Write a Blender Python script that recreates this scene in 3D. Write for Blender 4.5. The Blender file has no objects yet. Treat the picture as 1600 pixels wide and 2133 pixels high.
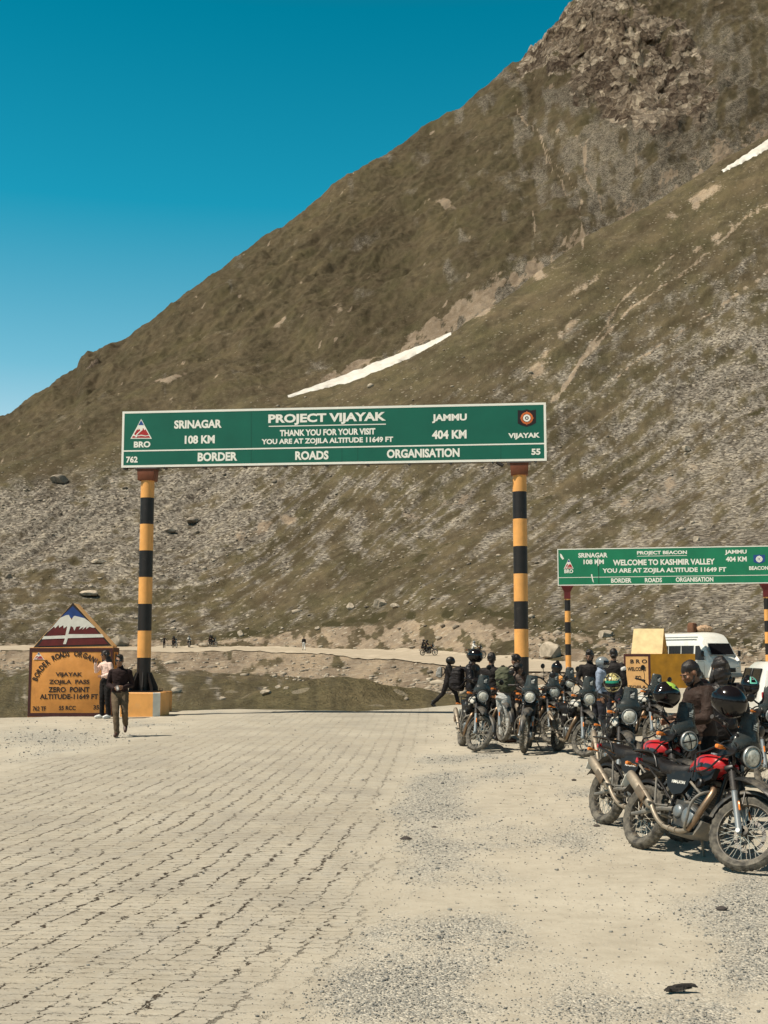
import bpy, bmesh, math, random
import numpy as np
from mathutils import Vector, Matrix, Euler, Quaternion
R = math.radians
random.seed(7)
scene = bpy.context.scene
COL = scene.collection

# ------------------------------------------------------------------ camera
F, CX, CY, PITCH, CAMZ = 2650.0, 800.0, 1066.5, math.atan(298.5/2650.0), 2.03
SLOPE = 0.0106                       # the parking ground rises gently away from the camera
cam_d = bpy.data.cameras.new('camera'); cam = bpy.data.objects.new('camera', cam_d); COL.objects.link(cam)
cam.location = (0, 0, CAMZ); cam.rotation_euler = (R(90)+PITCH, 0, 0)
cam_d.sensor_fit = 'VERTICAL'; cam_d.sensor_height = 36.0; cam_d.lens = 36.0*F/2133.0
cam_d.clip_start = 0.1; cam_d.clip_end = 6000
scene.camera = cam

# ------------------------------------------------------------------ light
SUN_EL, SUN_BACK = R(57), R(24)      # from the left, a little behind the camera
sdir = Vector((-math.cos(SUN_EL)*math.cos(SUN_BACK), -math.cos(SUN_EL)*math.sin(SUN_BACK), math.sin(SUN_EL)))
sun_d = bpy.data.lights.new('sun', 'SUN'); sun = bpy.data.objects.new('sun', sun_d); COL.objects.link(sun)
sun_d.energy = 5.0; sun_d.angle = R(0.5); sun_d.color = (1.0, 0.91, 0.76)
sun.rotation_euler = sdir.to_track_quat('Z', 'Y').to_euler()
sun.location = (-30, -10, 60)
world = bpy.data.worlds.new('World'); scene.world = world; world.use_nodes = True
wn = world.node_tree; wn.nodes.clear()
wo = wn.nodes.new('ShaderNodeOutputWorld'); wb = wn.nodes.new('ShaderNodeBackground')
sky = wn.nodes.new('ShaderNodeTexSky'); sky.sky_type = 'NISHITA'; sky.sun_disc = False
sky.sun_elevation = SUN_EL
sky.sun_rotation = math.atan2(sdir.x, sdir.y)
sky.altitude = 3500; sky.air_density = 1.0; sky.dust_density = 0.6; sky.ozone_density = 1.0
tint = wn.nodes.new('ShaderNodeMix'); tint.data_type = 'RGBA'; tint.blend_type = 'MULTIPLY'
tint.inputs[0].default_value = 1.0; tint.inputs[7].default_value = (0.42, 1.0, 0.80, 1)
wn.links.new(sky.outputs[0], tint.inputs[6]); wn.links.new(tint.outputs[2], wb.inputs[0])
# the grade of the sky: deep teal at the top of the view, pale turquoise towards the horizon
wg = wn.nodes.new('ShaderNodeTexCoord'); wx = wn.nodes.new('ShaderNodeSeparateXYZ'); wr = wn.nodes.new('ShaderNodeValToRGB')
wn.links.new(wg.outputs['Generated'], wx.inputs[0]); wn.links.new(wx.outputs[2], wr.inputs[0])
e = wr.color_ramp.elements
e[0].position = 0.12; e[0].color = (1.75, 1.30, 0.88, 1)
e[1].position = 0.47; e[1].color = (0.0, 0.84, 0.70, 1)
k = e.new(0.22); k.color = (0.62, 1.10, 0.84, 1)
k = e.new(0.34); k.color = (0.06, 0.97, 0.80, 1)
k = e.new(0.60); k.color = (0.42, 0.15, 0.10, 1)  # brown zenith above the view, added to warm the light in the shadows
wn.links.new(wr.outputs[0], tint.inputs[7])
wb.inputs[1].default_value = 0.15
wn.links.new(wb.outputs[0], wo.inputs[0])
vs = scene.view_settings
vs.view_transform = 'Standard'; vs.look = 'None'; vs.gamma = 1.0; vs.exposure = 0.28
vs.use_curve_mapping = False
scene.cycles.use_denoising = True
scene.cycles.max_bounces = 6; scene.cycles.transparent_max_bounces = 8
scene.cycles.adaptive_threshold = 0.02

# ------------------------------------------------------------------ where things stand
def ray(px, py):
    """direction of the photo point, scaled to a forward distance of one metre: (x, z) per metre"""
    u = (px-CX)/F; v = (CY-py)/F
    c, s = math.cos(PITCH), math.sin(PITCH)
    k = c - v*s
    return u/k, (s + v*c)/k
def pt(px, py, d):
    a, t = ray(px, py)
    return Vector((a*d, d, CAMZ + t*d))
def gz(x, y): return SLOPE*y
def gnd(px, py):
    a, t = ray(px, py)
    d = CAMZ/(SLOPE - t)
    return Vector((a*d, d, SLOPE*d))
def at(px, d):
    """point of the ground at forward distance d under the column of the photo point"""
    a, t = ray(px, 1400)
    return Vector((a*d, d, SLOPE*d))

# ------------------------------------------------------------------ tags
def tag(o, label=None, cat=None, group=None, kind=None):
    if label: o['label'] = label
    if cat: o['category'] = cat
    if group: o['group'] = group
    if kind: o['kind'] = kind
    return o
def empty(name, loc=(0, 0, 0), rz=0.0, label=None, cat=None, group=None, rx=0.0, ry=0.0):
    o = bpy.data.objects.new(name, None); COL.objects.link(o)
    o.empty_display_size = 0.2
    o.location = loc; o.rotation_euler = (rx, ry, rz)
    return tag(o, label, cat, group)
def copy_tree(o, parent=None):
    c = o.copy(); COL.objects.link(c)
    c.parent = parent
    for ch in list(o.children): copy_tree(ch, c)
    return c

# ------------------------------------------------------------------ mesh builder
class MB:
    def __init__(s): s.v = []; s.f = []; s.m = []; s.cm = 0
    def add(s, vs, fs, M=None):
        n = len(s.v)
        if M is not None: vs = [M @ Vector(p) for p in vs]
        s.v += [tuple(p) for p in vs]
        s.f += [tuple(i+n for i in f) for f in fs]
        s.m += [s.cm]*len(fs)
        return s
    def merge(s, o, mi=None):
        n = len(s.v); s.v += o.v; s.f += [tuple(i+n for i in f) for f in o.f]
        s.m += (o.m if mi is None else [mi]*len(o.f)); return s
    def box(s, c, size, M=None, taper=1.0, bev=0.0):
        x, y, z = (k/2 for k in size); c = Vector(c)
        if bev > 0:
            b = min(bev, x*.9, y*.9, z*.9)
            bm = bmesh.new(); bmesh.ops.create_cube(bm, size=1)
            for v in bm.verts: v.co = Vector((v.co.x*2*x, v.co.y*2*y, v.co.z*2*z))
            bmesh.ops.bevel(bm, geom=bm.edges[:], offset=b, segments=2, affect='EDGES', profile=.5)
            vs = []
            for v in bm.verts:
                t = 1+(taper-1)*(v.co.z+z)/(2*z)
                vs.append(Vector((v.co.x*t, v.co.y*t, v.co.z)))
            bm.verts.index_update()
            fs = [tuple(v.index for v in f.verts) for f in bm.faces]; bm.free()
        else:
            t = taper
            vs = [Vector(p) for p in ((-x,-y,-z),(x,-y,-z),(x,y,-z),(-x,y,-z),(-x*t,-y*t,z),(x*t,-y*t,z),(x*t,y*t,z),(-x*t,y*t,z))]
            fs = [(0,3,2,1),(4,5,6,7),(0,1,5,4),(1,2,6,5),(2,3,7,6),(3,0,4,7)]
        if M is not None: vs = [M @ p for p in vs]
        return s.add([p+c for p in vs], fs)
    def tube(s, pts, r, n=10, caps=True, flat=1.0, smooth=0):
        """a round bar along the points; r is one radius or one per point"""
        P = [Vector(p) for p in pts]
        rr = list(r) if hasattr(r, '__len__') else [r]*len(P)
        if smooth and len(P) > 2:
            Q, q = [], []
            for i in range(len(P)-1):
                p0 = P[max(i-1, 0)]; p1 = P[i]; p2 = P[i+1]; p3 = P[min(i+2, len(P)-1)]
                for k in range(smooth):
                    t = k/smooth
                    Q.append(.5*((2*p1)+(p2-p0)*t+(2*p0-5*p1+4*p2-p3)*t*t+(3*p1-p0-3*p2+p3)*t**3))
                    q.append(rr[i]*(1-t)+rr[i+1]*t)
            Q.append(P[-1]); q.append(rr[-1]); P, rr = Q, q
        vs, fs = [], []
        up = None
        for i, p in enumerate(P):
            d = (P[min(i+1, len(P)-1)]-P[max(i-1, 0)])
            if d.length < 1e-9: d = Vector((0, 0, 1))
            d.normalize()
            if up is None:
                a = Vector((0, 0, 1)) if abs(d.z) < .9 else Vector((1, 0, 0))
                up = (a - d*a.dot(d)).normalized()
            else:
                up = (up - d*up.dot(d))
                if up.length < 1e-6: up = d.orthogonal()
                up.normalize()
            sd = d.cross(up)
            for k in range(n):
                w = 2*math.pi*k/n
                vs.append(p + up*(math.cos(w)*rr[i]) + sd*(math.sin(w)*rr[i]*flat))
        for i in range(len(P)-1):
            for k in range(n):
                a = i*n+k; b = i*n+(k+1) % n
                fs.append((a, b, b+n, a+n))
        if caps:
            fs.append(tuple(range(n))[::-1]); fs.append(tuple(range((len(P)-1)*n, len(P)*n)))
        return s.add(vs, fs)
    def capsule(s, pts, r, n=12):
        """tube with rounded ends"""
        P = [Vector(p) for p in pts]; rr = list(r) if hasattr(r, '__len__') else [r]*len(P)
        d0 = (P[0]-P[1]).normalized(); d1 = (P[-1]-P[-2]).normalized()
        A = [P[0]+d0*rr[0]*k for k in (.98, .8, .45)]; B = [P[-1]+d1*rr[-1]*k for k in (.45, .8, .98)]
        ra = [rr[0]*k for k in (.2, .6, .89)]; rb = [rr[-1]*k for k in (.89, .6, .2)]
        return s.tube(A+P+B, ra+rr+rb, n)
    def lathe(s, prof, c=(0, 0, 0), axis='z', n=24, caps=False, M=None):
        """prof: (radius, height) pairs turned about the axis"""
        vs, fs = [], []
        for r_, h in prof:
            for k in range(n):
                w = 2*math.pi*k/n; a, b = r_*math.cos(w), r_*math.sin(w)
                p = {'z': (a, b, h), 'y': (b, h, a), 'x': (h, a, b)}[axis]
                vs.append(Vector(p))
        for i in range(len(prof)-1):
            for k in range(n):
                a = i*n+k; b = i*n+(k+1) % n
                fs.append((a, b, b+n, a+n))
        if caps:
            fs.append(tuple(range(n))[::-1]); fs.append(tuple(range((len(prof)-1)*n, len(prof)*n)))
        if M is not None: vs = [M @ p for p in vs]
        c = Vector(c)
        return s.add([p+c for p in vs], fs)
    def ell(s, c, r, n=16, m=10, M=None):
        prof = [(max(math.sin(math.pi*i/m), 1e-4), -math.cos(math.pi*i/m)) for i in range(m+1)]
        S = Matrix.Diagonal((r[0], r[1], r[2], 1))
        if M is not None: S = M.to_4x4() @ S
        return s.lathe(prof, c, 'z', n, False, S)
    def loft(s, rings, close=True, caps=True):
        """rings of equal length joined one to the next"""
        n = len(rings[0]); vs = [Vector(p) for r_ in rings for p in r_]; fs = []
        for i in range(len(rings)-1):
            for k in range(n if close else n-1):
                a = i*n+k; b = i*n+(k+1) % n
                fs.append((a, b, b+n, a+n))
        if caps and close:
            fs.append(tuple(range(n))[::-1]); fs.append(tuple(range((len(rings)-1)*n, len(rings)*n)))
        return s.add(vs, fs)
    def prism(s, poly, a, b, axis='y'):
        """closed outline in the two other axes, given thickness from a to b"""
        n = len(poly)
        def p3(p, h): return {'y': (p[0], h, p[1]), 'x': (h, p[0], p[1]), 'z': (p[0], p[1], h)}[axis]
        vs = [p3(p, a) for p in poly]+[p3(p, b) for p in poly]
        fs = [tuple(range(n))[::-1], tuple(range(n, 2*n))]
        for k in range(n): fs.append((k, (k+1) % n, (k+1) % n+n, k+n))
        return s.add(vs, fs)
    def mesh(s, name, mats, angle=35, smooth=True, fix=True):
        me = bpy.data.meshes.new(name)
        me.from_pydata([tuple(p) for p in s.v], [], s.f)
        if not isinstance(mats, (list, tuple)): mats = [mats]
        for m in mats: me.materials.append(m)
        if len(mats) > 1: me.polygons.foreach_set('material_index', s.m)
        if fix:
            bm = bmesh.new(); bm.from_mesh(me)
            bmesh.ops.recalc_face_normals(bm, faces=bm.faces); bm.to_mesh(me); bm.free()
        if smooth:
            me.polygons.foreach_set('use_smooth', [True]*len(me.polygons))
            me.set_sharp_from_angle(angle=R(angle))
        me.update()
        return me
    def build(s, name, mats, parent=None, angle=35, smooth=True, fix=True):
        o = bpy.data.objects.new(name, s.mesh(name, mats, angle, smooth, fix)); COL.objects.link(o)
        if parent is not None: o.parent = parent
        return o

# ------------------------------------------------------------------ noise for shapes
def _h(ix, iy, sd):
    h = (ix.astype(np.int64)*374761393 + iy.astype(np.int64)*668265263 + sd*974634541) & 0xffffffff
    h = ((h ^ (h >> 13))*1274126177) & 0xffffffff
    return ((h ^ (h >> 16)) & 0xffffff)/float(0xffffff)
def pn(x, y, sd=0):
    x = np.asarray(x, float); y = np.asarray(y, float)
    ix, iy = np.floor(x), np.floor(y); fx, fy = x-ix, y-iy
    ux, uy = fx*fx*fx*(fx*(fx*6-15)+10), fy*fy*fy*(fy*(fy*6-15)+10)
    def g(dx, dy):
        a = _h(ix+dx, iy+dy, sd)*2*np.pi
        return np.cos(a)*(fx-dx)+np.sin(a)*(fy-dy)
    return ((g(0,0)*(1-ux)+g(1,0)*ux)*(1-uy)+(g(0,1)*(1-ux)+g(1,1)*ux)*uy)*1.5
def fbm(x, y, o=4, sd=0, lac=2.0, gain=.5):
    t = 0; a = 1.0
    for i in range(o):
        t = t+a*pn(x, y, sd+i*17); x = x*lac; y = y*lac; a *= gain
    return t
def ridged(x, y, o=4, sd=0):
    t = 0; a = 1.0
    for i in range(o):
        t = t+a*(1-np.abs(pn(x, y, sd+i*13))*2); x = x*2.1; y = y*2.1; a *= .5
    return t
def sstep(a, b, x):
    t = np.clip((x-a)/(b-a), 0, 1); return t*t*(3-2*t)
# ------------------------------------------------------------------ materials
class NT:
    def __init__(s, name):
        s.mat = bpy.data.materials.new(name); s.mat.use_nodes = True
        s.t = s.mat.node_tree; s.t.nodes.clear()
        s.out = s.t.nodes.new('ShaderNodeOutputMaterial'); s.b = s.t.nodes.new('ShaderNodeBsdfPrincipled')
        s.l(s.b.outputs[0], s.out.inputs[0])
    def n(s, typ, **kw):
        x = s.t.nodes.new('ShaderNode'+typ)
        for k, v in kw.items():
            if k.startswith('i_'):
                key = k[2:].replace('_', ' ')
                x.inputs[key].default_value = v
            else: setattr(x, k, v)
        return x
    def l(s, a, b): s.t.links.new(a, b)
    def coord(s, kind='Object', scale=None, rot=None):
        c = s.n('TexCoord'); o = c.outputs[kind]
        if scale or rot:
            m = s.n('Mapping'); s.l(o, m.inputs[0])
            if scale: m.inputs['Scale'].default_value = scale
            if rot: m.inputs['Rotation'].default_value = rot
            o = m.outputs[0]
        return o
    def noise(s, vec, scale, detail=4, rough=.55, dist=0):
        x = s.n('TexNoise'); x.inputs['Scale'].default_value = scale; x.inputs['Detail'].default_value = detail
        x.inputs['Roughness'].default_value = rough; x.inputs['Distortion'].default_value = dist
        s.l(vec, x.inputs['Vector']); return x.outputs['Fac']
    def ramp(s, fac, stops, interp='LINEAR'):
        x = s.n('ValToRGB'); x.color_ramp.interpolation = interp; e = x.color_ramp.elements
        while len(e) < len(stops): e.new(.5)
        for k, (p, c) in enumerate(stops):
            e[k].position = p
            e[k].color = (c, c, c, 1) if not hasattr(c, '__len__') else (*c[:3], 1)
        s.l(fac, x.inputs[0]); return x.outputs[0]
    def mix(s, f, a, b, mode='MIX'):
        x = s.n('Mix', data_type='RGBA', blend_type=mode)
        for i, k in ((0, f), (6, a), (7, b)):
            if hasattr(k, 'is_linked') or isinstance(k, bpy.types.NodeSocket): s.l(k, x.inputs[i])
            elif i == 0: x.inputs[0].default_value = k
            else: x.inputs[i].default_value = (*k[:3], 1)
        return x.outputs[2]
    def math(s, op, a, b=None, c=None):
        x = s.n('Math', operation=op)
        for i, k in enumerate((a, b, c)):
            if k is None: continue
            if isinstance(k, bpy.types.NodeSocket): s.l(k, x.inputs[i])
            else: x.inputs[i].default_value = k
        return x.outputs[0]
    def attr(s, name):
        x = s.n('Attribute', attribute_name=name); return x.outputs['Fac']
    def bump(s, h, strength=.3, dist=.02, nrm=None):
        x = s.n('Bump'); x.inputs['Strength'].default_value = strength; x.inputs['Distance'].default_value = dist
        s.l(h, x.inputs['Height'])
        if nrm is not None: s.l(nrm, x.inputs['Normal'])
        return x.outputs[0]
    def set(s, col=None, rough=None, nrm=None, **kw):
        for key, v in (('Base Color', col), ('Roughness', rough), ('Normal', nrm)):
            if v is None: continue
            if isinstance(v, bpy.types.NodeSocket): s.l(v, s.b.inputs[key])
            else: s.b.inputs[key].default_value = (*v[:3], 1) if hasattr(v, '__len__') else v
        for k, v in kw.items(): s.b.inputs[k.replace('_', ' ')].default_value = v
        return s.mat

DUST = (0.36, 0.30, 0.22)
def pm(name, base, rough=.6, metal=0, var=.18, vscale=6, bump=0, bscale=60, dust=0.0, spec=.5, coat=0, dscale=5, dcol=DUST):
    """painted or plain surface: mottled colour, fine relief and an uneven film of dust"""
    s = NT(name); v = s.coord()
    f = s.noise(v, vscale, 5)
    lo = tuple(c*(1-var) for c in base); hi = tuple(min(1, c*(1+var)) for c in base)
    col = s.ramp(f, [(.3, lo), (.7, hi)])
    ro = None
    if dust > 0:
        d = s.ramp(s.noise(v, dscale, 6, .65), [(.62-.45*dust, 0), (1.0-.35*dust, 1)])
        d = s.math('MULTIPLY', d, min(1, .25+dust))
        col = s.mix(d, col, dcol)
        ro = s.math('ADD', s.math('MULTIPLY', d, .9-rough), rough)
    nr = s.bump(s.noise(v, bscale, 4), bump, .01) if bump else None
    return s.set(col, ro if ro is not None else rough, nr, Metallic=metal, Specular_IOR_Level=spec, Coat_Weight=coat)

M = {}
M['orange']  = pm('orange paint', (0.76, 0.365, 0.10), .55, var=.12, vscale=3, bump=.15, dust=.18, dscale=2.5)
M['black_paint'] = pm('black paint', (0.012, 0.009, 0.008), .5, var=.3, dust=.05)
M['rustbrown'] = pm('brown bracket paint', (0.16, 0.045, 0.016), .6, var=.2)  # shade below the board is put into this darkened bracket colour
M['green']   = pm('green sign sheeting', (0.006, 0.120, 0.075), .42, var=.10, vscale=1.2)
M['green2']  = pm('brighter green sign sheeting', (0.010, 0.20, 0.095), .45, var=.12, vscale=1.2)
M['sign_white'] = pm('white sign lettering', (0.88, 0.86, 0.78), .45, var=.04, vscale=3)
M['sign_back'] = pm('grey sign metal', (0.10, 0.09, 0.085), .5, metal=.3)
M['ochre']   = pm('ochre wall paint', (0.62, 0.265, 0.060), .75, var=.22, vscale=2.2, bump=.35, bscale=18, dust=.18, dscale=2.2)
M['ochre_light'] = pm('pale ochre wall paint', (0.70, 0.40, 0.16), .75, var=.14, vscale=3, bump=.25, bscale=25, dust=.15)
M['golden']  = pm('golden yellow wall paint', (0.50, 0.235, 0.016), .7, var=.25, vscale=2, bump=.25, bscale=14, dust=.06)
M['cream']   = pm('cream roof paint', (0.78, 0.60, 0.32), .75, var=.15, vscale=3, bump=.4, bscale=12)
M['wall_black'] = pm('black lettering paint', (0.020, 0.012, 0.010), .6, var=.3)
M['maroon']  = pm('maroon paint', (0.115, 0.009, 0.009), .6, var=.22, vscale=5)
M['blue']    = pm('blue paint', (0.010, 0.045, 0.20), .6, var=.35, vscale=4)
M['sign_red'] = pm('red emblem paint', (0.42, 0.018, 0.018), .5, var=.1)
M['sign_blue'] = pm('blue emblem paint', (0.020, 0.07, 0.26), .5, var=.1)
M['emblem_dark'] = pm('dark emblem paint', (0.015, 0.005, 0.006), .5)
M['emblem_orange'] = pm('orange emblem paint', (0.60, 0.14, 0.03), .5)
M['white_wall'] = pm('white wall paint', (0.72, 0.70, 0.64), .7, var=.1, bump=.2)
M['seam'] = pm('dark green seam', (0.004, 0.075, 0.048), .5)
M['edge_dark'] = pm('dark brown edging paint', (0.055, 0.010, 0.008), .6, var=.25)

M['tyre']    = pm('dusty tyre rubber', (0.028, 0.026, 0.024), .85, var=.3, dust=.62, dscale=14, dcol=(.25, .225, .18))
M['rim']     = pm('black rim', (0.03, 0.03, 0.03), .5, metal=.3, dust=.5, dscale=18)
M['spoke']   = pm('steel spokes', (0.62, 0.58, 0.50), .35, metal=.6)
M['disc']    = pm('brake disc steel', (0.10, 0.095, 0.09), .45, metal=.6, dust=.3)
M['fork']    = pm('grey fork slider', (0.30, 0.32, 0.33), .4, metal=.55, dust=.25, dscale=9)
M['chrome']  = pm('bright fork tube', (0.75, 0.74, 0.72), .15, metal=1)
M['gaiter']  = pm('black rubber gaiter', (0.025, 0.021, 0.020), .6, dust=.2, dscale=20)
M['frame']   = pm('black frame tube', (0.011, 0.010, 0.010), .42, spec=.4, dust=.12, dscale=10)
M['frame_grey'] = pm('dusty grey tube', (0.12, 0.12, 0.115), .5, metal=.2, dust=.55, dscale=8)
M['plastic'] = pm('black plastic', (0.012, 0.011, 0.011), .40, spec=.35, dust=.08, dscale=7)
M['mudguard'] = pm('dusty dark mudguard', (0.024, 0.025, 0.026), .45, dust=.42, dscale=6)
M['seat']    = pm('black seat vinyl', (0.011, 0.009, 0.009), .5, spec=.35, bump=.25, bscale=300, dust=.06)
M['engine']  = pm('engine casting', (0.06, 0.06, 0.058), .5, metal=.45, dust=.3, dscale=11)
M['cover']   = pm('grey engine cover', (0.22, 0.24, 0.25), .4, metal=.5, dust=.35, dscale=9)
M['exhaust'] = pm('dusty exhaust metal', (0.30, 0.255, 0.20), .45, metal=.5, var=.3, vscale=9, dust=.6, dscale=7, dcol=(.25, .21, .16))
M['header']  = pm('burnt header pipe', (0.30, 0.20, 0.13), .4, metal=.75, var=.35, dust=.4, dscale=9)
M['tank_red'] = pm('red tank paint', (0.46, 0.016, 0.018), .28, var=.08, dust=.12, coat=.5, dscale=5)
M['tank_white'] = pm('white tank paint', (0.66, 0.63, 0.56), .3, var=.08, dust=.3, coat=.4)
M['tank_black'] = pm('black tank paint', (0.014, 0.013, 0.014), .25, dust=.2, coat=.5)
M['tank_orange'] = pm('orange tank paint', (0.55, 0.17, 0.04), .3, var=.1, dust=.3, coat=.4)
M['tank_grey'] = pm('grey tank paint', (0.16, 0.17, 0.17), .3, dust=.25, coat=.4)
M['amber']   = pm('amber lens', (0.80, 0.23, 0.03), .2, coat=.6)
M['redlens'] = pm('red lens', (0.40, 0.01, 0.01), .2, coat=.6)
M['mirror']  = pm('mirror glass', (0.30, 0.32, 0.33), .08, metal=1)
M['sticker'] = pm('black sticker', (0.012, 0.010, 0.010), .4)
M['sticker_white'] = pm('white sticker print', (0.80, 0.78, 0.72), .5)
def lamp_mat():
    s = NT('headlamp glass'); v = s.coord()
    f = s.noise(v, 22, 3)
    col = s.ramp(f, [(.35, (.30, .29, .25)), (.5, (.62, .60, .52)), (.68, (.80, .78, .70))])
    w = s.n('TexWave', bands_direction='Y'); w.inputs['Scale'].default_value = 26; s.l(v, w.inputs[0])
    return s.set(col, .12, s.bump(w.outputs['Fac'], .25, .004), Coat_Weight=1.0, Coat_Roughness=.04)
M['lamp'] = lamp_mat()
def screen_mat():
    s = NT('smoked windscreen'); v = s.coord()
    d = s.ramp(s.noise(v, 4, 4, .6), [(.35, .05), (.75, .38)])
    col = s.mix(d, (.022, .030, .033), (.22, .225, .205))
    s.set(col, .25, None, Specular_IOR_Level=.4)
    t = s.n('BsdfTransparent'); t.inputs[0].default_value = (.55, .6, .62, 1)
    mx = s.n('MixShader'); mx.inputs[0].default_value = .72
    s.l(t.outputs[0], mx.inputs[1]); s.l(s.b.outputs[0], mx.inputs[2]); s.l(mx.outputs[0], s.out.inputs[0])
    return s.mat
M['screen'] = screen_mat()

def skin_mat(name, c):
    s = NT(name); v = s.coord()
    col = s.ramp(s.noise(v, 14, 4), [(.3, tuple(k*.8 for k in c)), (.7, tuple(k*1.12 for k in c))])
    return s.set(col, .5, s.bump(s.noise(v, 160, 3), .12, .003), Subsurface_Weight=.05)
M['skin']  = skin_mat('brown skin', (0.25, 0.125, 0.072))
M['skin_dark'] = skin_mat('dark brown skin', (0.26, 0.135, 0.082))
def cloth(name, c, rough=.85, var=.2, fold=.5, fscale=16):
    s = NT(name); v = s.coord()
    col = s.ramp(s.noise(v, 5, 5), [(.3, tuple(k*(1-var) for k in c)), (.7, tuple(min(1, k*(1+var)) for k in c))])
    n1 = s.bump(s.noise(v, fscale, 3, .5, 1.2), fold, .03)
    n2 = s.bump(s.noise(v, 400, 2), .15, .002, n1)
    return s.set(col, rough, n2, Specular_IOR_Level=.25)
M['sweater'] = cloth('dark maroon knit', (0.020, 0.010, 0.010))
M['khaki']  = cloth('grey khaki cotton', (0.125, 0.090, 0.058))
M['jacket'] = cloth('black jacket fabric', (0.014, 0.011, 0.011), .7)
M['jacket_shine'] = cloth('glossy black jacket', (0.012, 0.010, 0.011), .38)
M['jacket_brown'] = cloth('dark brown jacket', (0.035, 0.020, 0.015), .7)
M['taupe'] = cloth('grey brown jacket', (0.16, 0.12, 0.10), .8)
M['trousers'] = cloth('black trousers', (0.012, 0.010, 0.010))
M['denim'] = cloth('dark denim', (0.03, 0.03, 0.04))
M['pale_trousers'] = cloth('pale worn trousers', (0.42, 0.42, 0.40))
M['pink'] = cloth('pale pink blouse', (0.72, 0.52, 0.45), .8, .12)
M['white_cloth'] = cloth('white cotton', (0.72, 0.70, 0.66))
M['blue_cloth'] = cloth('pale blue grey cloth', (0.26, 0.31, 0.40))
M['olive'] = cloth('olive rucksack fabric', (0.085, 0.090, 0.055), .75)
M['pack_black'] = cloth('black rucksack fabric', (0.016, 0.013, 0.014), .65)
M['pack_grey'] = cloth('grey rucksack fabric', (0.30, 0.29, 0.27), .75)
M['boot'] = pm('brown boot leather', (0.05, 0.018, 0.010), .5, dust=.25, dscale=12)
M['boot_black'] = pm('black boot leather', (0.014, 0.012, 0.012), .45, dust=.2, dscale=12)
M['sneaker'] = pm('white sneaker', (0.72, 0.72, 0.70), .6, dust=.15)
def hair_mat():
    s = NT('black hair'); v = s.coord(scale=(60, 60, 6))
    f = s.noise(v, 3, 4)
    return s.set(s.ramp(f, [(.3, (.006, .004, .004)), (.7, (.022, .014, .011))]), .45, s.bump(f, .6, .01))
M['hair'] = hair_mat()
M['glass_dark'] = pm('dark sunglass lens', (0.008, 0.008, 0.009), .08, coat=1)
M['eye'] = pm('eye white', (0.34, 0.30, 0.26), .3)
M['lip'] = pm('lips', (0.16, 0.05, 0.04), .5)
M['helmet_black'] = pm('gloss black helmet', (0.008, 0.007, 0.008), .16, var=.2, spec=.45, dust=.05)
M['helmet_green'] = pm('lime helmet stripe', (0.40, 0.62, 0.10), .25, coat=.8)
M['helmet_teal'] = pm('teal helmet stripe', (0.16, 0.55, 0.42), .25, coat=.8)
M['helmet_grey'] = pm('grey helmet shell', (0.20, 0.22, 0.23), .2, coat=.8)
M['visor'] = pm('dark visor', (0.010, 0.009, 0.010), .10, spec=.45)
def camo_mat():
    s = NT('yellow camouflage shell'); v = s.coord()
    n = s.noise(v, 13, 2, .4, 1.4)
    c = s.ramp(n, [(0, (.02, .017, .015)), (.40, (.02, .017, .015)), (.43, (.20, .17, .07)), (.47, (.62, .52, .20)), (.58, (.72, .66, .36)), (.63, (.03, .025, .02))], 'CONSTANT')
    return s.set(c, .3, None, Coat_Weight=.6)
M['camo'] = camo_mat()
M['helmet_greenband'] = pm('green visor band', (0.02, 0.24, 0.14), .15, coat=.8)
M['van_white'] = pm('white vehicle paint', (0.76, 0.75, 0.70), .3, var=.03, coat=.5, dust=.22, dscale=1.5)
M['van_grey'] = pm('grey vehicle trim', (0.22, 0.24, 0.24), .45)
M['car_glass'] = pm('dark vehicle glass', (0.010, 0.010, 0.011), .12, spec=.3)
M['canvas'] = cloth('brown canvas', (0.17, 0.085, 0.05))
M['canvas_tan'] = cloth('tan canvas', (0.46, 0.32, 0.21))
M['bolt'] = pm('rusty bolt', (0.06, 0.04, 0.03), .6, metal=.4)
# ------------------------------------------------------------------ the land: curves seen in the photo, each with its real distance
def curve(pts):
    a, t, d = [], [], []
    for px, py, dd in pts:
        x, z = ray(px, py); a.append(x); t.append(z); d.append(dd)
    return np.array(a), np.array(t), np.array(d)
def interp(cv, az, soft=0):
    a, t, d = cv
    T, D = np.interp(az, a, t), np.interp(az, a, d)
    if soft:
        k = np.exp(-np.linspace(-2.5, 2.5, 2*soft+1)**2/2); k /= k.sum()
        T = np.convolve(np.pad(T, soft, 'edge'), k, 'valid'); D = np.convolve(np.pad(D, soft, 'edge'), k, 'valid')
    return CAMZ+T*D, D
EDGE = [(-1200, 30), (-400, 33), (0, 35.2), (180, 36.6), (350, 38.6), (480, 40), (620, 39.2), (740, 38.6), (880, 40.2), (960, 43), (1050, 52), (1120, 62), (1200, 70), (1600, 72), (2600, 72)]
e_az = np.array([ray(p, 1400)[0] for p, d in EDGE]); e_d = np.array([d for p, d in EDGE], float)
SHELF_FOOT = curve([(-900,1396,112),(-300,1396,115),(100,1398,115),(400,1403,110),(600,1416,98),(750,1436,82),(900,1454,64),(1000,1450,60),(1100,1424,70),(1200,1406,79),(1700,1405,79),(2600,1405,79)])
ROAD_NEAR = curve([(-900,1353,178),(0,1352,182),(330,1353.5,185),(480,1354,178),(650,1357.5,160),(760,1365,143),(900,1379,118),(1000,1390,98),(1070,1397,88),(1200,1402,83),(1700,1402,83),(2600,1402,83)])
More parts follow.
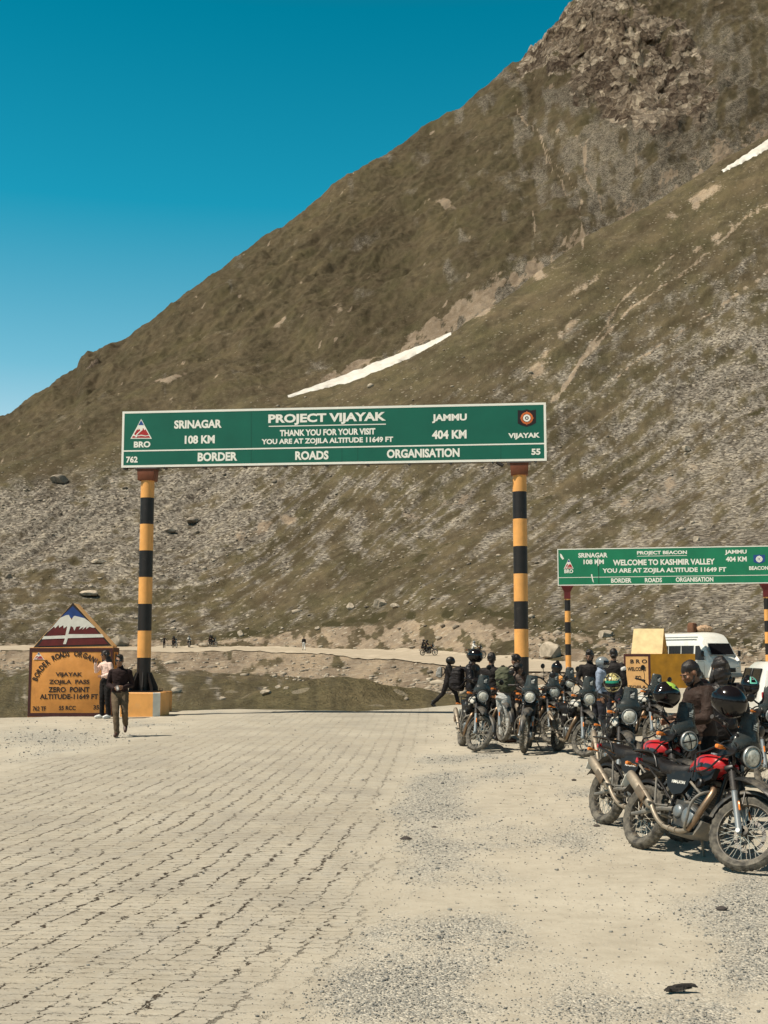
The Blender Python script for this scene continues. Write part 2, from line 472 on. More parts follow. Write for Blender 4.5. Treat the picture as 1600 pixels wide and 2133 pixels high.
ROAD_FAR = curve([(-900,1346,190),(0,1346,192),(330,1348,196),(480,1349.5,188),(700,1352.5,170),(900,1362,148),(1060,1375,120),(1180,1386,100),(1300,1391,95),(1700,1392,95),(2600,1392,95)])
CUT_TOP = curve([(-900,1335,206),(0,1335,208),(330,1331,213),(480,1322,207),(560,1312,203),(700,1300,190),(850,1282,176),(1000,1276,160),(1150,1300,138),(1300,1330,120),(1700,1345,112),(2600,1345,112)])
MID = curve([(-900,1160,262),(0,1130,262),(400,1125,262),(800,1085,248),(1200,1040,235),(1700,980,225),(2600,900,225)])
CREST = curve([(-900,1060,300),(-300,1012,305),(0,966,312),(130,945,318),(255,921,325),(400,880,332),(520,836,340),(620,827,346),(700,814,342),(780,780,338),(850,757,336),(900,724,336),(940,700,338),(1000,662,344),(1080,608,360),(1150,562,375),(1215,521,390),(1300,480,405),(1400,428,420),(1500,368,435),(1600,322,450),(1800,215,480),(2600,0,560)])
RIDGE = curve([(-900,1120,520),(-300,1052,560),(0,882,620),(50,850,630),(100,817,640),(160,778,650),(168,760,652),(182,746,654),(206,742,655),(215,735,656),(260,716,660),(340,662,675),(420,606,690),(500,547,710),(600,481,730),(700,414,760),(800,353,790),(880,302,810),(960,251,830),(1010,209,840),(1050,176,850),(1114,140,860),(1132,112,861),(1146,86,862),(1168,62,866),(1186,38,868),(1203,18,871),(1222,-2,875),(1300,-120,900),(1600,-300,960),(1900,-380,1000),(2600,-420,1100)])

az = np.unique(np.concatenate([np.linspace(-.9, -.37, 50), np.linspace(-.37, .37, 640), np.linspace(.37, .9, 50)]))
Nc = len(az)
ed = np.interp(az, e_az, e_d)
knots = []
def K(z, d): knots.append((z, d))
pz = SLOPE*ed
K(SLOPE*(ed-12)-.8, ed-12)
K(pz-.22, ed-1.0)
K(pz-.16, ed+1.5)
zf, df = interp(SHELF_FOOT, az, 6)
near = sstep(.10, .02, az)                        # 1 where the grassy hollow lies, 0 where the ground runs on to the road
d2 = np.minimum(ed+9, df-2)
K(pz-.15-.35*near, d2)
K(zf, df)
zn, dn = interp(ROAD_NEAR, az, 6); K(zn, dn)
zr, dr = interp(ROAD_FAR, az, 6); K(zr, dr)
zc, dc = interp(CUT_TOP, az, 5); K(zc, dc)
zm, dm = interp(MID, az, 10); K(zm, dm)
zt, dt = interp(CREST, az, 1); K(zt, dt)
dip = 2.0+13*sstep(-.07, .03, az)
K(zt-dip, dt+26)
zR, dR = interp(RIDGE, az)
f1 = .40
K(zt-dip+(zR-zt+dip)*.40, dt+26+(dR-dt-26)*.46)
K(zR, dR)
K(zR-70, dR+160)
KZ = np.array([k[0] for k in knots]); KD = np.array([k[1] for k in knots])
ROWS = [3, 4, 22, 40, 60, 14, 60, 110, 130, 14, 150, 210, 8]
def pchip(D, Z, rows):
    h = D[1:]-D[:-1]; s = (Z[1:]-Z[:-1])/h
    m = np.zeros_like(Z)
    w1, w2 = 2*h[1:]+h[:-1], h[1:]+2*h[:-1]
    ok = s[1:]*s[:-1] > 0
    with np.errstate(all='ignore'):
        hm = (w1+w2)/(w1/s[:-1]+w2/s[1:])
    m[1:-1] = np.where(ok, hm, 0); m[0] = s[0]; m[-1] = s[-1]
    outD, outZ, seg = [], [], []
    for k, n in enumerate(rows):
        t = np.linspace(0, 1, n, endpoint=(k == len(rows)-1))[:, None]
        a = (2*t**3-3*t**2+1)*Z[k]+(t**3-2*t**2+t)*h[k]*m[k]+(-2*t**3+3*t**2)*Z[k+1]+(t**3-t**2)*h[k]*m[k+1]
        outZ.append(a); outD.append(D[k]+t*h[k]); seg.append(np.full((n, 1), k)+t)
    return np.concatenate(outD), np.concatenate(outZ), np.concatenate(seg)
TD, TZ, TS = pchip(KD, KZ, ROWS)
TS = np.broadcast_to(TS, TD.shape).copy()
TA = np.broadcast_to(az, TD.shape)
TX = TA*TD
# image position of each point, used only to choose where each kind of ground lies
def toimg(x, y, z):
    zz = z-CAMZ; c, s = math.cos(PITCH), math.sin(PITCH)
    depth = y*c+zz*s; up = -y*s+zz*c
    return CX+F*x/depth, CY-F*up/depth
PX, PY = toimg(TX, TD, TZ)
front = sstep(8.9, 8.2, TS)*1.0                    # near slope
mount = (TS >= 9.5)*1.0
def band(a, b, w=.15): return sstep(a-w, a+w, TS)*sstep(b+w, b-w, TS)
# distance to hand-placed lines (pale paths, gullies), in photo points
def line_d(pts):
    best = np.full(PX.shape, 1e9)
    for (x0, y0), (x1, y1) in zip(pts[:-1], pts[1:]):
        dx, dy = x1-x0, y1-y0; L2 = dx*dx+dy*dy
        t = np.clip(((PX-x0)*dx+(PY-y0)*dy)/L2, 0, 1)
        best = np.minimum(best, np.hypot(PX-x0-t*dx, PY-y0-t*dy))
    return best
def blob(x, y, rx, ry, rot=0):
    c, s = math.cos(R(rot)), math.sin(R(rot))
    dx, dy = PX-x, PY-y
    return np.exp(-(((dx*c+dy*s)/rx)**2+((-dx*s+dy*c)/ry)**2))
wob = fbm(PX/38, PY/38, 4, 5)                      # shapes break up unevenly
# -- relief
face = sstep(5.9, 7.0, TS)
n_big = fbm(TX/70, TD/70, 4, 11)
n_mid = fbm(TX/16, TD/16, 4, 21)
n_sml = fbm(TX/3.2, TD/3.2, 3, 31)
rockm = np.clip(mount*(blob(1240, 60, 150, 105, 20)*1.25+blob(1390, 160, 150, 95, 25)*.75+blob(1120, 95, 40, 75, 30)*1.2+blob(1310, 220, 130, 60, 25)*.55
        + blob(192, 752, 18, 8, -30)*.75), 0, 1.2)
rockm = np.clip(rockm*(.85+.7*wob), 0, 1)
amp = np.interp(TD, [0, 70, 120, 200, 300, 500, 900], [0, .05, .25, .8, 1.0, 2.6, 3.2])
dz = amp*(n_big*1.3*face*np.clip((TD-150)/250, 0, 1)+n_mid*.55*sstep(2.6, 3.4, TS)+n_sml*.22*sstep(2.2, 3.0, TS)+mount*sstep(420, 600, TD)*fbm((PX*.85-PY*.52)/46, (PX*.52+PY*.85)/11, 4, 57)*.55)
crag = ridged(TX/34+TD/60, TZ/26, 4, 3)-1.1
crag2 = ridged(TX/9, TZ/8+TD/30, 3, 9)-.9
crag3 = ridged(TX/15+5, TZ/11, 4, 15)-1.0
dz += rockm*(crag*4.0+crag3*2.6+crag2*1.6)
strat = (TX*.55+TZ*.83)
shove = rockm*((ridged(strat/19, (TX*.83-TZ*.55)/46, 4, 19)-1.1)*4.6+(ridged(strat/6, (TX*.83-TZ*.55)/15, 3, 29)-1.0)*1.9)
# long runnels down the near slope and the main mountain
run = fbm((PX*.80-PY*.60)/420, (PX*.60+PY*.80)/22, 4, 41)
dz += front*face*run*.55*sstep(180, 300, TD)*1.4
gul = fbm((PX*.82-PY*.57)/260, (PX*.57+PY*.82)/30, 4, 51)
dz += mount*gul*2.4*sstep(420, 600, TD)+mount*fbm(TX/130, TD/130, 3, 53)*6*np.exp(-((TS-10.9)/.35)**2)
road_m = band(5.0, 6.0, .10)
def mound(px, d, r_, h_):
    a_ = ray(px, 1420)[0]
    return h_*np.exp(-(((TX-a_*d)/r_)**2+((TD-d)/(r_*1.3))**2))
dz += sstep(2.0, 2.5, TS)*sstep(4.4, 3.6, TS)*(fbm(TX/7, TD/9, 4, 33)*.42+fbm(TX/1.8, TD/2.2, 3, 35)*.10)*near[None]
dz += mound(690, 47, 2.6, .95)+mound(610, 50, 3.4, .45)+mound(420, 60, 5, .5)+mound(60, 60, 6, 1.0)+mound(820, 52, 3, .35)+mound(250, 75, 7, .8)
dz *= (1-road_m*.97)
dz *= 1-.9*np.exp(-((TS-12)/.16)**2)*(1-.6*rockm)
dz += 3.2*np.exp(-((TS-12)/.22)**2)*sstep(1085, 1108, PX)*sstep(1275, 1235, PX)*(ridged(PX/17, PY/40, 4, 63)-.75)
shove *= 1-.7*np.exp(-((TS-12)/.06)**2)
dz += np.where(TS > 2.0, -.9*np.exp(-((TS-6.05)/.05)**2)*0, 0)
TZ = TZ+dz; TD = TD+shove; TX = TA*TD
# cut bank above the road: a raw step with a grassy lip
# -- kinds of ground
def soft(x): return np.clip(x, 0, 1)
left_fan = sstep(760, 420, PX+.35*(PY-900))*sstep(1260, 1120, PY)
tex = fbm(PX/9, PY/6, 3, 61)
skew = sstep(200, 900, PX)*.62
streak = fbm((PX*(1-.3*skew)-PY*skew)/210, (PX*skew+PY*(1-.3*skew))/9, 4, 71)
scree = front*face*soft(.42+.45*left_fan+.36*streak+.45*wob+.30*sstep(1250, 1560, PX)*sstep(560, 800, PY)-.55*blob(1000, 640, 330, 110, -35)-.35*blob(760, 1215, 330, 45, -8)-.35*blob(1350, 480, 200, 60, -38))
scree += mount*soft(.9*tex+.5*wob)*0
scree += mount*soft(.45*fbm(PX/22, PY/60, 4, 95)+.5*wob*blob(1290, 265, 330, 200)+blob(1290, 265, 250, 130, 15)*.80+blob(1500, 120, 140, 140)*.7+blob(1230, 400, 120, 90)*.45+.35*wob*sstep(700, 1000, PX)-.1)
scree = np.where(TS < 6.9, soft(.15+.7*wob), scree)
flatright = sstep(5.05, 4.9, TS)*sstep(960, 1060, PX)*(PY < 2000)*(TS > -1)
bare = np.zeros_like(TZ)
# tan earth in the gully between mountain and slope
crest_py = toimg(az*dt, dt, zt)[1][None]
above = crest_py-PY
gw = np.interp(PX, [560, 760, 860, 960, 1060, 1200, 1300, 1450, 1600], [16, 34, 46, 40, 46, 34, 60, 80, 90])
gully = np.exp(-(np.maximum(above, 0)/gw)**2)*(TS > 9.4)*(1+.7*fbm(PX/9, PY/5, 4, 77))
bare += gully*soft(.50+1.0*wob+.5*tex)*sstep(600, 760, PX)
scree_gully = gully*soft(.5-.8*wob)*sstep(600, 700, PX)
for x, y, rx, ry, ro, s in ((930,430,26,8,25,.9),(350,812,40,15,-25,.75),(1140,560,40,12,-20,.7),(720,760,60,12,-25,.6),(1000,640,50,16,-25,.8),(900,680,55,16,-28,.8),
        (1440,430,70,14,-28,.8),(690,660,34,14,-35,.5),(540,622,26,10,-30,.5),(1225,590,45,12,-25,.75),(1480,500,60,8,-38,.6),(60,925,40,6,-30,.6),(590,665,24,6,-35,.6),
        (1170,690,50,14,-38,.45),(1130,760,60,20,-45,.4),(1390,1010,200,50,-20,.3),(470,940,160,30,-15,.25),(560,1095,120,18,-18,.4),(1300,1180,130,18,-12,.4),(880,1060,160,22,-18,.35)):
    bare += s*blob(x, y, rx, ry, ro)*(1+1.2*wob)
paths = [[(1465,455),(1440,492),(1395,535),(1335,590),(1290,632),(1262,680),(1215,745),(1180,800),(1148,838)],
         [(1600,428),(1555,452),(1500,505),(1430,562),(1380,600),(1320,640),(1270,690),(1232,735),(1160,830)],
         [(1600,560),(1500,640),(1420,690),(1350,740),(1280,790)],
         [(1215,520),(1212,480),(1206,440),(1212,420)], [(1212,420),(1198,380),(1180,350),(1150,330),(1128,300)],
         [(1255,430),(1246,400),(1228,372),(1218,345),(1218,320),(1226,290)], [(1186,395),(1165,360),(1140,330),(1125,290),(1080,235),(1075,215)],
         [(1218,320),(1205,300),(1200,285)], [(1326,345),(1325,310),(1330,290)], [(1115,500),(1110,460),(1108,430)]]
for i, p in enumerate(paths):
    w = (4.2, 6, 4, 2.6, 2.2, 2.6, 3.2, 2, 2, 1.8)[i]
    bare += np.exp(-(line_d(p)/(w*.75*np.maximum(.25, 1+1.1*wob)+.6))**2)*(.62 if i < 3 else .62)*(.8+.6*soft(.5+tex))*(1 if i > 2 else .9)*np.where(front > .5, i < 3, i > 2)
# shelf under the road and the cut bank above it are raw earth
bank = band(4.1, 5.0, .18); cut = band(6.0, 6.85, .10)
bare += bank*soft(.85+.8*wob)+cut*soft(.62+1.0*wob)
bare += band(6.9, 7.12, .1)*soft(.1+wob)*.5
green = soft(.5+.9*fbm(PX/60, PY/40, 4, 81)+.35*blob(900, 620, 260, 90, -36)+.35*blob(1400, 470, 200, 30, -35)+.3*band(6.85, 7.15, .1)-.2*mount)
msk = fbm((PX*.85-PY*.52)/120, (PX*.52+PY*.85)/22, 5, 83)
green = soft(green+mount*(.75*msk-.1))
bare += mount*soft(fbm((PX*.8-PY*.6)/34, (PX*.6+PY*.8)/9, 4, 85)*2.1-1.25)*.7
scree += mount*soft(fbm(PX/90, PY/60, 4, 87)*1.2-.35)*.7
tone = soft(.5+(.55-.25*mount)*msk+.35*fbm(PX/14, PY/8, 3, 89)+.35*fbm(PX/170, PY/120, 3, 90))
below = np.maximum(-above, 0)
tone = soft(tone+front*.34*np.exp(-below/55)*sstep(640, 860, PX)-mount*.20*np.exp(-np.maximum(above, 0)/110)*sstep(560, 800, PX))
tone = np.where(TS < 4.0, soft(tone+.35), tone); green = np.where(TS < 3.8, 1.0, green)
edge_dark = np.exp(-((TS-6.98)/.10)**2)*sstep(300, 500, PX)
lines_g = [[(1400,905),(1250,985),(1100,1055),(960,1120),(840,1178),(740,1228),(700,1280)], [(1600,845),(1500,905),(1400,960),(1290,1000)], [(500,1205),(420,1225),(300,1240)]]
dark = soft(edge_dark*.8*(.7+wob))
for p in lines_g:
    dark = np.maximum(dark, np.exp(-(line_d(p)/(6*np.maximum(.3, 1+1.2*wob)+1))**2)*.62*soft(.6+1.1*wob+.6*tex)*front)
dark = np.maximum(dark, .8*front*soft(fbm(PX/26, PY/9, 3, 91)*2.2-1.15)*sstep(500, 700, PX)*sstep(1000, 500, PY))
scree = scree+scree_gully
bare *= 1-.75*dark
scree *= 1-.8*dark
hollow = sstep(3.2, 2.6, TS)
bare *= 1-hollow; scree = scree*(1-hollow)+hollow*.28*soft(fbm(TX/2.5, TD/4, 4, 37)*2-.2)
bare = np.where((TS < 4.2) & (TS > 2.5), bare*sstep(3.0, 4.1, TS+.5*wob), bare)
bare = np.maximum(bare, flatright); roadb = road_m
def grid_mesh(name, X, Y, Z, attrs, mats, uv=None):
    nr, nc = X.shape
    co = np.stack([X, Y, Z], -1).reshape(-1, 3)
    i = np.arange(nr*nc).reshape(nr, nc)
    q = np.stack([i[:-1, :-1], i[:-1, 1:], i[1:, 1:], i[1:, :-1]], -1).reshape(-1, 4)
    me = bpy.data.meshes.new(name)
    me.vertices.add(len(co)); me.vertices.foreach_set('co', co.ravel())
    me.loops.add(q.size); me.loops.foreach_set('vertex_index', q.ravel())
    me.polygons.add(len(q)); me.polygons.foreach_set('loop_start', np.arange(0, q.size, 4))
    me.polygons.foreach_set('use_smooth', np.ones(len(q), bool))
    for k, v in attrs.items():
        at_ = me.attributes.new(k, 'FLOAT', 'POINT'); at_.data.foreach_set('value', np.asarray(v, np.float32).ravel())
    if uv is not None:
        a = me.attributes.new('across', 'FLOAT', 'POINT'); a.data.foreach_set('value', uv[0].astype(np.float32).ravel())
        a = me.attributes.new('along', 'FLOAT', 'POINT'); a.data.foreach_set('value', uv[1].astype(np.float32).ravel())
    for m in mats: me.materials.append(m)
    me.update(); me.validate()
    o = bpy.data.objects.new(name, me); COL.objects.link(o); return o

def terrain_mat():
    s = NT('mountain ground'); v = s.coord()
    a = {k: s.attr(k) for k in ('scree', 'bare', 'rock', 'green', 'dark', 'roadm', 'far', 'tone')}
    n1 = s.noise(v, .35, 6, .65); n2 = s.noise(v, 1.6, 5, .7); n3 = s.noise(v, .07, 5, .6); n4 = s.noise(v, 5.0, 4, .7)
    fine = s.mix(a['far'], n2, n1)                       # the grain of the ground is coarser on the far mountain
    def grade(att, lo=.38, hi=.62, k=.9, nz=n2):
        x = s.math('MULTIPLY_ADD', nz, k, s.math('ADD', att, -k*.5))
        r = s.n('MapRange', interpolation_type='SMOOTHSTEP'); s.l(x, r.inputs[0])
        r.inputs[1].default_value = lo; r.inputs[2].default_value = hi
        return r.outputs[0]
    g1 = s.ramp(n1, [(.28, (.066, .053, .031)), (.5, (.106, .087, .053)), (.72, (.158, .130, .083))])
    g2 = s.ramp(n2, [(.3, (.064, .057, .029)), (.7, (.120, .103, .057))])
    grass = s.mix(s.math('MULTIPLY', a['green'], .8), g1, g2)
    grass = s.mix(.8, grass, s.ramp(n4, [(.32, .5), (.68, 1.12)]), 'MULTIPLY')
    grass = s.mix(s.ramp(n3, [(.4, 0), (.7, .5)]), grass, (.125, .094, .060))
    vo = s.n('TexVoronoi'); vo.inputs['Scale'].default_value = 2.1; s.l(v, vo.inputs['Vector'])
    vcol = s.n('SeparateColor'); s.l(vo.outputs['Color'], vcol.inputs[0])
    sc = s.ramp(s.mix(.55, fine, vcol.outputs[0]), [(.18, (.045, .037, .029)), (.45, (.148, .131, .109)), (.68, (.245, .219, .182)), (.88, (.39, .35, .29))])
    br = s.ramp(s.mix(.4, n2, n4), [(.25, (.125, .090, .062)), (.5, (.255, .197, .140)), (.78, (.41, .33, .24))])
    br = s.mix(s.ramp(n1, [(.35, 0), (.75, .5)]), br, (.32, .275, .22))
    wv = s.n('TexNoise'); wv.inputs['Scale'].default_value = .10; wv.inputs['Detail'].default_value = 4; s.l(v, wv.inputs['Vector'])
    wm = s.n('VectorMath', operation='MULTIPLY_ADD'); s.l(wv.outputs['Color'], wm.inputs[0]); wm.inputs[1].default_value = (9, 9, 9); s.l(s.coord(scale=(1, .55, 1.0), rot=(0, .65, .2)), wm.inputs[2])
    f1 = s.n('TexVoronoi'); f1.inputs['Scale'].default_value = .13; s.l(wm.outputs[0], f1.inputs['Vector'])
    f2 = s.n('TexVoronoi'); f2.inputs['Scale'].default_value = .42; s.l(wm.outputs[0], f2.inputs['Vector'])
    fe = s.n('TexVoronoi', feature='DISTANCE_TO_EDGE'); fe.inputs['Scale'].default_value = .13; s.l(wm.outputs[0], fe.inputs['Vector'])
    c1 = s.n('SeparateColor'); s.l(f1.outputs['Color'], c1.inputs[0]); c2_ = s.n('SeparateColor'); s.l(f2.outputs['Color'], c2_.inputs[0])
    rt = s.math('ADD', s.math('ADD', s.math('MULTIPLY', c1.outputs[0], .40), s.math('MULTIPLY', c2_.outputs[0], .30)), s.math('MULTIPLY', s.noise(v, .35, 6, .7), .45))
    rk = s.ramp(rt, [(.28, (.060, .042, .031)), (.48, (.150, .117, .088)), (.68, (.27, .222, .172)), (.92, (.50, .43, .34))])
    crk = s.ramp(fe.outputs['Distance'], [(.0, 1), (.055, 0)])
    rk = s.mix(s.math('MULTIPLY', crk, .7), rk, (.030, .020, .015))
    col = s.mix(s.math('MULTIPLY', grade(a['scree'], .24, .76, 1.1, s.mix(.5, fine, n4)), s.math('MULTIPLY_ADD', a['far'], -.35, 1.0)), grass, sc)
    col = s.mix(grade(a['bare'], .34, .60, .85, fine), col, br)
    col = s.mix(grade(a['rock'], .36, .56, .7, n1), col, rk)
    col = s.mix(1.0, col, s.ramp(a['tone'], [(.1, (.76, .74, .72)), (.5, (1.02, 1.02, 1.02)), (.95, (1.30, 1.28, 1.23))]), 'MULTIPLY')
    # dark turf lips and shrubs
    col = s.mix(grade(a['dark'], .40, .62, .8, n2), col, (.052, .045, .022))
    # single pale stones
    v2 = s.n('TexVoronoi'); v2.inputs['Scale'].default_value = .9; v2.inputs['Randomness'].default_value = 1; s.l(v, v2.inputs['Vector'])
    sp = s.n('SeparateColor'); s.l(v2.outputs['Color'], sp.inputs[0])
    st = s.math('MULTIPLY', s.math('GREATER_THAN', sp.outputs[1], .74), s.math('LESS_THAN', v2.outputs['Distance'], .30))
    st = s.math('MULTIPLY', st, s.math('MULTIPLY', s.math('SUBTRACT', 1.0, a['far']), s.math('MINIMUM', 1.0, s.math('ADD', .25, s.math('ADD', a['scree'], a['bare'])))))
    col = s.mix(s.math('MULTIPLY', st, .75), col, (.44, .38, .30))
    rd = s.ramp(s.noise(v, .8, 5), [(.3, (.36, .30, .225)), (.7, (.47, .40, .305))])
    col = s.mix(a['roadm'], col, rd)
    rockf = s.math('MULTIPLY_ADD', a['rock'], 1.5, 1.0)
    h = s.math('ADD', s.math('MULTIPLY', n2, .5), s.math('MULTIPLY', s.math('MULTIPLY', s.noise(v, .3, 7, .72), rockf), 1.4))
    h = s.math('ADD', h, s.math('MULTIPLY', st, .25))
    h = s.math('ADD', h, s.math('MULTIPLY', n4, .22))
    facet = s.math('ADD', s.math('MULTIPLY', c1.outputs[1], 1.1), s.math('ADD', s.math('MULTIPLY', f1.outputs['Distance'], .9), s.math('MULTIPLY', s.math('ADD', c2_.outputs[1], f2.outputs['Distance']), .45)))
    h = s.math('ADD', h, s.math('MULTIPLY', s.math('MULTIPLY', facet, a['rock']), 1.6))
    flat = s.math('SUBTRACT', 1.0, s.math('MULTIPLY', a['roadm'], .9))
    nb = s.bump(s.math('MULTIPLY', s.math('MULTIPLY', h, s.math('MULTIPLY_ADD', a['far'], 2.2, 1.0)), flat), .85, .6)
    return s.set(col, .95, nb, Specular_IOR_Level=.1)
M['terrain'] = terrain_mat()
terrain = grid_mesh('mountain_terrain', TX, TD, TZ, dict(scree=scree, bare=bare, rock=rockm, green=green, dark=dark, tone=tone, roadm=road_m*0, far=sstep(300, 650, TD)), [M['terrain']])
tag(terrain, kind='structure')
# bare earth shown on the flat ground-to-hill slope is in the terrain; the road is a sheet of its own above it
ri = np.where((TS[:, 0] >= 4.86) & (TS[:, 0] <= 6.14))[0]
def gravel_road_mat():
    s = NT('dusty hill road'); v = s.coord()
    c = s.ramp(s.noise(v, .8, 5), [(.3, (.35, .295, .22)), (.7, (.47, .40, .31))])
    c = s.mix(s.ramp(s.noise(v, 5, 4), [(.55, 0), (.8, .5)]), c, (.22, .19, .15))
    return s.set(c, .95, s.bump(s.noise(v, 3, 5), .4, .06), Specular_IOR_Level=.1)
M['hillroad'] = gravel_road_mat()
lift = .10
keep = ri
hill_road = grid_mesh('hill_road', TX[keep], TD[keep], TZ[keep]+lift, {}, [M['hillroad']])
tag(hill_road, kind='structure')

def hit(px, py, d0=45):
    """where the ray of a photo point meets the hills"""
    a, t = ray(px, py)
    j = min(max(int(np.searchsorted(az, a)), 1), Nc-1); w = (a-az[j-1])/(az[j]-az[j-1])
    D = TD[:, j-1]*(1-w)+TD[:, j]*w; Z = TZ[:, j-1]*(1-w)+TZ[:, j]*w
    e = (Z-CAMZ)/D
    for i in range(1, len(D)):
        if D[i] > d0 and e[i] >= t > e[i-1]:
            k = (t-e[i-1])/(e[i]-e[i-1]+1e-12); d = D[i-1]+(D[i]-D[i-1])*k
            return Vector((a*d, d, Z[i-1]+(Z[i]-Z[i-1])*k))
    i = int(np.argmin(np.abs(e-t)+(D < d0)*9)); return Vector((a*D[i], D[i], Z[i]))
def tz(x, y):
    a = x/y; j = min(max(int(np.searchsorted(az, a)), 1), Nc-1); w = (a-az[j-1])/(az[j]-az[j-1])
    D = TD[:, j-1]*(1-w)+TD[:, j]*w; Z = TZ[:, j-1]*(1-w)+TZ[:, j]*w
    return float(np.interp(y, D, Z))

# ------------------------------------------------------------------ snow left in the gully
def snow_mat():
    s = NT('old snow'); v = s.coord()
    c = s.ramp(s.noise(v, .12, 5), [(.3, (.50, .475, .43)), (.7, (.64, .62, .57))])
    c = s.mix(s.ramp(s.noise(v, .5, 5), [(.52, 0), (.75, .6)]), c, (.40, .34, .27))
    return s.set(c, .6, s.bump(s.noise(v, .6, 4), .3, .3), Subsurface_Weight=0)
M['snow'] = snow_mat()
def snow_patch(top, bot, n=70, m=7, seed=0, label=None):
    t = np.linspace(0, 1, n)
    def along(p):
        p = np.array(p, float); L = np.r_[0, np.cumsum(np.hypot(*np.diff(p, axis=0).T))]; L /= L[-1]
        return np.interp(t, L, p[:, 0]), np.interp(t, L, p[:, 1])
    tx, ty = along(top); bx, by = along(bot)
    wv = fbm(t*16, t*0+seed, 4, 5)*2.6; wv2 = fbm(t*19, t*0+seed+9, 4, 8)*2.6
    rows = []
    for k in range(m):
        w = k/(m-1); row = []
        for i in range(n):
            x = tx[i]*(1-w)+bx[i]*w; y = (ty[i]+wv[i])*(1-w)+(by[i]+wv2[i])*w
            p = hit(x, y, 300)
            row.append((p.x, p.y, p.z+.5*(1 if 0 < k < m-1 else .1)))
        rows.append(row)
    A = np.array(rows)
    o = grid_mesh('snow_patch', A[..., 0], A[..., 1], A[..., 2], {}, [M['snow']])
    return tag(o, kind='structure')
snow_patch([(598,827),(660,802),(730,776),(800,748),(870,722),(938,694)], [(600,828),(660,813),(735,795),(790,772),(850,748),(900,722),(940,698)])
snow_patch([(1502,358),(1545,328),(1600,290),(1660,250)], [(1506,359),(1550,338),(1600,311),(1660,276)], seed=4)

# ------------------------------------------------------------------ stones lying on the slopes: nobody could count them
def ico(sub=0):
    bm = bmesh.new(); bmesh.ops.create_icosphere(bm, subdivisions=sub+1, radius=1)
    v = np.array([x.co for x in bm.verts]); bm.verts.index_update(); f = np.array([[x.index for x in y.verts] for y in bm.faces]); bm.free()
    return v, f
def scatter_mesh(name, P, S, rng, mat, flat=.6, sub=0, variants=24, ang=True):
    bv, bf = ico(sub); n = len(P); k = len(bv)
    shapes = []
    for i in range(variants):
        w = bv*(1+rng.uniform(-.38, .30, (k, 1)))
        w = np.sign(w)*np.abs(w)**rng.uniform(.75, 1.0)
        w = w*np.array([rng.uniform(.8, 1.35), rng.uniform(.6, 1.0), flat*rng.uniform(.6, 1.2)])
        shapes.append(w)
    shapes = np.array(shapes)[rng.integers(0, variants, n)]
    a = rng.uniform(0, 2*np.pi, n); c, s = np.cos(a)[:, None], np.sin(a)[:, None]
    V = np.stack([shapes[..., 0]*c-shapes[..., 1]*s, shapes[..., 0]*s+shapes[..., 1]*c, shapes[..., 2]], -1)*S[:, None, None]+P[:, None, :]
    Fc = (bf[None]+(np.arange(n)*k)[:, None, None]).reshape(-1, 3)
    me = bpy.data.meshes.new(name)
    me.vertices.add(n*k); me.vertices.foreach_set('co', V.ravel())
    me.loops.add(Fc.size); me.loops.foreach_set('vertex_index', Fc.ravel())
    me.polygons.add(len(Fc)); me.polygons.foreach_set('loop_start', np.arange(0, Fc.size, 3))
    tone = np.repeat(rng.uniform(0, 1, n), k)
    at_ = me.attributes.new('tone', 'FLOAT', 'POINT'); at_.data.foreach_set('value', tone.astype(np.float32))
    me.materials.append(mat); me.update(); me.validate()
    o = bpy.data.objects.new(name, me); COL.objects.link(o); return o
def stone_mat(name, stops, sc=3):
    s = NT(name); v = s.coord()
    t = s.attr('tone')
    c = s.ramp(s.mix(.35, t, s.noise(v, sc, 4)), stops)
    return s.set(c, .92, s.bump(s.noise(v, sc*3, 4), .4, .05), Specular_IOR_Level=.15)
M['hillstone'] = stone_mat('hill stones', [(.1, (.12, .10, .08)), (.45, (.30, .255, .20)), (.75, (.42, .36, .28)), (1, (.60, .52, .41))], .8)
rng = np.random.default_rng(3)
cP, cS = [], []
rowsel = np.where((TS[:, 0] > 2.3) & (TS[:, 0] < 8.8))[0]
N = 90000
ii = rng.choice(rowsel, N); jj = rng.integers(0, Nc, N)
px_, py_ = PX[ii, jj], PY[ii, jj]
dens = .06+.50*soft(scree[ii, jj])+.34*soft(bare[ii, jj])
dens *= .6
dens += 1.0*np.exp(-((TS[ii, jj]-4.15)/.28)**2)*(px_ > 560)*(px_ < 1010)+.5*np.exp(-((TS[ii, jj]-4.2)/.3)**2)*(px_ < 350)
dens += .35*((px_ > 1080) & (py_ > 1250) & (TS[ii, jj] > 6.05))
dens *= np.where((TS[ii, jj] > 4.8) & (TS[ii, jj] < 6.1), 0, 1)*np.where(TS[ii, jj] < 3.6, .14, 1)*((px_ > -150) & (px_ < 1750))
okk = rng.uniform(0, 1, N) < dens*.40
ii, jj = ii[okk], jj[okk]
n = len(ii)
P = np.stack([TX[ii, jj]+rng.normal(0, .3, n), TD[ii, jj], TZ[ii, jj]], -1)
S = np.exp(rng.normal(0, .55, n))*np.interp(TD[ii, jj], [40, 90, 150, 320], [.07, .10, .135, .20])
S = np.minimum(S, .9)
P[:, 2] += S*.1
hs = scatter_mesh('hill_stones', P, S, rng, M['hillstone'], .55)
tag(hs, 'pale loose stones strewn over the grass and scree of the hillside', 'stones', kind='stuff')

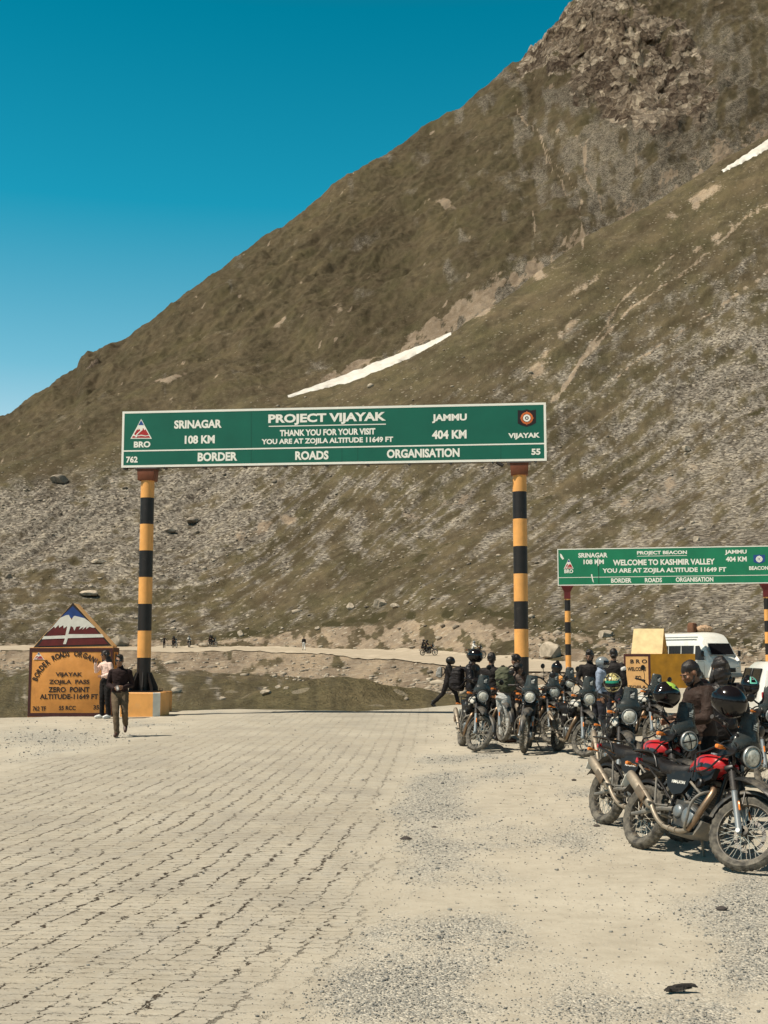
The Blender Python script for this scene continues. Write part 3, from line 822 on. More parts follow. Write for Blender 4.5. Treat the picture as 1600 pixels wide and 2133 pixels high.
# ------------------------------------------------------------------ unseen slopes added behind and beside the camera, blocking low sky light
aa = np.linspace(math.atan(.9), 2*math.pi-math.atan(.9), 140)           # turned from straight ahead
rr0 = np.linspace(0, 1, 16)[:, None]
hgt = 95+60*fbm(aa*2.2, aa*0, 3, 44)[None]+25*fbm(aa*9, aa*0, 3, 45)[None]
rad = 190+420*rr0
HX, HY = np.sin(aa)[None]*rad, np.cos(aa)[None]*rad
HZ = -6+hgt*(rr0**1.25)*(1+.12*fbm(HX/60, HY/60, 3, 46))
one = np.ones_like(HX)
added_hills = grid_mesh('hills', HX[:, ::-1], HY[:, ::-1], HZ[:, ::-1], dict(scree=one*.3, bare=one*.1, rock=one*0, green=one*.5, dark=one*0, tone=one*.5, roadm=one*0, far=one), [M['terrain']])
tag(added_hills, kind='structure')
# a skirt of open ground between the parking ground and those hills
bb = np.linspace(math.atan(.9), 2*math.pi-math.atan(.9), 140); q0 = np.linspace(0, 1, 6)[:, None]
rad = 24+200*q0
BX, BY = np.sin(bb)[None]*rad, np.cos(bb)[None]*rad
BZ = -.9+0*BX-5*q0
o_ = np.ones_like(BX)
valley = grid_mesh('valley_ground', BX[:, ::-1], BY[:, ::-1], BZ[:, ::-1], dict(scree=o_*.4, bare=o_*.4, rock=o_*0, green=o_*.5, dark=o_*0, tone=o_*.5, roadm=o_*0, far=o_*0), [M['terrain']])
tag(valley, kind='structure')
# ------------------------------------------------------------------ the parking ground with worn paving and gravel
xe = e_az*e_d
xs = np.unique(np.concatenate([np.linspace(-46, -14, 22), np.linspace(-14, 14, 150), np.linspace(14, 60, 40)]))
def edge_y(x): return np.interp(x, xe, e_d)+fbm(x/2.2, x*0, 4, 3)*.5
ss = np.concatenate([np.linspace(0, .42, 24, endpoint=False), np.linspace(.42, 1, 230)])
EY = edge_y(xs)
GX = np.broadcast_to(xs, (len(ss), len(xs))).copy()
GY = -30+(EY[None]+30)*ss[:, None]
GZ = SLOPE*GY+.010*fbm(GX/1.3, GY/1.3, 3, 2)
rim = sstep(.985, 1.0, ss)[:, None]
GZ = GZ-.05*rim
# a skirt buried under the rim
GX = np.vstack([GX, GX[-1:]]); GY = np.vstack([GY, GY[-1:]+.6]); GZ = np.vstack([GZ, GZ[-1:]-.6])
yy = np.maximum(GY, 2.0)
U = GX+4.1*np.exp(-yy/5.5)-.035*(yy-15)                # joints bend as the road swings
V_ = GY+.05*GX
# where paving shows: between the left shoulder and the gravelled right side
rl = -6.3+.10*(GY-16)*(GY > 0)+fbm(GX/3, GY/4, 3, 6)*.5
rr_ = np.interp(GY, [-5, 6.8, 8.1, 14.8, 24, 34], [-.6, -.42, -.30, .05, .62, 1.6])+fbm(GX/1.2, GY/2.5, 4, 7)*.45
pave = sstep(-.5, .6, GX-rl)*sstep(.30, -.45, GX-rr_)
iu, iv = toimg(GX, np.maximum(GY, 4), GZ)
def ib(x, y, rx, ry, rot=0):
    c, s = math.cos(R(rot)), math.sin(R(rot)); dx, dy = iu-x, iv-y
    return np.exp(-(((dx*c+dy*s)/rx)**2+((-dx*s+dy*c)/ry)**2))
gvl = (1-pave)*np.clip(.27+.55*fbm(GX/1.1, GY/1.8, 4, 8)+.9*ib(800, 2060, 170, 70, -15)+.6*ib(900, 1930, 190, 40)+.8*ib(1560, 2020, 110, 50)+.8*ib(1560, 1860, 90, 70)+.65*ib(900, 1690, 100, 70, -60)
        +.55*ib(1130, 1740, 200, 30)+.4*ib(1250, 2110, 300, 30)+.4*ib(1030, 1600, 120, 30), 0, 1)*(GY > -2)
gvl = np.maximum(gvl, .85*ib(110, 1537, 170, 26, 2)*(1-pave))
def ground_mat():
    s = NT('dusty paving and gravel'); v = s.coord()
    pv, gv, ac, al = s.attr('pave'), s.attr('gravel'), s.attr('across'), s.attr('along')
    n1 = s.noise(v, .55, 6, .65); n2 = s.noise(v, 4.5, 6, .68); n3 = s.noise(v, 34, 4, .7)
    base = s.ramp(s.mix(.5, n1, n2), [(.28, (.305, .270, .215)), (.5, (.418, .378, .306)), (.72, (.515, .472, .390))])
    # long wandering joints with broken edges
    wob_ = s.math('MULTIPLY_ADD', s.noise(v, 3.2, 4, .65), .16, -.08)
    wob2 = s.math('MULTIPLY_ADD', s.noise(v, 20, 3, .65), .10, -.05)
    blk = s.n('TexWhiteNoise', noise_dimensions='2D'); cv = s.n('CombineXYZ')
    s.l(s.math('FLOOR', s.math('DIVIDE', s.math('ADD', al, s.math('MULTIPLY', wob_, .6)), .125)), cv.inputs[0]); s.l(s.math('FLOOR', s.math('DIVIDE', ac, 1.0)), cv.inputs[1]); s.l(cv.outputs[0], blk.inputs['Vector'])
    jit = s.math('MULTIPLY_ADD', blk.outputs['Value'], .055, -.0275)
    uu = s.math('ADD', s.math('ADD', s.math('ADD', ac, wob_), wob2), jit)
    fr = s.math('ABSOLUTE', s.math('SUBTRACT', s.math('FRACT', s.math('DIVIDE', uu, .25)), .5))   # .5 on the joint
    breaks = s.noise(v, 13, 4, .72)
    lid = s.n('TexWhiteNoise', noise_dimensions='1D'); s.l(s.math('FLOOR', s.math('ADD', s.math('DIVIDE', uu, .25), .5)), lid.inputs['W'])
    big = s.noise(v, .55, 3, .6)
    brk = s.math('ADD', s.math('MULTIPLY', breaks, 1.0), s.math('ADD', s.math('MULTIPLY', lid.outputs['Value'], .05), s.math('MULTIPLY', big, .28)))
    jw = s.math('MULTIPLY_ADD', brk, -.42, .749)
    jd = s.n('MapRange', interpolation_type='SMOOTHSTEP'); s.l(s.math('SUBTRACT', fr, jw), jd.inputs[0])
    jd.inputs[1].default_value = -.012; jd.inputs[2].default_value = .030
    long_j = jd.outputs[0]
    # finer cross joints
    vv = s.math('ADD', s.math('ADD', al, s.math('MULTIPLY', wob_, 1.1)), s.math('MULTIPLY', wob2, 1.0))
    fr2 = s.math('ABSOLUTE', s.math('SUBTRACT', s.math('FRACT', s.math('DIVIDE', vv, .125)), .5))
    c2 = s.n('MapRange', interpolation_type='SMOOTHSTEP'); s.l(s.math('SUBTRACT', fr2, s.math('MULTIPLY_ADD', s.noise(v, 8, 4, .75), -.42, .665)), c2.inputs[0])
    c2.inputs[1].default_value = 0; c2.inputs[2].default_value = .06
    cross_j = s.math('MULTIPLY', c2.outputs[0], .75)
    pits = s.ramp(s.noise(v, 15, 3, .6), [(.64, 0), (.71, 1)])
    jt = s.math('MULTIPLY', s.math('MINIMUM', 1.0, s.math('ADD', s.math('ADD', long_j, s.math('MULTIPLY', cross_j, .5)), s.math('MULTIPLY', pits, .45))), s.math('MULTIPLY', pv, s.ramp(s.math('DIVIDE', s.math('MULTIPLY_ADD', s.noise(v, .22, 3), 16, s.math('ADD', al, -8)), 40), [(.30, 1), (.68, .22)])))
    slab = s.noise(s.coord(scale=(3.5, 16, 3.5)), 1.0, 5, .7)
    pcol = s.mix(s.ramp(n2, [(.45, 0), (.75, .55)]), base, (.29, .275, .245))
    pcol = s.mix(s.ramp(s.noise(v, .9, 4, .6), [(.45, 0), (.72, .6)]), pcol, (.30, .275, .235))
    pcol = s.mix(.5, pcol, s.ramp(slab, [(.3, (.70, .70, .70)), (.55, (1.0, 1.0, 1.0)), (.75, (1.2, 1.19, 1.17))]), 'MULTIPLY')
    pcol = s.mix(s.math('MULTIPLY', jt, .95), pcol, (.045, .032, .022))
    # gravel: bluish chips among dust
    vo = s.n('TexVoronoi'); vo.inputs['Scale'].default_value = 60; s.l(v, vo.inputs['Vector'])
    vs_ = s.n('SeparateColor'); s.l(vo.outputs['Color'], vs_.inputs[0])
    chips = s.ramp(vs_.outputs[0], [(0, (.10, .10, .095)), (.35, (.24, .245, .235)), (.7, (.42, .40, .35)), (1, (.62, .57, .48))])
    gm = s.n('MapRange', interpolation_type='SMOOTHSTEP'); s.l(s.math('MULTIPLY_ADD', s.noise(v, 9, 5, .75), .9, s.math('ADD', gv, -.45)), gm.inputs[0])
    gm.inputs[1].default_value = .25; gm.inputs[2].default_value = .95
    col = s.mix(pv, base, pcol)
    col = s.mix(s.math('MULTIPLY', gm.outputs[0], .68), col, chips)
    spk = s.ramp(n3, [(.61, 0), (.68, 1)])
    col = s.mix(s.math('MULTIPLY', spk, .5), col, (.15, .135, .11))
    h = s.math('ADD', s.math('MULTIPLY', n2, .35), s.math('MULTIPLY', n3, .20))
    h = s.math('ADD', h, s.math('MULTIPLY', s.math('MULTIPLY', slab, pv), .55))
    h = s.math('SUBTRACT', h, s.math('MULTIPLY', jt, 1.1))
    h = s.math('ADD', h, s.math('MULTIPLY', s.math('MULTIPLY', vo.outputs['Distance'], gm.outputs[0]), -.5))
    return s.set(col, .95, s.bump(h, .85, .03), Specular_IOR_Level=.12)
M['ground'] = ground_mat()
ground = grid_mesh('ground', GX, GY, GZ, dict(pave=pave, gravel=gvl), [M['ground']], uv=(U, V_))
tag(ground, kind='structure')

M['gravel'] = stone_mat('loose gravel', [(.08, (.055, .055, .052)), (.35, (.17, .175, .17)), (.7, (.33, .32, .29)), (1, (.55, .50, .42))], 30)
rng = np.random.default_rng(5)
# loose chips, thickest where the gravel lies bare
N = 90000
iy = rng.uniform(1500, 2170, N); ix = rng.uniform(-80, 1700, N)
tt = np.array([[*ray(a, b)] for a, b in ((0, 1500),)])
c_, s_ = math.cos(PITCH), math.sin(PITCH)
u_ = (ix-CX)/F; v_ = (CY-iy)/F; k_ = c_-v_*s_
d_ = CAMZ/(SLOPE-(s_+v_*c_)/k_); x_ = u_/k_*d_
from_grid_j = np.clip(np.searchsorted(xs, x_), 0, len(xs)-1)
row_s = (d_+30)/(edge_y(x_)+30)
from_grid_i = np.clip(np.searchsorted(ss, row_s), 0, len(ss)-1)
gq = gvl[from_grid_i, from_grid_j]; pq = pave[from_grid_i, from_grid_j]
den = .055*(1-pq)+.010+.85*np.clip(gq-.18, 0, 1)**1.5
okk = (rng.uniform(0, 1, N) < den) & (row_s < .99)
x_, d_, iyk = x_[okk], d_[okk], iy[okk]; n = len(x_)
S = np.exp(rng.normal(-.15, .38, n))*np.interp(d_, [6, 12, 25, 35], [.0046, .0072, .013, .020])
P = np.stack([x_, d_, SLOPE*d_+.010*fbm(x_/1.3, d_/1.3, 3, 2)+S*.25], -1)
gv = scatter_mesh('gravel', P, S, rng, M['gravel'], .75)
tag(gv, 'loose grey gravel chips scattered over the dusty ground', 'gravel', kind='stuff')
# ------------------------------------------------------------------ lettering
_fc = {}
def glyphs(txt, bold=.018):
    """flat outline of the words, normalised to a box 0..1 by 0..1"""
    if (txt, bold) in _fc: return _fc[(txt, bold)]
    cu = bpy.data.curves.new('lettering', 'FONT'); cu.body = txt; cu.size = 1; cu.offset = bold; cu.resolution_u = 3
    cu.fill_mode = 'FRONT'
    ob = bpy.data.objects.new('lettering', cu); COL.objects.link(ob)
    dg = bpy.context.evaluated_depsgraph_get(); dg.update()
    me = ob.evaluated_get(dg).to_mesh()
    v = np.array([p.co for p in me.vertices])[:, :2]; f = [tuple(p.vertices) for p in me.polygons]
    ob.evaluated_get(dg).to_mesh_clear()
    bpy.data.objects.remove(ob); bpy.data.curves.remove(cu)
    lo, hi = v.min(0), v.max(0); asp = (hi[0]-lo[0])/(hi[1]-lo[1]); v = (v-lo)/(hi-lo)
    _fc[(txt, bold)] = (v, f, asp); return _fc[(txt, bold)]
class Face:
    """a flat painted face; places marks on it where the photo shows them"""
    def __init__(s, origin, ux, uz, out):
        s.o, s.ux, s.uz, s.n = Vector(origin), Vector(ux).normalized(), Vector(uz).normalized(), Vector(out).normalized()
    def uv(s, px, py):
        a, t = ray(px, py); d = Vector((a, 1, t)); c = Vector((0, 0, CAMZ))
        k = (s.o-c).dot(s.n)/d.dot(s.n); p = c+d*k-s.o
        return p.dot(s.ux), p.dot(s.uz)
def put_text(mb, face, L, txt, x0, x1, yc, cap, off=.004, bold=.018, rot=None):
    """words between x0 and x1, centred on height yc with capitals cap high (photo points); L turns face units into local ones"""
    v, f, asp = glyphs(txt, bold)
    yl = yc
    a0 = face.uv(x0, yl); a1 = face.uv(x1, yl); b0 = face.uv((x0+x1)/2, yc+cap/2); b1 = face.uv((x0+x1)/2, yc-cap/2)
    w, h = a1[0]-a0[0], b1[1]-b0[1]; cx, cz = (a0[0]+a1[0])/2, (b0[1]+b1[1])/2
    mb.add([L((p[0]-.5)*w+cx, (p[1]-.5)*h+cz, off) for p in v], f)
def letter(face, L, items, parent, mat, off=.004, bold=.03):
    for t, x0, x1, y, cap in items:
        mb = MB(); put_text(mb, face, L, t, x0, x1, y, cap, off, bold)
        mb.build('lettering', mat, parent, smooth=False, fix=False)
def put_poly(mb, face, L, pts, off=.004):
    q = [face.uv(*p) for p in pts]
    mb.add([L(a, b, off) for a, b in q], [tuple(range(len(q)))])
def put_disc(mb, face, L, x, y, r0, r1, off, n=28):
    c = face.uv(x, y); k = (face.uv(x+10, y)[0]-c[0])/10
    vs, fs = [], []
    for i in range(n):
        w = 2*math.pi*i/n
        vs.append(L(c[0]+math.cos(w)*r1*k, c[1]+math.sin(w)*r1*k, off))
    if r0 <= 0: fs.append(tuple(range(n)))
    else:
        for i in range(n):
            w = 2*math.pi*i/n; vs.append(L(c[0]+math.cos(w)*r0*k, c[1]+math.sin(w)*r0*k, off))
        for i in range(n): fs.append((i, (i+1) % n, (i+1) % n+n, i+n))
    mb.add(vs, fs)
def triangle_emblem(face, L, x0, x1, yt, yb, parent, off=.004):
    """mountain emblem: white edged triangle, blue sky, white peaks, red slopes with a white road"""
    g = lambda u, v: (x0+(x1-x0)*u, yb+(yt-yb)*v)
    e = MB(); put_poly(e, face, L, [g(0, 0), g(1, 0), g(.5, 1)], off); w = e.build('emblem', M['sign_white'], parent, smooth=False, fix=False)
    e = MB(); put_poly(e, face, L, [g(.37, .69), g(.63, .69), g(.5, .93)], off+.004); e.build('emblem_sky', M['sign_blue'], w, smooth=False, fix=False)
    e = MB()
    put_poly(e, face, L, [g(.075, .05), g(.925, .05), g(.87, .15), g(.70, .12), g(.5, .15), g(.3, .11), g(.115, .14)], off+.004)
    put_poly(e, face, L, [g(.17, .22), g(.30, .17), g(.50, .21), g(.72, .17), g(.86, .20), g(.70, .49), g(.66, .42), g(.60, .54), g(.54, .45), g(.47, .40), g(.40, .52), g(.36, .42), g(.32, .49)], off+.004)
    e.build('emblem_slopes', M['sign_red'], w, smooth=False, fix=False)
    e = MB(); put_poly(e, face, L, [g(.22, .07), g(.30, .07), g(.34, .22), g(.45, .33), g(.60, .46), g(.56, .47), g(.40, .35), g(.29, .24)], off+.008)
    e.build('emblem_road', M['sign_white'], w, smooth=False, fix=False)
    return w
def target_emblem(face, L, x, y, w, h, parent, shield, ring, off=.004):
    e = MB(); a, b = w/2, h/2
    put_poly(e, face, L, [(x-a, y-b*.92), (x-a*.45, y-b*.88), (x, y-b*1.02), (x+a*.45, y-b*.88), (x+a, y-b*.98), (x+a, y+b*.55), (x+a*.6, y+b*.78), (x, y+b), (x-a*.6, y+b*.82), (x-a, y+b*.6)][::-1], off)
    sh = e.build('emblem', shield, parent, smooth=False, fix=False)
    r = h*.36
    e = MB(); put_disc(e, face, L, x, y, r*.68, r, off+.004)
    for i in range(4):
        c, s = math.cos(i*math.pi/2), math.sin(i*math.pi/2)
        put_poly(e, face, L, [(x+c*r*.6-s*r*.06, y+s*r*.6+c*r*.06), (x+c*r*1.1-s*r*.06, y+s*r*1.1+c*r*.06), (x+c*r*1.1+s*r*.06, y+s*r*1.1-c*r*.06), (x+c*r*.6+s*r*.06, y+s*r*.6-c*r*.06)], off+.005)
    e.build('emblem_ring', ring, sh, smooth=False, fix=False)
    e = MB(); put_disc(e, face, L, x, y, r*.30, r*.60, off+.006); put_disc(e, face, L, x, y, 0, r*.14, off+.006)
    e.build('emblem_target', M['sign_white'], sh, smooth=False, fix=False)

# ------------------------------------------------------------------ a gantry over the road
def gantry(name, label, P0, P1, board_px, board_z, yoff, thick, radius, stripes_top, stripe, zcap, over, green, border):
    """P0, P1: feet of the two posts; over: how far the board runs past them"""
    mid = (P0+P1)/2; mid.z = (P0.z+P1.z)/2
    ang = math.atan2(P1.y-P0.y, P1.x-P0.x)
    root = empty(name, mid, ang, label, 'sign gantry', 'gantries over the road')
    ux = Vector((math.cos(ang), math.sin(ang), 0)); out = Vector((math.sin(ang), -math.cos(ang), 0))
    half = (P1.xy-P0.xy).length/2
    face = Face(mid+out*yoff, ux, (0, 0, 1), out)
    L = lambda u, w, off=0: Vector((u, -yoff-off, w))
    return root, face, L, half

# main gantry -------------------------------------------------------
PA, PB = at(299.5, 35.6), at(1087, 34.4)
root, face, L, half = gantry('sign_gantry', 'tall gantry with dark green Project Vijayak board on yellow and black posts', PA, PB, None, None, .24, .3, .19, 0, 0, 0, 0, None, None)
a, b, c, d = face.uv(254, 858), face.uv(1138, 837.5), face.uv(254, 973.5), face.uv(1138, 960.5)
u0, u1 = (a[0]+c[0])/2, (b[0]+d[0])/2
zt0, zb0 = (a[1]+b[1])/2, (c[1]+d[1])/2
tilt = ((b[1]-a[1])+(d[1]-c[1]))/2/(u1-u0)           # the board hangs a touch out of level
def zlev(u): return (u-(u0+u1)/2)*tilt
def board(root, L, u0, u1, zb, zt, thick, mat, edge, sep, bw, zl):
    # sheet
    m = MB(); vs = []
    for off in (0, -.02):
        for (u, z) in ((u0, zb), (u1, zb), (u1, zt), (u0, zt)): vs.append(L(u, z+zl(u), off))
    m.add(vs, [(0,1,2,3),(7,6,5,4),(0,4,5,1),(1,5,6,2),(2,6,7,3),(3,7,4,0)])
    bd = m.build('sign_board', mat, root, smooth=False)
    m = MB()
    def strip(ua, za, ub, zb_, w, off=.004, hor=True):
        if hor: p = [(ua, za-w/2), (ub, zb_-w/2), (ub, zb_+w/2), (ua, za+w/2)]
        else: p = [(ua-w/2, za), (ua+w/2, za), (ub+w/2, zb_), (ub-w/2, zb_)]
        m.add([L(x, z+zl(x), off) for x, z in p], [(0, 1, 2, 3)])
    strip(u0+bw, zb+bw/2, u1-bw, zb+bw/2, bw); strip(u0+bw, zt-bw/2, u1-bw, zt-bw/2, bw)
    strip(u0+bw/2, zb, u0+bw/2, zt, bw, hor=False); strip(u1-bw/2, zb, u1-bw/2, zt, bw, hor=False)
    strip(u0+bw, sep, u1-bw, sep, bw*.62)
    m.build('white_border', M['sign_white'], bd, smooth=False, fix=False)
    # frame of angle iron behind
    m = MB()
    for z in (zb+.06, (zb+zt)/2, zt-.06):
        m.add([L(u, z+zl(u)+dz, -.02-o) for u in (u0+.02, u1-.02) for dz in (-.05, .05) for o in (.0, thick-.02)], [(0,1,3,2),(4,6,7,5),(0,4,5,1),(2,3,7,6),(0,2,6,4),(1,5,7,3)])
    k = 0
    while u0+.05+k*1.15 < u1:
        u = u0+.05+k*1.15; k += 1
        m.add([L(u+du, z+zl(u), -.02-o) for du in (0, .06) for z in (zb-.045, zt-.03) for o in (.003, thick*.8)], [(0,1,3,2),(4,6,7,5),(0,4,5,1),(2,3,7,6),(0,2,6,4),(1,5,7,3)])
    m.build('board_frame', M['sign_back'], root, smooth=False)
    return bd
sepz = (face.uv(254, 940.5)[1]+face.uv(1138, 923)[1])/2
bd = board(root, L, u0, u1, zb0, zt0, .34, M['green'], 0, sepz, .062, zlev)
letter(face, L, (('SRINAGAR',363,462,883.5,17.5),('108 KM',385,447.5,915.5,17.5),('PROJECT VIJAYAK',559,804,872.3,23.5),('THANK YOU FOR YOUR VISIT',583,782,900.3,13.5),
        ('YOU ARE AT ZOJILA ALTITUDE 11649 FT',545,819,919,14.5),('JAMMU',900,972.5,871.5,18.5),('404 KM',900,972,905,18.5),('VIJAYAK',1059,1125,908.5,13.5),('55',1107,1126,941,13),
        ('BORDER',412,494.5,951.3,18.5),('ROADS',615,684.5,948.6,18.5),('ORGANISATION',806,957.5,944,18.5),('762',263,287,957.3,13.5),('BRO',279,313.5,925.8,13)), bd, M['sign_white'], bold=.042)
tx = MB()
put_poly(tx, face, L, [(560,887.2),(804,882.6),(804,884.6),(560,889.2)][::-1])
tx.build('underline', M['sign_white'], bd, smooth=False, fix=False)
for px_, y0_, y1_ in ((523, 848, 966), (745, 844, 963), (1043, 925, 962), (712, 932, 963)):
    m = MB(); put_poly(m, face, L, [(px_, y0_), (px_+.9, y0_), (px_+.9, y1_), (px_, y1_)][::-1], .003); m.build('panel_seam', M['seam'], bd, smooth=False, fix=False)
triangle_emblem(face, L, 272, 316.5, 872.5, 914, bd)
target_emblem(face, L, 1097.5, 871, 38, 36, bd, M['emblem_dark'], M['emblem_orange'])
def post(root, u, zbot, ztop, r, segs, first_orange, mats, flange=True):
    m = MB(); z = ztop; k = 0 if first_orange else 1
    for h in segs+[99]:
        z2 = max(zbot, z-h); m.cm = k % 2
        m.lathe([(r, z2), (r, z)], (u, 0, 0), 'z', 28)
        z = z2; k += 1
        if z <= zbot+1e-6: break
    o = m.build('post', mats, root, angle=60)
    return o
OB = [M['orange'], M['black_paint']]
zpost = zb0-.02
s1 = [(face.uv(309, 973)[1]-face.uv(308, 1033.5)[1])]
post(root, -half, .66, zpost+zlev(-half), .19, s1+[.745]*6, True, OB)
post(root, half, .25, zpost+zlev(half), .19, [.79]+[.745]*6, True, OB)
for sg in (-1, 1):
    zz = zpost+zlev(sg*half)
    m = MB(); m.box((sg*half, 0, zz-.17), (.46, .42, .34), taper=1.10, bev=.015)
    br = m.build('post_bracket', M['rustbrown'], root)
    m = MB(); m.box((sg*half, 0, zz+.0), (.66, .50, .035))
    m.build('cap_plate', M['sign_back'], br, smooth=False)
    zb_ = .66 if sg < 0 else .25
    m = MB(); m.box((sg*half, 0, zb_+.012), (.86, .86, .03))
    for k in range(8):
        w = k*math.pi/4+.2; c, s = math.cos(w), math.sin(w)
        q = [(.18, 0), (.40, 0), (.40, .10), (.22, .50), (.18, .50)]
        vs = [Vector((sg*half+c*x-s*t, s*x+c*t, zb_+.028+z)) for t in (-.012, .012) for x, z in q]
        m.add(vs, [(0,1,2,3,4),(9,8,7,6,5)]+[(i, (i+1) % 5, (i+1) % 5+5, i+5) for i in range(5)])
    m.build('base_flange', M['black_paint'], root, smooth=False)
    # concrete foot: orange faces, white painted corners
    H = .65 if sg < 0 else .24
    m = MB(); w, dd, cchm = .62, .60, .16
    oct_ = [(-w+cchm, -dd), (w-cchm, -dd), (w, -dd+cchm), (w, dd-cchm), (w-cchm, dd), (-w+cchm, dd), (-w, dd-cchm), (-w, -dd+cchm)]
    n0 = len(m.v)
    rings = [[Vector((sg*half+x*k, y*k, z)) for x, y in oct_] for z, k in ((-.15, 1), (H-.02, 1), (H, .97))]
    m.loft(rings)
    m.m = [1 if (i < 16 and i % 8 in (1, 3, 5, 7)) else 0 for i in range(len(m.f))]
    m.build('concrete_foot', [M['orange'], M['white_wall']], root, smooth=False)
lamp = MB(); lamp.tube([L(u1-1.35, zb0-.02, -.05), L(u1-1.18, zb0-.12, -.02)], .05, 8); lamp.build('small_spotlight', M['black_paint'], root)

# neighbour of the main foot: a low orange concrete block
bk = empty('concrete_block', at(337, 37.6), -.09, 'low dark orange concrete block beside the foot of the left gantry post', 'concrete block')
m = MB(); m.box((0, 0, .27), (.42, .9, .62), bev=.02); m.build('block', M['ochre'], bk)
for x, y in ((-.1, -.3), (.1, -.3), (-.1, .2)):
    m = MB(); m.tube([(x, y, .57), (x, y, .68)], .014, 6); m.build('bolt', M['bolt'], bk)

# second gantry, farther off ---------------------------------------
PC, PD = at(1184.5, 60.5), at(1602, 59.0)
root2, face2, L2, half2 = gantry('sign_gantry', 'smaller distant gantry with brighter green Project Beacon board behind the parked motorcycles', PC, PD, None, None, .16, .3, .16, 0, 0, 0, 0, None, None)
a, b, c, d = face2.uv(1161.5, 1144), face2.uv(1600, 1136), face2.uv(1161.5, 1219.5), face2.uv(1600, 1215.5)
u0b = (a[0]+c[0])/2; u1b = half2+(-half2-u0b)
ztb, zbb = (a[1]+b[1])/2, (c[1]+d[1])/2
tilt2 = ((b[1]-a[1])+(d[1]-c[1]))/2/(b[0]-a[0])
zl2 = lambda u: (u-(u0b+b[0])/2)*tilt2
sep2 = (face2.uv(1161.5, 1203.2)[1]+face2.uv(1600, 1198)[1])/2
bd2 = board(root2, L2, u0b, u1b, zbb, ztb, .25, M['green2'], 0, sep2, .042, zl2)
letter(face2, L2, (('SRINAGAR',1204.7,1265.6,1156.5,10),('108 KM',1215.6,1258,1170.3,10),('PROJECT BEACON',1327,1431,1152,9.5),('WELCOME TO KASHMIR VALLEY',1277,1489,1170.8,12.3),
        ('YOU ARE AT ZOJILA ALTITUDE 11649 FT',1255,1513,1188.6,12.3),('JAMMU',1510,1555.5,1150.5,10.5),('404 KM',1512,1555.5,1164.6,10.5),('BRO',1175.6,1194,1190,8),('BEACON',1560.5,1600.5,1183.2,8),
        ('BORDER',1273,1315.5,1209.2,9.6),('ROADS',1343.3,1379,1208.3,9.6),('ORGANISATION',1407.7,1486,1207.0,9.6),('55',1603,1612,1205,8)), bd2, M['sign_white'], bold=.036)
tx = MB()
put_poly(tx, face2, L2, [(1327,1158.2),(1431,1156.6),(1431,1157.6),(1327,1159.2)][::-1])
tx.build('underline', M['sign_white'], bd2, smooth=False, fix=False)
m = MB(); put_poly(m, face2, L2, [(1246.4,1168),(1247.6,1168),(1248.2,1215),(1247.0,1215)][::-1], .006); m.build('panel_seam', M['black_paint'], bd2, smooth=False, fix=False)
for pl in ([(1231,1197),(1233.5,1195.5),(1235.5,1207),(1237.5,1214.5),(1234.5,1211)], [(1243,1168),(1246.3,1161),(1247,1178),(1245.5,1180)], [(1166.5,1153),(1170,1155),(1175,1164),(1172,1166),(1167.5,1160)]):
    m = MB(); put_poly(m, face2, L2, pl[::-1], .006); m.build('peeled_patch', M['sign_white'], bd2, smooth=False, fix=False)
triangle_emblem(face2, L2, 1174.5, 1195, 1164, 1185, bd2)
target_emblem(face2, L2, 1581.5, 1164.5, 24, 19, bd2, M['sign_blue'], M['sign_white'])
zp2 = zbb
post(root2, -half2, .1, zp2+zl2(-half2)-.25, .135, [.43]+[.52]*5+[.64], True, OB)
post(root2, half2, .1, zp2+zl2(half2)-.25, .135, [.43]+[.52]*5+[.64], True, OB)
for sg in (-1, 1):
    zz = zp2+zl2(sg*half2)
    m = MB(); m.loft([[Vector((sg*half2+x*k, y*k2, zz-z)) for x, y in ((-1,-1),(1,-1),(1,1),(-1,1))] for k, k2, z in ((.145,.145,.62),(.145,.145,.30),(.27,.2,.06),(.30,.2,.01))])
    m.build('post_bracket', M['maroon'], root2, smooth=False)
    m = MB(); m.box((sg*half2, 0, .18), (.9, .9, .5), bev=.02); m.build('concrete_foot', M['orange'], root2)

# ------------------------------------------------------------------ the zero point marker
base = at(148.5, 35.0)
mk = empty('painted_marker', base, 0.0, 'ochre boundary marker with a painted mountain gable and Zojila Pass lettering', 'stone marker')
faceM = Face(base, (1, 0, 0), (0, 0, 1), (0, -1, 0))
LM = lambda u, w, off=0: Vector((u, -off, w))
q = [faceM.uv(61.5, 1350.5), faceM.uv(236, 1347), faceM.uv(236, 1494.5), faceM.uv(61, 1495.5)]
w0, w1, top = q[0][0], q[1][0], (q[0][1]+q[1][1])/2
D = .80
m = MB(); m.box(((w0+w1)/2, D/2, top/2-.1), (w1-w0, D, top+.2), bev=.02)
bodyM = m.build('wall', M['ochre'], mk)
# dark painted edging of the front and side
m = MB()
def rect(ua, ub, za, zb_, off=.006): m.add([LM(ua, za, off), LM(ub, za, off), LM(ub, zb_, off), LM(ua, zb_, off)], [(0, 1, 2, 3)])
ew = .075
rect(w0+.004, w1-.004, .0, .10); rect(w0+.004, w1-.004, top-.12, top-.012); rect(w0+.004, w0+ew, .10, top-.12); rect(w1-ew, w1-.004, .10, top-.12)
for (ya, yb_, za, zb_) in ((.01, D-.01, 0, .10), (.01, D-.01, top-.12, top-.012), (.01, .09, .10, top-.12), (D-.09, D-.01, .10, top-.12)):
    m.add([Vector((w1+.006, y, z)) for y, z in ((ya, za), (yb_, za), (yb_, zb_), (ya, zb_))], [(0, 1, 2, 3)])
m.build('dark_edging', M['edge_dark'], bodyM, smooth=False, fix=False)
ap = faceM.uv(152, 1257); gl_, gr_ = faceM.uv(70, 1349.5), faceM.uv(235, 1346.5)
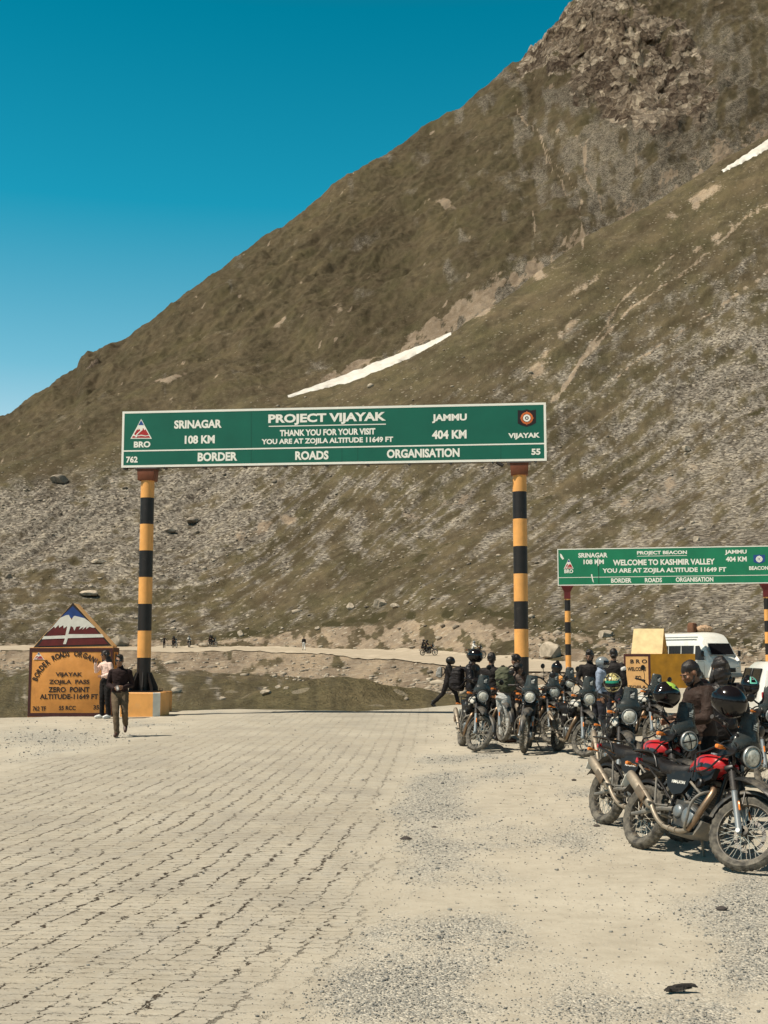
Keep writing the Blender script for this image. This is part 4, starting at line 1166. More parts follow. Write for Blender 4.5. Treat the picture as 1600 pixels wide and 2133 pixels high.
ga = Vector((ap[0], 0, ap[1])); z0 = top+.003
m = MB(); g0 = [(gl_[0], z0), (gr_[0], z0), (gr_[0]-.01, z0+.04), (ap[0]+.03, ap[1]), (ap[0]-.03, ap[1]), (gl_[0]+.01, z0+.04)]
m.prism(g0, .02, .60, 'y'); m.m = [0]*len(m.f)
gable = m.build('gable', M['ochre_light'], mk, smooth=False)
def gp(px, py): return faceM.uv(px, py)
def gpoly(name, pts, mat, off):
    e = MB(); qq = [gp(40+x/4.706, 1230+y/4.706) for x, y in pts]
    e.add([Vector((a_, .02-off, b_)) for a_, b_ in qq], [tuple(range(len(qq)))[::-1]])
    return e.build(name, mat, gable, smooth=False, fix=False)
gpoly('gable_edging', [(526,119),(906,541),(137,561)], M['wall_black'], .004)
gpoly('painted_sky', [(525,152),(655,280),(400,268)], M['blue'], .008)
gpoly('painted_slopes', [(400,264),(655,276),(872,526),(185,545)], M['maroon'], .0085)
gpoly('painted_snow', [(455,243),(485,238),(515,288),(528,258),(545,248),(640,272),(690,308),(745,362),(722,366),(690,355),(655,380),(660,352),(618,385),(632,355),(585,384),(602,350),(560,355),(540,395),(528,360),(500,345),(480,390),(466,350),(436,372),(432,340),(392,365),(386,338),(352,370),(342,352),(262,420),(330,352),(400,268)], M['white_wall'], .012)
gpoly('painted_road', [(478,322),(510,330),(482,428),(815,428),(830,458),(478,467),(458,525),(430,525),(448,470),(222,478),(240,448),(452,440)], M['white_wall'], .016)
sx = lambda X: 40+X/4.706
sy = lambda Y: 1230+Y/4.706
letter(faceM, LM, [(t, sx(x0), sx(x1), sy(y), cap/4.706) for t, x0, x1, y, cap in (('VIJAYAK',357,620,828,52),('ZOJILA  PASS',293,690,901,54),('ZERO  POINT',287,690,972,54),('ALTITUDE-11649 FT',203,775,1040,52),('762 TF',133,263,1158,46),('55 RCC',391,555,1152,44),('35',728,785,1146,44))], bodyM, M['wall_black'], .008, .032)
tx = MB()
for ch, an in zip('BORDERROADSORGANISATION', (159,152.5,146,140,134.5,128.5,117.5,112,106.5,101,96,84,77.5,71,64.5,58,52.5,48,42,36.5,32.5,27.5,21.5)):
    v, f, asp = glyphs(ch, .034)
    w = R(an); r_ = 388/4.706; hgt = 55/4.706
    cx, cy = sx(520)+math.cos(w)*r_, sy(1005)-math.sin(w)*r_
    u, z = faceM.uv(cx, cy); k = faceM.uv(sx(520)+10, cy)[0]-faceM.uv(sx(520), cy)[0]; k /= 10
    hh = hgt*k; ww = hh*min(asp, 1.1)*.78; rt = w-math.pi/2
    vs = []
    for p in v:
        a_, b_ = (p[0]-.5)*ww, (p[1]-.5)*hh
        vs.append(LM(u+a_*math.cos(rt)-b_*math.sin(rt), z+a_*math.sin(rt)+b_*math.cos(rt), .008))
    tx.add(vs, f)
for ch, zc_ in (('B', 1.55), ('R', 1.12), ('O', .70)):
    v, f, asp = glyphs(ch, .034)
    tx.add([Vector((w1+.008, .40+(p[0]-.5)*.26, zc_+(p[1]-.5)*.32)) for p in v], f)
tx.build('lettering', M['wall_black'], bodyM, smooth=False, fix=False)
triangle_emblem(faceM, LM, sx(138), sx(248), sy(604), sy(678), bodyM, .008)
e = MB(); put_poly(e, faceM, LM, [(sx(806), sy(585)), (sx(884), sy(580)), (sx(884), sy(640)), (sx(866), sy(668)), (sx(846), sy(676)), (sx(822), sy(668)), (sx(806), sy(640))][::-1], .008)
sh = e.build('emblem', M['wall_black'], bodyM, smooth=False, fix=False)
e = MB(); put_poly(e, faceM, LM, [(sx(846+k*math.cos(i*math.pi/4)), sy(626+k*math.sin(i*math.pi/4))) for i in range(8) for k in [(30 if i % 2 == 0 else 10)]][::-1], .012)
e.build('emblem_star', M['sign_white'], sh, smooth=False, fix=False)

# ------------------------------------------------------------------ the welcome block behind the motorcycles
dB = 56.0
c0 = at(1355.5, dB)
ang = R(-14)
wb_ = empty('painted_marker', c0, ang, 'golden yellow welcome block with cream sloping roof behind the parked motorcycles', 'stone marker')
ux = Vector((math.cos(ang), math.sin(ang), 0)); out = Vector((math.sin(ang), -math.cos(ang), 0))
# corner towards the camera at the origin: lettered end runs left and away, long side runs right
H = CAMZ+(1365-1368)/F*dB*-1-c0.z
wl = R(196)-ang; EL = 1.35; LR = 2.35
dl = Vector((math.cos(R(170)-ang), math.sin(R(170)-ang), 0)); dr = Vector((math.cos(R(14)-ang), math.sin(R(14)-ang), 0))
def quadprism(mb, a_, b_, c_, d_, z0, z1):
    mb.add([Vector((*p.xy, z)) for z in (z0, z1) for p in (a_, b_, c_, d_)], [(3,2,1,0),(4,5,6,7),(0,1,5,4),(1,2,6,5),(2,3,7,6),(3,0,4,7)])
O = Vector((0, 0, 0)); A_ = dl*1.14; B_ = dr*2.15; C_ = A_+B_
m = MB(); quadprism(m, O, B_, C_, A_, -.2, H)
m.m = [1 if i == 5 else 0 for i in range(6)]
bw_ = m.build('wall', [M['golden'], M['ochre_light']], wb_, smooth=False)
nl = Vector((dl.y, -dl.x, 0)); nl = nl if (Matrix.Rotation(ang, 3, 'Z') @ nl).y < 0 else -nl
faceW = Face(c0, Matrix.Rotation(ang, 3, 'Z') @ (-dl), (0, 0, 1), Matrix.Rotation(ang, 3, 'Z') @ nl)
LW = lambda u, w, off=0: -dl*u+nl*off+Vector((0, 0, w))
m = MB(); WE = A_.length
for ua, ub, za, zb_ in ((-WE, 0, H-.11, H-.005), (-WE, -WE+.07, 0, H-.11), (-.10, -.004, 0, H-.11)):
    m.add([LW(u, z, .006) for u, z in ((ua, za), (ub, za), (ub, zb_), (ua, zb_))], [(0, 1, 2, 3)])
m.build('dark_edging', M['edge_dark'], bw_, smooth=False, fix=False)
qx = lambda X: 1140+X/6.154
qy = lambda Y: 1300+Y/6.154
letter(faceW, LW, [(t, qx(x0), qx(x1), qy(y), cap/6.154) for t, x0, x1, y, cap in (('B R O',1065,1280,478,52),('WELCOME',1028,1265,576,50),('TO',1130,1205,690,56),('ZOJILA',1040,1270,812,52))], bw_, M['wall_black'], .008, .03)
# prism roof, its cream slope towards the camera
inv = Matrix.Translation(c0) @ Matrix.Rotation(ang, 4, 'Z'); inv.invert()
def lw(px, py, d): return inv @ pt(px, py, d)
zt_ = H+.003
def flat(v, z): return Vector((v.x, v.y, z))
r0, r1 = lw(1320, 1309.5, 57.0), lw(1383, 1309.5, 57.0)
e0, e1 = flat(lw(1315, 1366, 56.45), zt_), flat(lw(1379.5, 1366, 56.45), zt_)
e2, e3 = flat(lw(1330, 1366, 57.6), zt_), flat(lw(1392, 1366, 57.6), zt_)
m = MB(); m.add([e0, e1, e3, e2, r0, r1], [(0,1,5,4), (1,2,5), (2,3,4,5), (3,0,4), (3,2,1,0)])
m.m = [0, 1, 0, 1, 1]
m.build('sloping_roof', [M['cream'], M['golden']], wb_, smooth=False)
# ------------------------------------------------------------------ the touring motorcycle, facing +X, its own left at +Y
def arc(c, r, a0, a1, n): return [(c[0]+r*math.cos(R(a0+(a1-a0)*i/(n-1))), c[1]+r*math.sin(R(a0+(a1-a0)*i/(n-1)))) for i in range(n)]
def wheel_meshes(Ro, w, ri, disc_r, nsp=36):
    ty = MB(); n = 72
    prof = [(ri-.004, -w*.55), (ri+.02, -w*.86), ((ri+Ro)/2+.004, -w), (Ro-.028, -w*.90), (Ro-.012, -w*.66), (Ro, -w*.34), (Ro+.002, 0), (Ro, w*.34), (Ro-.012, w*.66), (Ro-.028, w*.90), ((ri+Ro)/2+.004, w), (ri+.02, w*.86), (ri-.004, w*.55)]
    vs, fs = [], []
    for j, (r_, y) in enumerate(prof):
        for k in range(n):
            a = 2*math.pi*(k+(.5 if 6 <= j <= 9 else 0))/n; rr = r_
            if 4 <= j <= 8 and (k//1) % 2 == 0: rr -= .011
            if j in (3, 9) and k % 4 < 2: rr -= .006
            vs.append((rr*math.cos(a), y, rr*math.sin(a)))
    m_ = len(prof)
    for j in range(m_-1):
        for k in range(n): fs.append((j*n+k, j*n+(k+1) % n, (j+1)*n+(k+1) % n, (j+1)*n+k))
    ty.add(vs, fs)
    rm = MB(); rm.lathe([(ri+.006, -w*.58), (ri-.012, -w*.55), (ri-.020, -w*.2), (ri-.020, w*.2), (ri-.012, w*.55), (ri+.006, w*.58), (ri, 0), (ri+.006, -w*.58)], axis='y', n=48)
    rm.lathe([(.018, -.075), (.045, -.07), (.05, -.045), (.028, -.035), (.028, .035), (.05, .045), (.045, .07), (.018, .075)], axis='y', n=20)
    sp = MB()
    for k in range(nsp):
        a = 2*math.pi*k/nsp; sg = 1 if k % 2 else -1; tw = (1 if (k//2) % 2 else -1)*.62
        p0 = Vector((.046*math.cos(a+tw), sg*.05, .046*math.sin(a+tw))); p1 = Vector(((ri-.016)*math.cos(a), sg*.008, (ri-.016)*math.sin(a)))
        sp.tube([p0, p1], .0030, 5, caps=False)
    dk = MB()
    for k in range(1):
        y = .082
        dk.lathe([(disc_r, y-.003), (disc_r, y+.003), (disc_r-.035, y+.003), (disc_r-.035, y-.003), (disc_r, y-.003)], axis='y', n=40)
        for q in range(6):
            a = q*math.pi/3; dk.tube([(.035*math.cos(a), y, .035*math.sin(a)), ((disc_r-.03)*math.cos(a+.3), y, (disc_r-.03)*math.sin(a+.3))], .006, 5)
    return ty, rm, sp, dk
FA, RA = (.735, .348), (-.735, .322)                # axles (x, z)
RAKE = R(26.5)
fdir = Vector((-math.sin(RAKE), 0, math.cos(RAKE)))
STEM = Vector((FA[0], 0, FA[1]))+fdir*.72+Vector((-.045, 0, -.02))   # a point on the steering line
proto = {}
LOWPARTS = []
def bike_proto():
    """one motorcycle with all its parts; copies follow"""
    root = empty('motorcycle', (0, 0, 0))
    def part(name, mb, mat, parent=None, **k):
        o = mb.build(name, mat, parent or root, **k)
        return o
    V = Vector
    # wheels: each a hub and rim with tyre, spokes and disc as sub-parts; the mesh sits round its own axle
    for nm, ax, Ro, w, ri, dr in (('front_wheel', FA, .348, .046, .268, .15), ('rear_wheel', RA, .322, .062, .226, .12)):
        ty, rm, sp, dk = wheel_meshes(Ro, w, ri, dr, 36)
        o = part(nm, rm, M['rim'], angle=50); o.location = (ax[0], 0, ax[1])
        part('tyre', ty, M['tyre'], o, angle=25); part('spokes', sp, M['spoke'], o); part('brake_disc', dk, M['disc'], o)
    # fork: built about the stem so that it can steer
    def st(p): return V(p)-STEM
    top = V((FA[0], 0, FA[1]))+fdir*.80
    f = MB()
    for sg in (-1, 1):
        a = V((FA[0]-.02, sg*.098, FA[1]-.02)); 
        f.tube([st(a+fdir*-.03), st(a+fdir*.02), st(a+fdir*.36), st(a+fdir*.375)], [.020, .029, .029, .033], 14)
        f.tube([st(a+fdir*-.005+V((0, -.035, 0))), st(a+fdir*-.005+V((0, .035, 0)))], .022, 10)
    fork = part('fork', f, M['fork']); fork.location = STEM
    f = MB()
    for sg in (-1, 1):
        a = V((FA[0]-.02, sg*.098, FA[1]-.02))
        n = 17; f.tube([st(a+fdir*(.37+.20*k/(n-1))) for k in range(n)], [.036 if k % 2 else .027 for k in range(n)], 14)
    part('fork_gaiters', f, M['gaiter'], fork, angle=80)
    f = MB()
    for sg in (-1, 1):
        a = V((FA[0]-.02, sg*.098, FA[1]-.02)); f.tube([st(a+fdir*.56), st(a+fdir*.80)], .021, 12)
    f.box(st(V((FA[0]-.02, 0, FA[1]-.02))+fdir*.60+V((-.02, 0, 0))), (.09, .26, .045), Matrix.Rotation(-RAKE, 3, 'Y'), bev=.012)
    f.box(st(V((FA[0]-.02, 0, FA[1]-.02))+fdir*.79+V((-.02, 0, 0))), (.10, .26, .035), Matrix.Rotation(-RAKE, 3, 'Y'), bev=.012)
    part('fork_clamps', f, M['frame'], fork)
    for sg in (-1, 1):
        f = MB(); a = V((FA[0]+.012, sg*.118, FA[1]))+fdir*.22; f.box(st(a), (.016, .018, .085), Matrix.Rotation(-RAKE, 3, 'Y'), bev=.004); part('reflector', f, M['amber'], fork)
    f = MB(); a = V((FA[0]-.055, .10, FA[1]+.09)); f.box(st(a), (.07, .05, .10), Matrix.Rotation(-.5, 3, 'Y'), bev=.012); part('brake_caliper', f, M['frame'], fork)
    # low front mudguard that hugs the tyre, and its stay
    def guard(mb, c, r, a0, a1, wv, n=22, th=.006, off=V((0, 0, 0))):
        rings = []
        for i in range(n):
            a = R(a0+(a1-a0)*i/(n-1)); e_ = min(1, .55+1.6*min(i, n-1-i)/(n-1))
            prof = []
            for (y, dr) in ((-wv, -.035), (-wv*.92, -.012), (-wv*.6, .004), (0, .010), (wv*.6, .004), (wv*.92, -.012), (wv, -.035)): prof.append((y*e_, r+dr))
            prof += [(y*.96, q-th) for y, q in prof[::-1]]
            rings.append([V((c[0]+q*math.cos(a), y, c[1]+q*math.sin(a)))-off for y, q in prof])
        mb.loft(rings)
    g = MB(); guard(g, FA, .385, 12, 172, .066, off=STEM)
    g.tube([st((FA[0]-.1, -.075, FA[1]+.34)), st((FA[0]-.07, -.10, FA[1]+.22))], .008, 6); g.tube([st((FA[0]-.1, .075, FA[1]+.34)), st((FA[0]-.07, .10, FA[1]+.22))], .008, 6)
    mg = part('front_mudguard', g, M['mudguard'], fork, angle=50)
    # handlebar with grips, levers, mirrors
    hb = top+V((-.01, 0, .06))
    h = MB(); h.tube([st(hb+V((0, -.05, -.06))), st(hb+V((0, -.05, .02)))], .016, 8); h.tube([st(hb+V((0, .05, -.06))), st(hb+V((0, .05, .02)))], .016, 8)
    h.tube([st(hb+V(p)) for p in ((-.085, -.43, .075), (-.06, -.28, .085), (.0, -.13, .02), (.005, 0, .015), (.0, .13, .02), (-.06, .28, .085), (-.085, .43, .075))], .0125, 10, smooth=4)
    bar = part('handlebar', h, M['frame'], fork)
    for sg in (-1, 1):
        g = MB(); g.tube([st(hb+V((-.062, sg*.305, .086))), st(hb+V((-.085, sg*.43, .075))), st(hb+V((-.087, sg*.445, .074)))], [.018, .018, .021], 10)
        g.box(st(hb+V((-.045, sg*.265, .088))), (.055, .06, .045), bev=.01)
        g.tube([st(hb+V((-.03, sg*.27, .088))), st(hb+V((.0, sg*.31, .086))), st(hb+V((-.02, sg*.42, .076)))], .006, 6)
        part('grip', g, M['gaiter'], fork)
        g = MB(); g.tube([st(hb+V((-.04, sg*.26, .10))), st(hb+V((-.02, sg*.30, .19))), st(hb+V((-.03, sg*.37, .285)))], .006, 6, smooth=3)
        g.ell(st(hb+V((-.028, sg*.385, .315))), (.018, .058, .052), 16, 10)
        mr = part('mirror', g, M['plastic'], fork)
        g = MB(); g.ell(st(hb+V((-.042, sg*.385, .315))), (.006, .050, .044), 16, 8); part('mirror_glass', g, M['mirror'], fork)
    # beak mudguard, high, under the lamp
    b = MB(); n = 14; rings = []
    for i in range(n):
        t = i/(n-1); x = .50+.50*t; z = .80+.055*math.sin(math.pi*(.15+.65*t))-.105*t*t; wv = .085*(1-t**3*.75)+.01
        ring = [V((x, y, z-(abs(y)/wv)**2*.045)) for y in (-wv, -wv*.8, -wv*.4, 0, wv*.4, wv*.8, wv)]
        ring += [V((p.x, p.y*.95, p.z-.008)) for p in ring[::-1]]
        rings.append(ring)
    b.loft(rings); part('beak', b, M['mudguard'], angle=50)
    # headlamp
    LX, LZ = .62, 1.02
    h = MB(); h.lathe([(.002, -.13), (.055, -.125), (.085, -.085), (.099, -.02), (.102, .012), (.100, .024), (.090, .026), (.088, .006)], (LX, 0, LZ), 'x', 32)
    hl = part('headlamp', h, M['plastic'], angle=60)
    h = MB(); h.lathe([(.002, .040), (.03, .0385), (.06, .033), (.085, .022), (.0885, .012)], (LX, 0, LZ), 'x', 32); part('lens', h, M['lamp'], hl, angle=80)
    h = MB(); h.lathe([(.103, .008), (.105, .020), (.098, .030), (.089, .026)], (LX, 0, LZ), 'x', 32); part('lamp_ring', h, M['fork'], hl, angle=70)
    # windscreen: wide shoulders about the lamp, a narrow neck above
    w = MB(); rings = []
    for t, x, z, hw, sag in ((0, .655, .985, .125, .02), (.1, .655, 1.03, .150, .035), (.2, .650, 1.085, .168, .06), (.32, .635, 1.14, .165, .075), (.45, .612, 1.19, .140, .07), (.58, .598, 1.25, .116, .06), (.75, .584, 1.33, .106, .055), (.9, .572, 1.39, .098, .05), (1, .567, 1.415, .078, .045)):
        front = []
        for k in range(13):
            q = -1+2*k/12; y = hw*q
            gap = 0
            front.append(V((x-.02-sag*q*q, y, z)))
        ring = front+[p+V((-.005, 0, 0)) for p in front[::-1]]
        rings.append(ring)
    # lamp opening: the lower rows stand behind the lamp rim
    for r_ in rings[:3]:
        for p in r_: p.x -= .05
    w.loft(rings)
    ws = part('windscreen', w, M['screen'], angle=60)
    def on_screen(y, z, o=.004):
        zs = [(1.085, .650, .06, .168), (1.14, .635, .075, .165), (1.19, .612, .07, .14), (1.25, .598, .06, .116), (1.33, .584, .055, .106), (1.39, .572, .05, .098)]
        for (z0, x0, s0, h0), (z1, x1, s1, h1) in zip(zs[:-1], zs[1:]):
            if z0 <= z <= z1:
                t = (z-z0)/(z1-z0); x = x0+(x1-x0)*t; s_ = s0+(s1-s0)*t; h_ = h0+(h1-h0)*t
                return V((x-.02-s_*(y/h_)**2+o, y, z))
    def patch(mb, y0, y1, z0, z1, o, ny=5, nz=4):
        vs = [on_screen(y0+(y1-y0)*i/ny, z0+(z1-z0)*j/nz, o) for j in range(nz+1) for i in range(ny+1)]
        mb.add(vs, [(j*(ny+1)+i, j*(ny+1)+i+1, (j+1)*(ny+1)+i+1, (j+1)*(ny+1)+i) for j in range(nz) for i in range(ny)])
    s_ = MB(); patch(s_, -.018, .062, 1.265, 1.365, .004); sk = part('sticker', s_, M['sticker'], ws, fix=False)
    s_ = MB()
    for y0, y1, z0, z1 in ((-.006, .050, 1.290, 1.299), (-.006, .050, 1.274, 1.280), (.0, .045, 1.312, 1.322), (.018, .050, 1.322, 1.340), (.034, .054, 1.338, 1.352), (-.006, .004, 1.305, 1.316)):
        patch(s_, y0, y1, z0, z1, .0065, 2, 2)
    part('sticker_print', s_, M['sticker_white'], sk, fix=False)
    # dashboard behind the screen
    d = MB(); d.lathe([(.002, .03), (.05, .028), (.055, .0), (.045, -.04), (.002, -.045)], (0, 0, 0), 'z', 20, M=Matrix.Translation((.46, .03, 1.20)) @ Matrix.Rotation(-.6, 4, 'Y'))
    d.box((.50, -.04, 1.16), (.10, .22, .05), Matrix.Rotation(-.6, 3, 'Y'), bev=.015); part('dashboard', d, M['plastic'])
    # rails round the tank and lamp
    t = MB()
    for sg in (-1, 1):
        t.tube([(.10, sg*.195, .88), (.16, sg*.205, .80), (.30, sg*.20, .83), (.42, sg*.175, .95), (.56, sg*.150, 1.01), (.58, sg*.140, 1.09), (.47, sg*.165, 1.12), (.36, sg*.205, 1.05), (.22, sg*.20, 1.0), (.10, sg*.20, .97), (.10, sg*.195, .88)], .0095, 8, smooth=4)
        t.tube([(.10, sg*.197, .95), (.11, sg*.20, .74)], .0085, 8)
        t.tube([(.58, sg*.14, 1.05), (.60, sg*.10, 1.05)], .010, 8); t.tube([(.16, sg*.205, .80), (.20, sg*.09, .74)], .010, 8)
    part('tank_rails', t, M['frame'])
    for sg in (-1, 1):
        p = MB(); p.tube([(.44, sg*.15, 1.045), (.44, sg*.20, 1.045)], .008, 6); p.box((.445, sg*.235, 1.045), (.05, .075, .040), bev=.014)
        part('indicator', p, M['amber'])
        p = MB(); p.prism([(.34, .97), (.56, 1.01), (.60, 1.06), (.50, 1.10), (.36, 1.07)], sg*.158, sg*.142, 'y'); part('lamp_panel', p, M['plastic'])
    # tank
    def oval(x, w_, zb, zt, n=20, e=.62):
        c = (zb+zt)/2; h_ = (zt-zb)/2; out = []
        for k in range(n):
            a = 2*math.pi*k/n; cc, ss = math.cos(a), math.sin(a)
            out.append(V((x, w_*math.copysign(abs(cc)**e, cc), c+h_*math.copysign(abs(ss)**e, ss))))
        return out
    tk = MB(); tk.loft([oval(-.125, .07, .81, .86), oval(-.10, .090, .80, .895), oval(-.02, .125, .785, .950), oval(.08, .155, .78, .990), oval(.19, .165, .78, 1.00), oval(.30, .150, .81, .985), oval(.37, .115, .85, .955), oval(.395, .07, .87, .93)])
    tank = part('tank', tk, M['tank_red'], angle=70)
    e_ = MB()
    for sg in (-1, 1):
        pts = [(-.06, .835), (.04, .872), (.14, .895), (.25, .892), (.31, .882), (.31, .852), (.25, .856), (.14, .856), (.04, .835), (-.05, .80)]
        def ty_(x):
            return np.interp(x, [-.12, -.02, .10, .22, .33], [.085, .125, .158, .166, .150])
        q1 = [V((x, sg*(ty_(x)+.003), z)) for x, z in pts]
        e_.add(q1, [(0, 1, 8, 9), (1, 2, 7, 8), (2, 3, 6, 7), (3, 4, 5, 6)])
    part('tank_band', e_, M['tank_black'], tank, fix=False)
    for sg in (-1, 1):
        e_ = MB(); e_.prism([(-.02, .79), (.30, .83), (.36, .86), (.33, .76), (.20, .70), (.05, .72)], sg*.10, sg*.155, 'y'); part('tank_shroud', e_, M['plastic'])
    c = MB(); c.lathe([(.045, 0), (.045, .012), (.02, .018), (.001, .018)], (.12, 0, 1.004), 'z', 18); part('fuel_cap', c, M['fork'], tank)
    # seat in two steps
    s2 = MB(); s2.loft([oval(-.085, .085, .78, .885, e=.6), oval(-.16, .12, .73, .875, e=.6), oval(-.29, .155, .715, .862, e=.6), oval(-.42, .165, .725, .862, e=.6), oval(-.50, .15, .765, .875, e=.65), oval(-.55, .14, .80, .905, e=.7), oval(-.72, .13, .82, .912, e=.7), oval(-.86, .10, .835, .905, e=.7), oval(-.89, .07, .85, .89, e=.7)])
    part('seat', s2, M['seat'], angle=70)
    # side panels
    for sg in (-1, 1):
        p = MB(); p.prism([(-.36, .765), (-.06, .80), (.02, .76), (.0, .66), (-.07, .585), (-.20, .56), (-.30, .63)], sg*.105, sg*.148, 'y'); sp_ = part('side_panel', p, M['plastic'])
        v, fc, asp = glyphs('HIMALAYAN', .02)
        p = MB(); p.add([V(((-.245+.20*q[0]) if sg < 0 else (-.045-.20*q[0]), sg*.1495, .672+.030*q[1])) for q in v], fc); part('lettering', p, M['sticker_white'], sp_, smooth=False, fix=False)
    # frame
    f = MB()
    f.tube([(.375, 0, .98), (.33, 0, .80)], .034, 12)
    f.tube([(.34, 0, .84), (.30, 0, .60), (.27, 0, .42)], .020, 10)
    for sg in (-1, 1):
        f.tube([(.27, 0, .42), (.24, sg*.09, .30), (.16, sg*.115, .25), (-.15, sg*.115, .26), (-.23, sg*.10, .38), (-.22, sg*.10, .55), (-.12, sg*.09, .74)], .015, 8, smooth=3)
        f.tube([(.33, sg*.02, .86), (.1, sg*.06, .77), (-.12, sg*.09, .74), (-.5, sg*.11, .76), (-.92, sg*.09, .84)], .014, 8)
        f.tube([(-.22, sg*.115, .50), (-.42, sg*.125, .64), (-.70, sg*.11, .79)], .012, 8)
    part('frame', f, M['frame'])
    f = MB()
    for sg in (-1, 1):
        f.tube([(-.20, sg*.10, .43), (-.32, sg*.125, .42), (-.735, sg*.125, .322), (-.79, sg*.125, .315)], [.026, .026, .020, .018], 8)
    f.tube([(-.30, -.12, .42), (-.30, .12, .42)], .022, 8)
    part('swingarm', f, M['frame_grey'])
    f = MB(); n = 24
    f.tube([(-.30+.0*k/n, 0, .45+.22*k/(n-1)) for k in range(n)], [.036 if k % 3 else .024 for k in range(n)], 12); part('rear_shock', f, M['frame'])
    # engine
    g = MB(); g.loft([[V((x, y*w_, z)) for y in (-1, 1) for z in ((z0, z1) if y < 0 else (z1, z0))] for x, w_, z0, z1 in ((-.22, .07, .36, .50), (-.17, .105, .30, .53), (.05, .115, .275, .52), (.19, .105, .29, .47), (.23, .07, .33, .43))])
    g.box((0, 0, .255), (.34, .18, .05), bev=.015)
    eng = part('engine', g, M['engine'])
    for sg, mt in ((-1, M['cover']), (1, M['engine'])):
        g = MB(); g.lathe([(.002, .155), (.06, .153), (.085, .145), (.095, .125), (.098, .10)], (.085, 0, .385), 'y', 26, M=Matrix.Diagonal((1, sg, 1, 1)))
        g.lathe([(.002, .14), (.05, .138), (.065, .12), (.066, .10)], (-.10, 0, .42), 'y', 22, M=Matrix.Diagonal((1, sg, 1, 1)))
        g.lathe([(.028, .150), (.03, .163), (.002, .165)], (.085, 0, .385), 'y', 16, M=Matrix.Diagonal((1, sg, 1, 1)))
        part('crankcase_cover', g, mt, eng, angle=50)
    g = MB(); ln = Matrix.Rotation(.16, 3, 'Y')
    for k in range(9):
        g.box(V((.115, 0, .54))+ln @ V((0, 0, .022*k)), (.20, .19, .009), ln)
    g.box(V((.115, 0, .54))+ln @ V((0, 0, .08)), (.14, .14, .20), ln)
    g.box(V((.115, 0, .54))+ln @ V((0, 0, .215)), (.19, .17, .055), ln, bev=.015)
    part('cylinder', g, M['engine'], eng)
    g = MB(); g.lathe([(.040, -.02), (.046, -.015), (.046, .02), (.034, .028), (.03, .012), (.001, .012)], (.20, -.17, .70), 'y', 18, M=Matrix.Diagonal((1, -1, 1, 1))); g.tube([(.20, -.15, .70), (.20, -.04, .72)], .012, 6); part('horn', g, M['frame'])
    g = MB(); g.prism([(.27, .30), (.30, .36), (.27, .37), (.20, .25), (-.15, .215), (-.15, .20), (.21, .225)], -.13, .13, 'y'); part('bash_plate', g, M['frame_grey'])
    # exhaust
    x_ = MB(); x_.tube([(.20, -.03, .70), (.27, -.06, .69), (.315, -.10, .63), (.285, -.14, .50), (.21, -.158, .34), (.15, -.16, .27)], .031, 12, smooth=5)
    hp = part('header_pipe', x_, M['header'])
    x_ = MB(); x_.tube([(.14, -.155, .265), (.05, -.16, .235), (-.15, -.165, .245), (-.28, -.17, .285), (-.37, -.178, .355), (-.43, -.185, .42)], .023, 12, smooth=4)
    for k, (xx, zz) in enumerate(((.0, .238), (-.10, .242), (-.2, .26))): x_.tube([(xx, -.1625, zz), (xx-.02, -.163, zz+.001)], .030, 12)
    ex = part('exhaust_pipe', x_, M['exhaust'])
    x_ = MB(); a = V((-.42, -.185, .405)); dd = V((-.52, -.02, .33)).normalized()
    x_.tube([a, a+dd*.04, a+dd*.12, a+dd*.13, a+dd*.42, a+dd*.50, a+dd*.53, a+dd*.53, a+dd*.50], [.026, .044, .050, .057, .057, .054, .045, .032, .028], 20, flat=.82)
    x_.tube([a+dd*.20, a+dd*.215], .0595, 20, flat=.86); part('silencer', x_, M['exhaust'], ex, angle=40)
    x_ = MB(); x_.box(a+dd*.20+V((.02, -.056, .0)), (.17, .008, .085), Matrix.Rotation(.56, 3, 'Y'), bev=.003); part('heat_shield', x_, M['header'], ex)
    # crash bars, foot pegs, stand
    for sg in (-1, 1):
        c = MB(); c.tube([(.30, sg*.06, .66), (.27, sg*.19, .60), (.22, sg*.235, .50), (.205, sg*.235, .36), (.16, sg*.20, .265), (.12, sg*.10, .255)], .0135, 10, smooth=4)
        c.tube([(.22, sg*.235, .50), (.10, sg*.21, .50), (.05, sg*.14, .52)], .0125, 8, smooth=3)
        c.tube([(.27, sg*.19, .60), (.05, sg*.16, .70)], .0125, 8)
        part('crash_bar', c, M['frame_grey'])
        c = MB(); c.tube([(-.16, sg*.13, .34), (-.17, sg*.25, .345)], .014, 8); c.box((-.165, sg*.23, .352), (.05, .09, .012)); c.tube([(-.42, sg*.15, .44), (-.43, sg*.24, .445)], .012, 8); c.tube([(-.25, sg*.13, .45), (-.42, sg*.155, .44), (-.52, sg*.13, .70)], .012, 8)
        part('foot_peg', c, M['frame_grey'])
    c = MB(); c.tube([(-.02, .13, .27), (-.04, .22, .13), (-.06, .272, .050)], .013, 8); c.box((-.065, .285, .046), (.07, .05, .012)); part('side_stand', c, M['frame_grey'])
    # tail: rack, mudguard, lamp, indicators, plate
    r_ = MB()
    for sg in (-1, 1): r_.tube([(-.52, sg*.155, .80), (-.58, sg*.165, .90), (-.70, sg*.155, .945), (-1.0, sg*.12, .945), (-1.05, sg*.05, .945)], .010, 8, smooth=3)
    for xx in (-.78, -.90, -1.0): r_.tube([(xx, -.14, .945), (xx, .14, .945)], .008, 6)
    r_.box((-.93, 0, .952), (.20, .18, .010), bev=.004); part('luggage_rack', r_, M['frame'])
    g = MB(); n = 12; rings = []
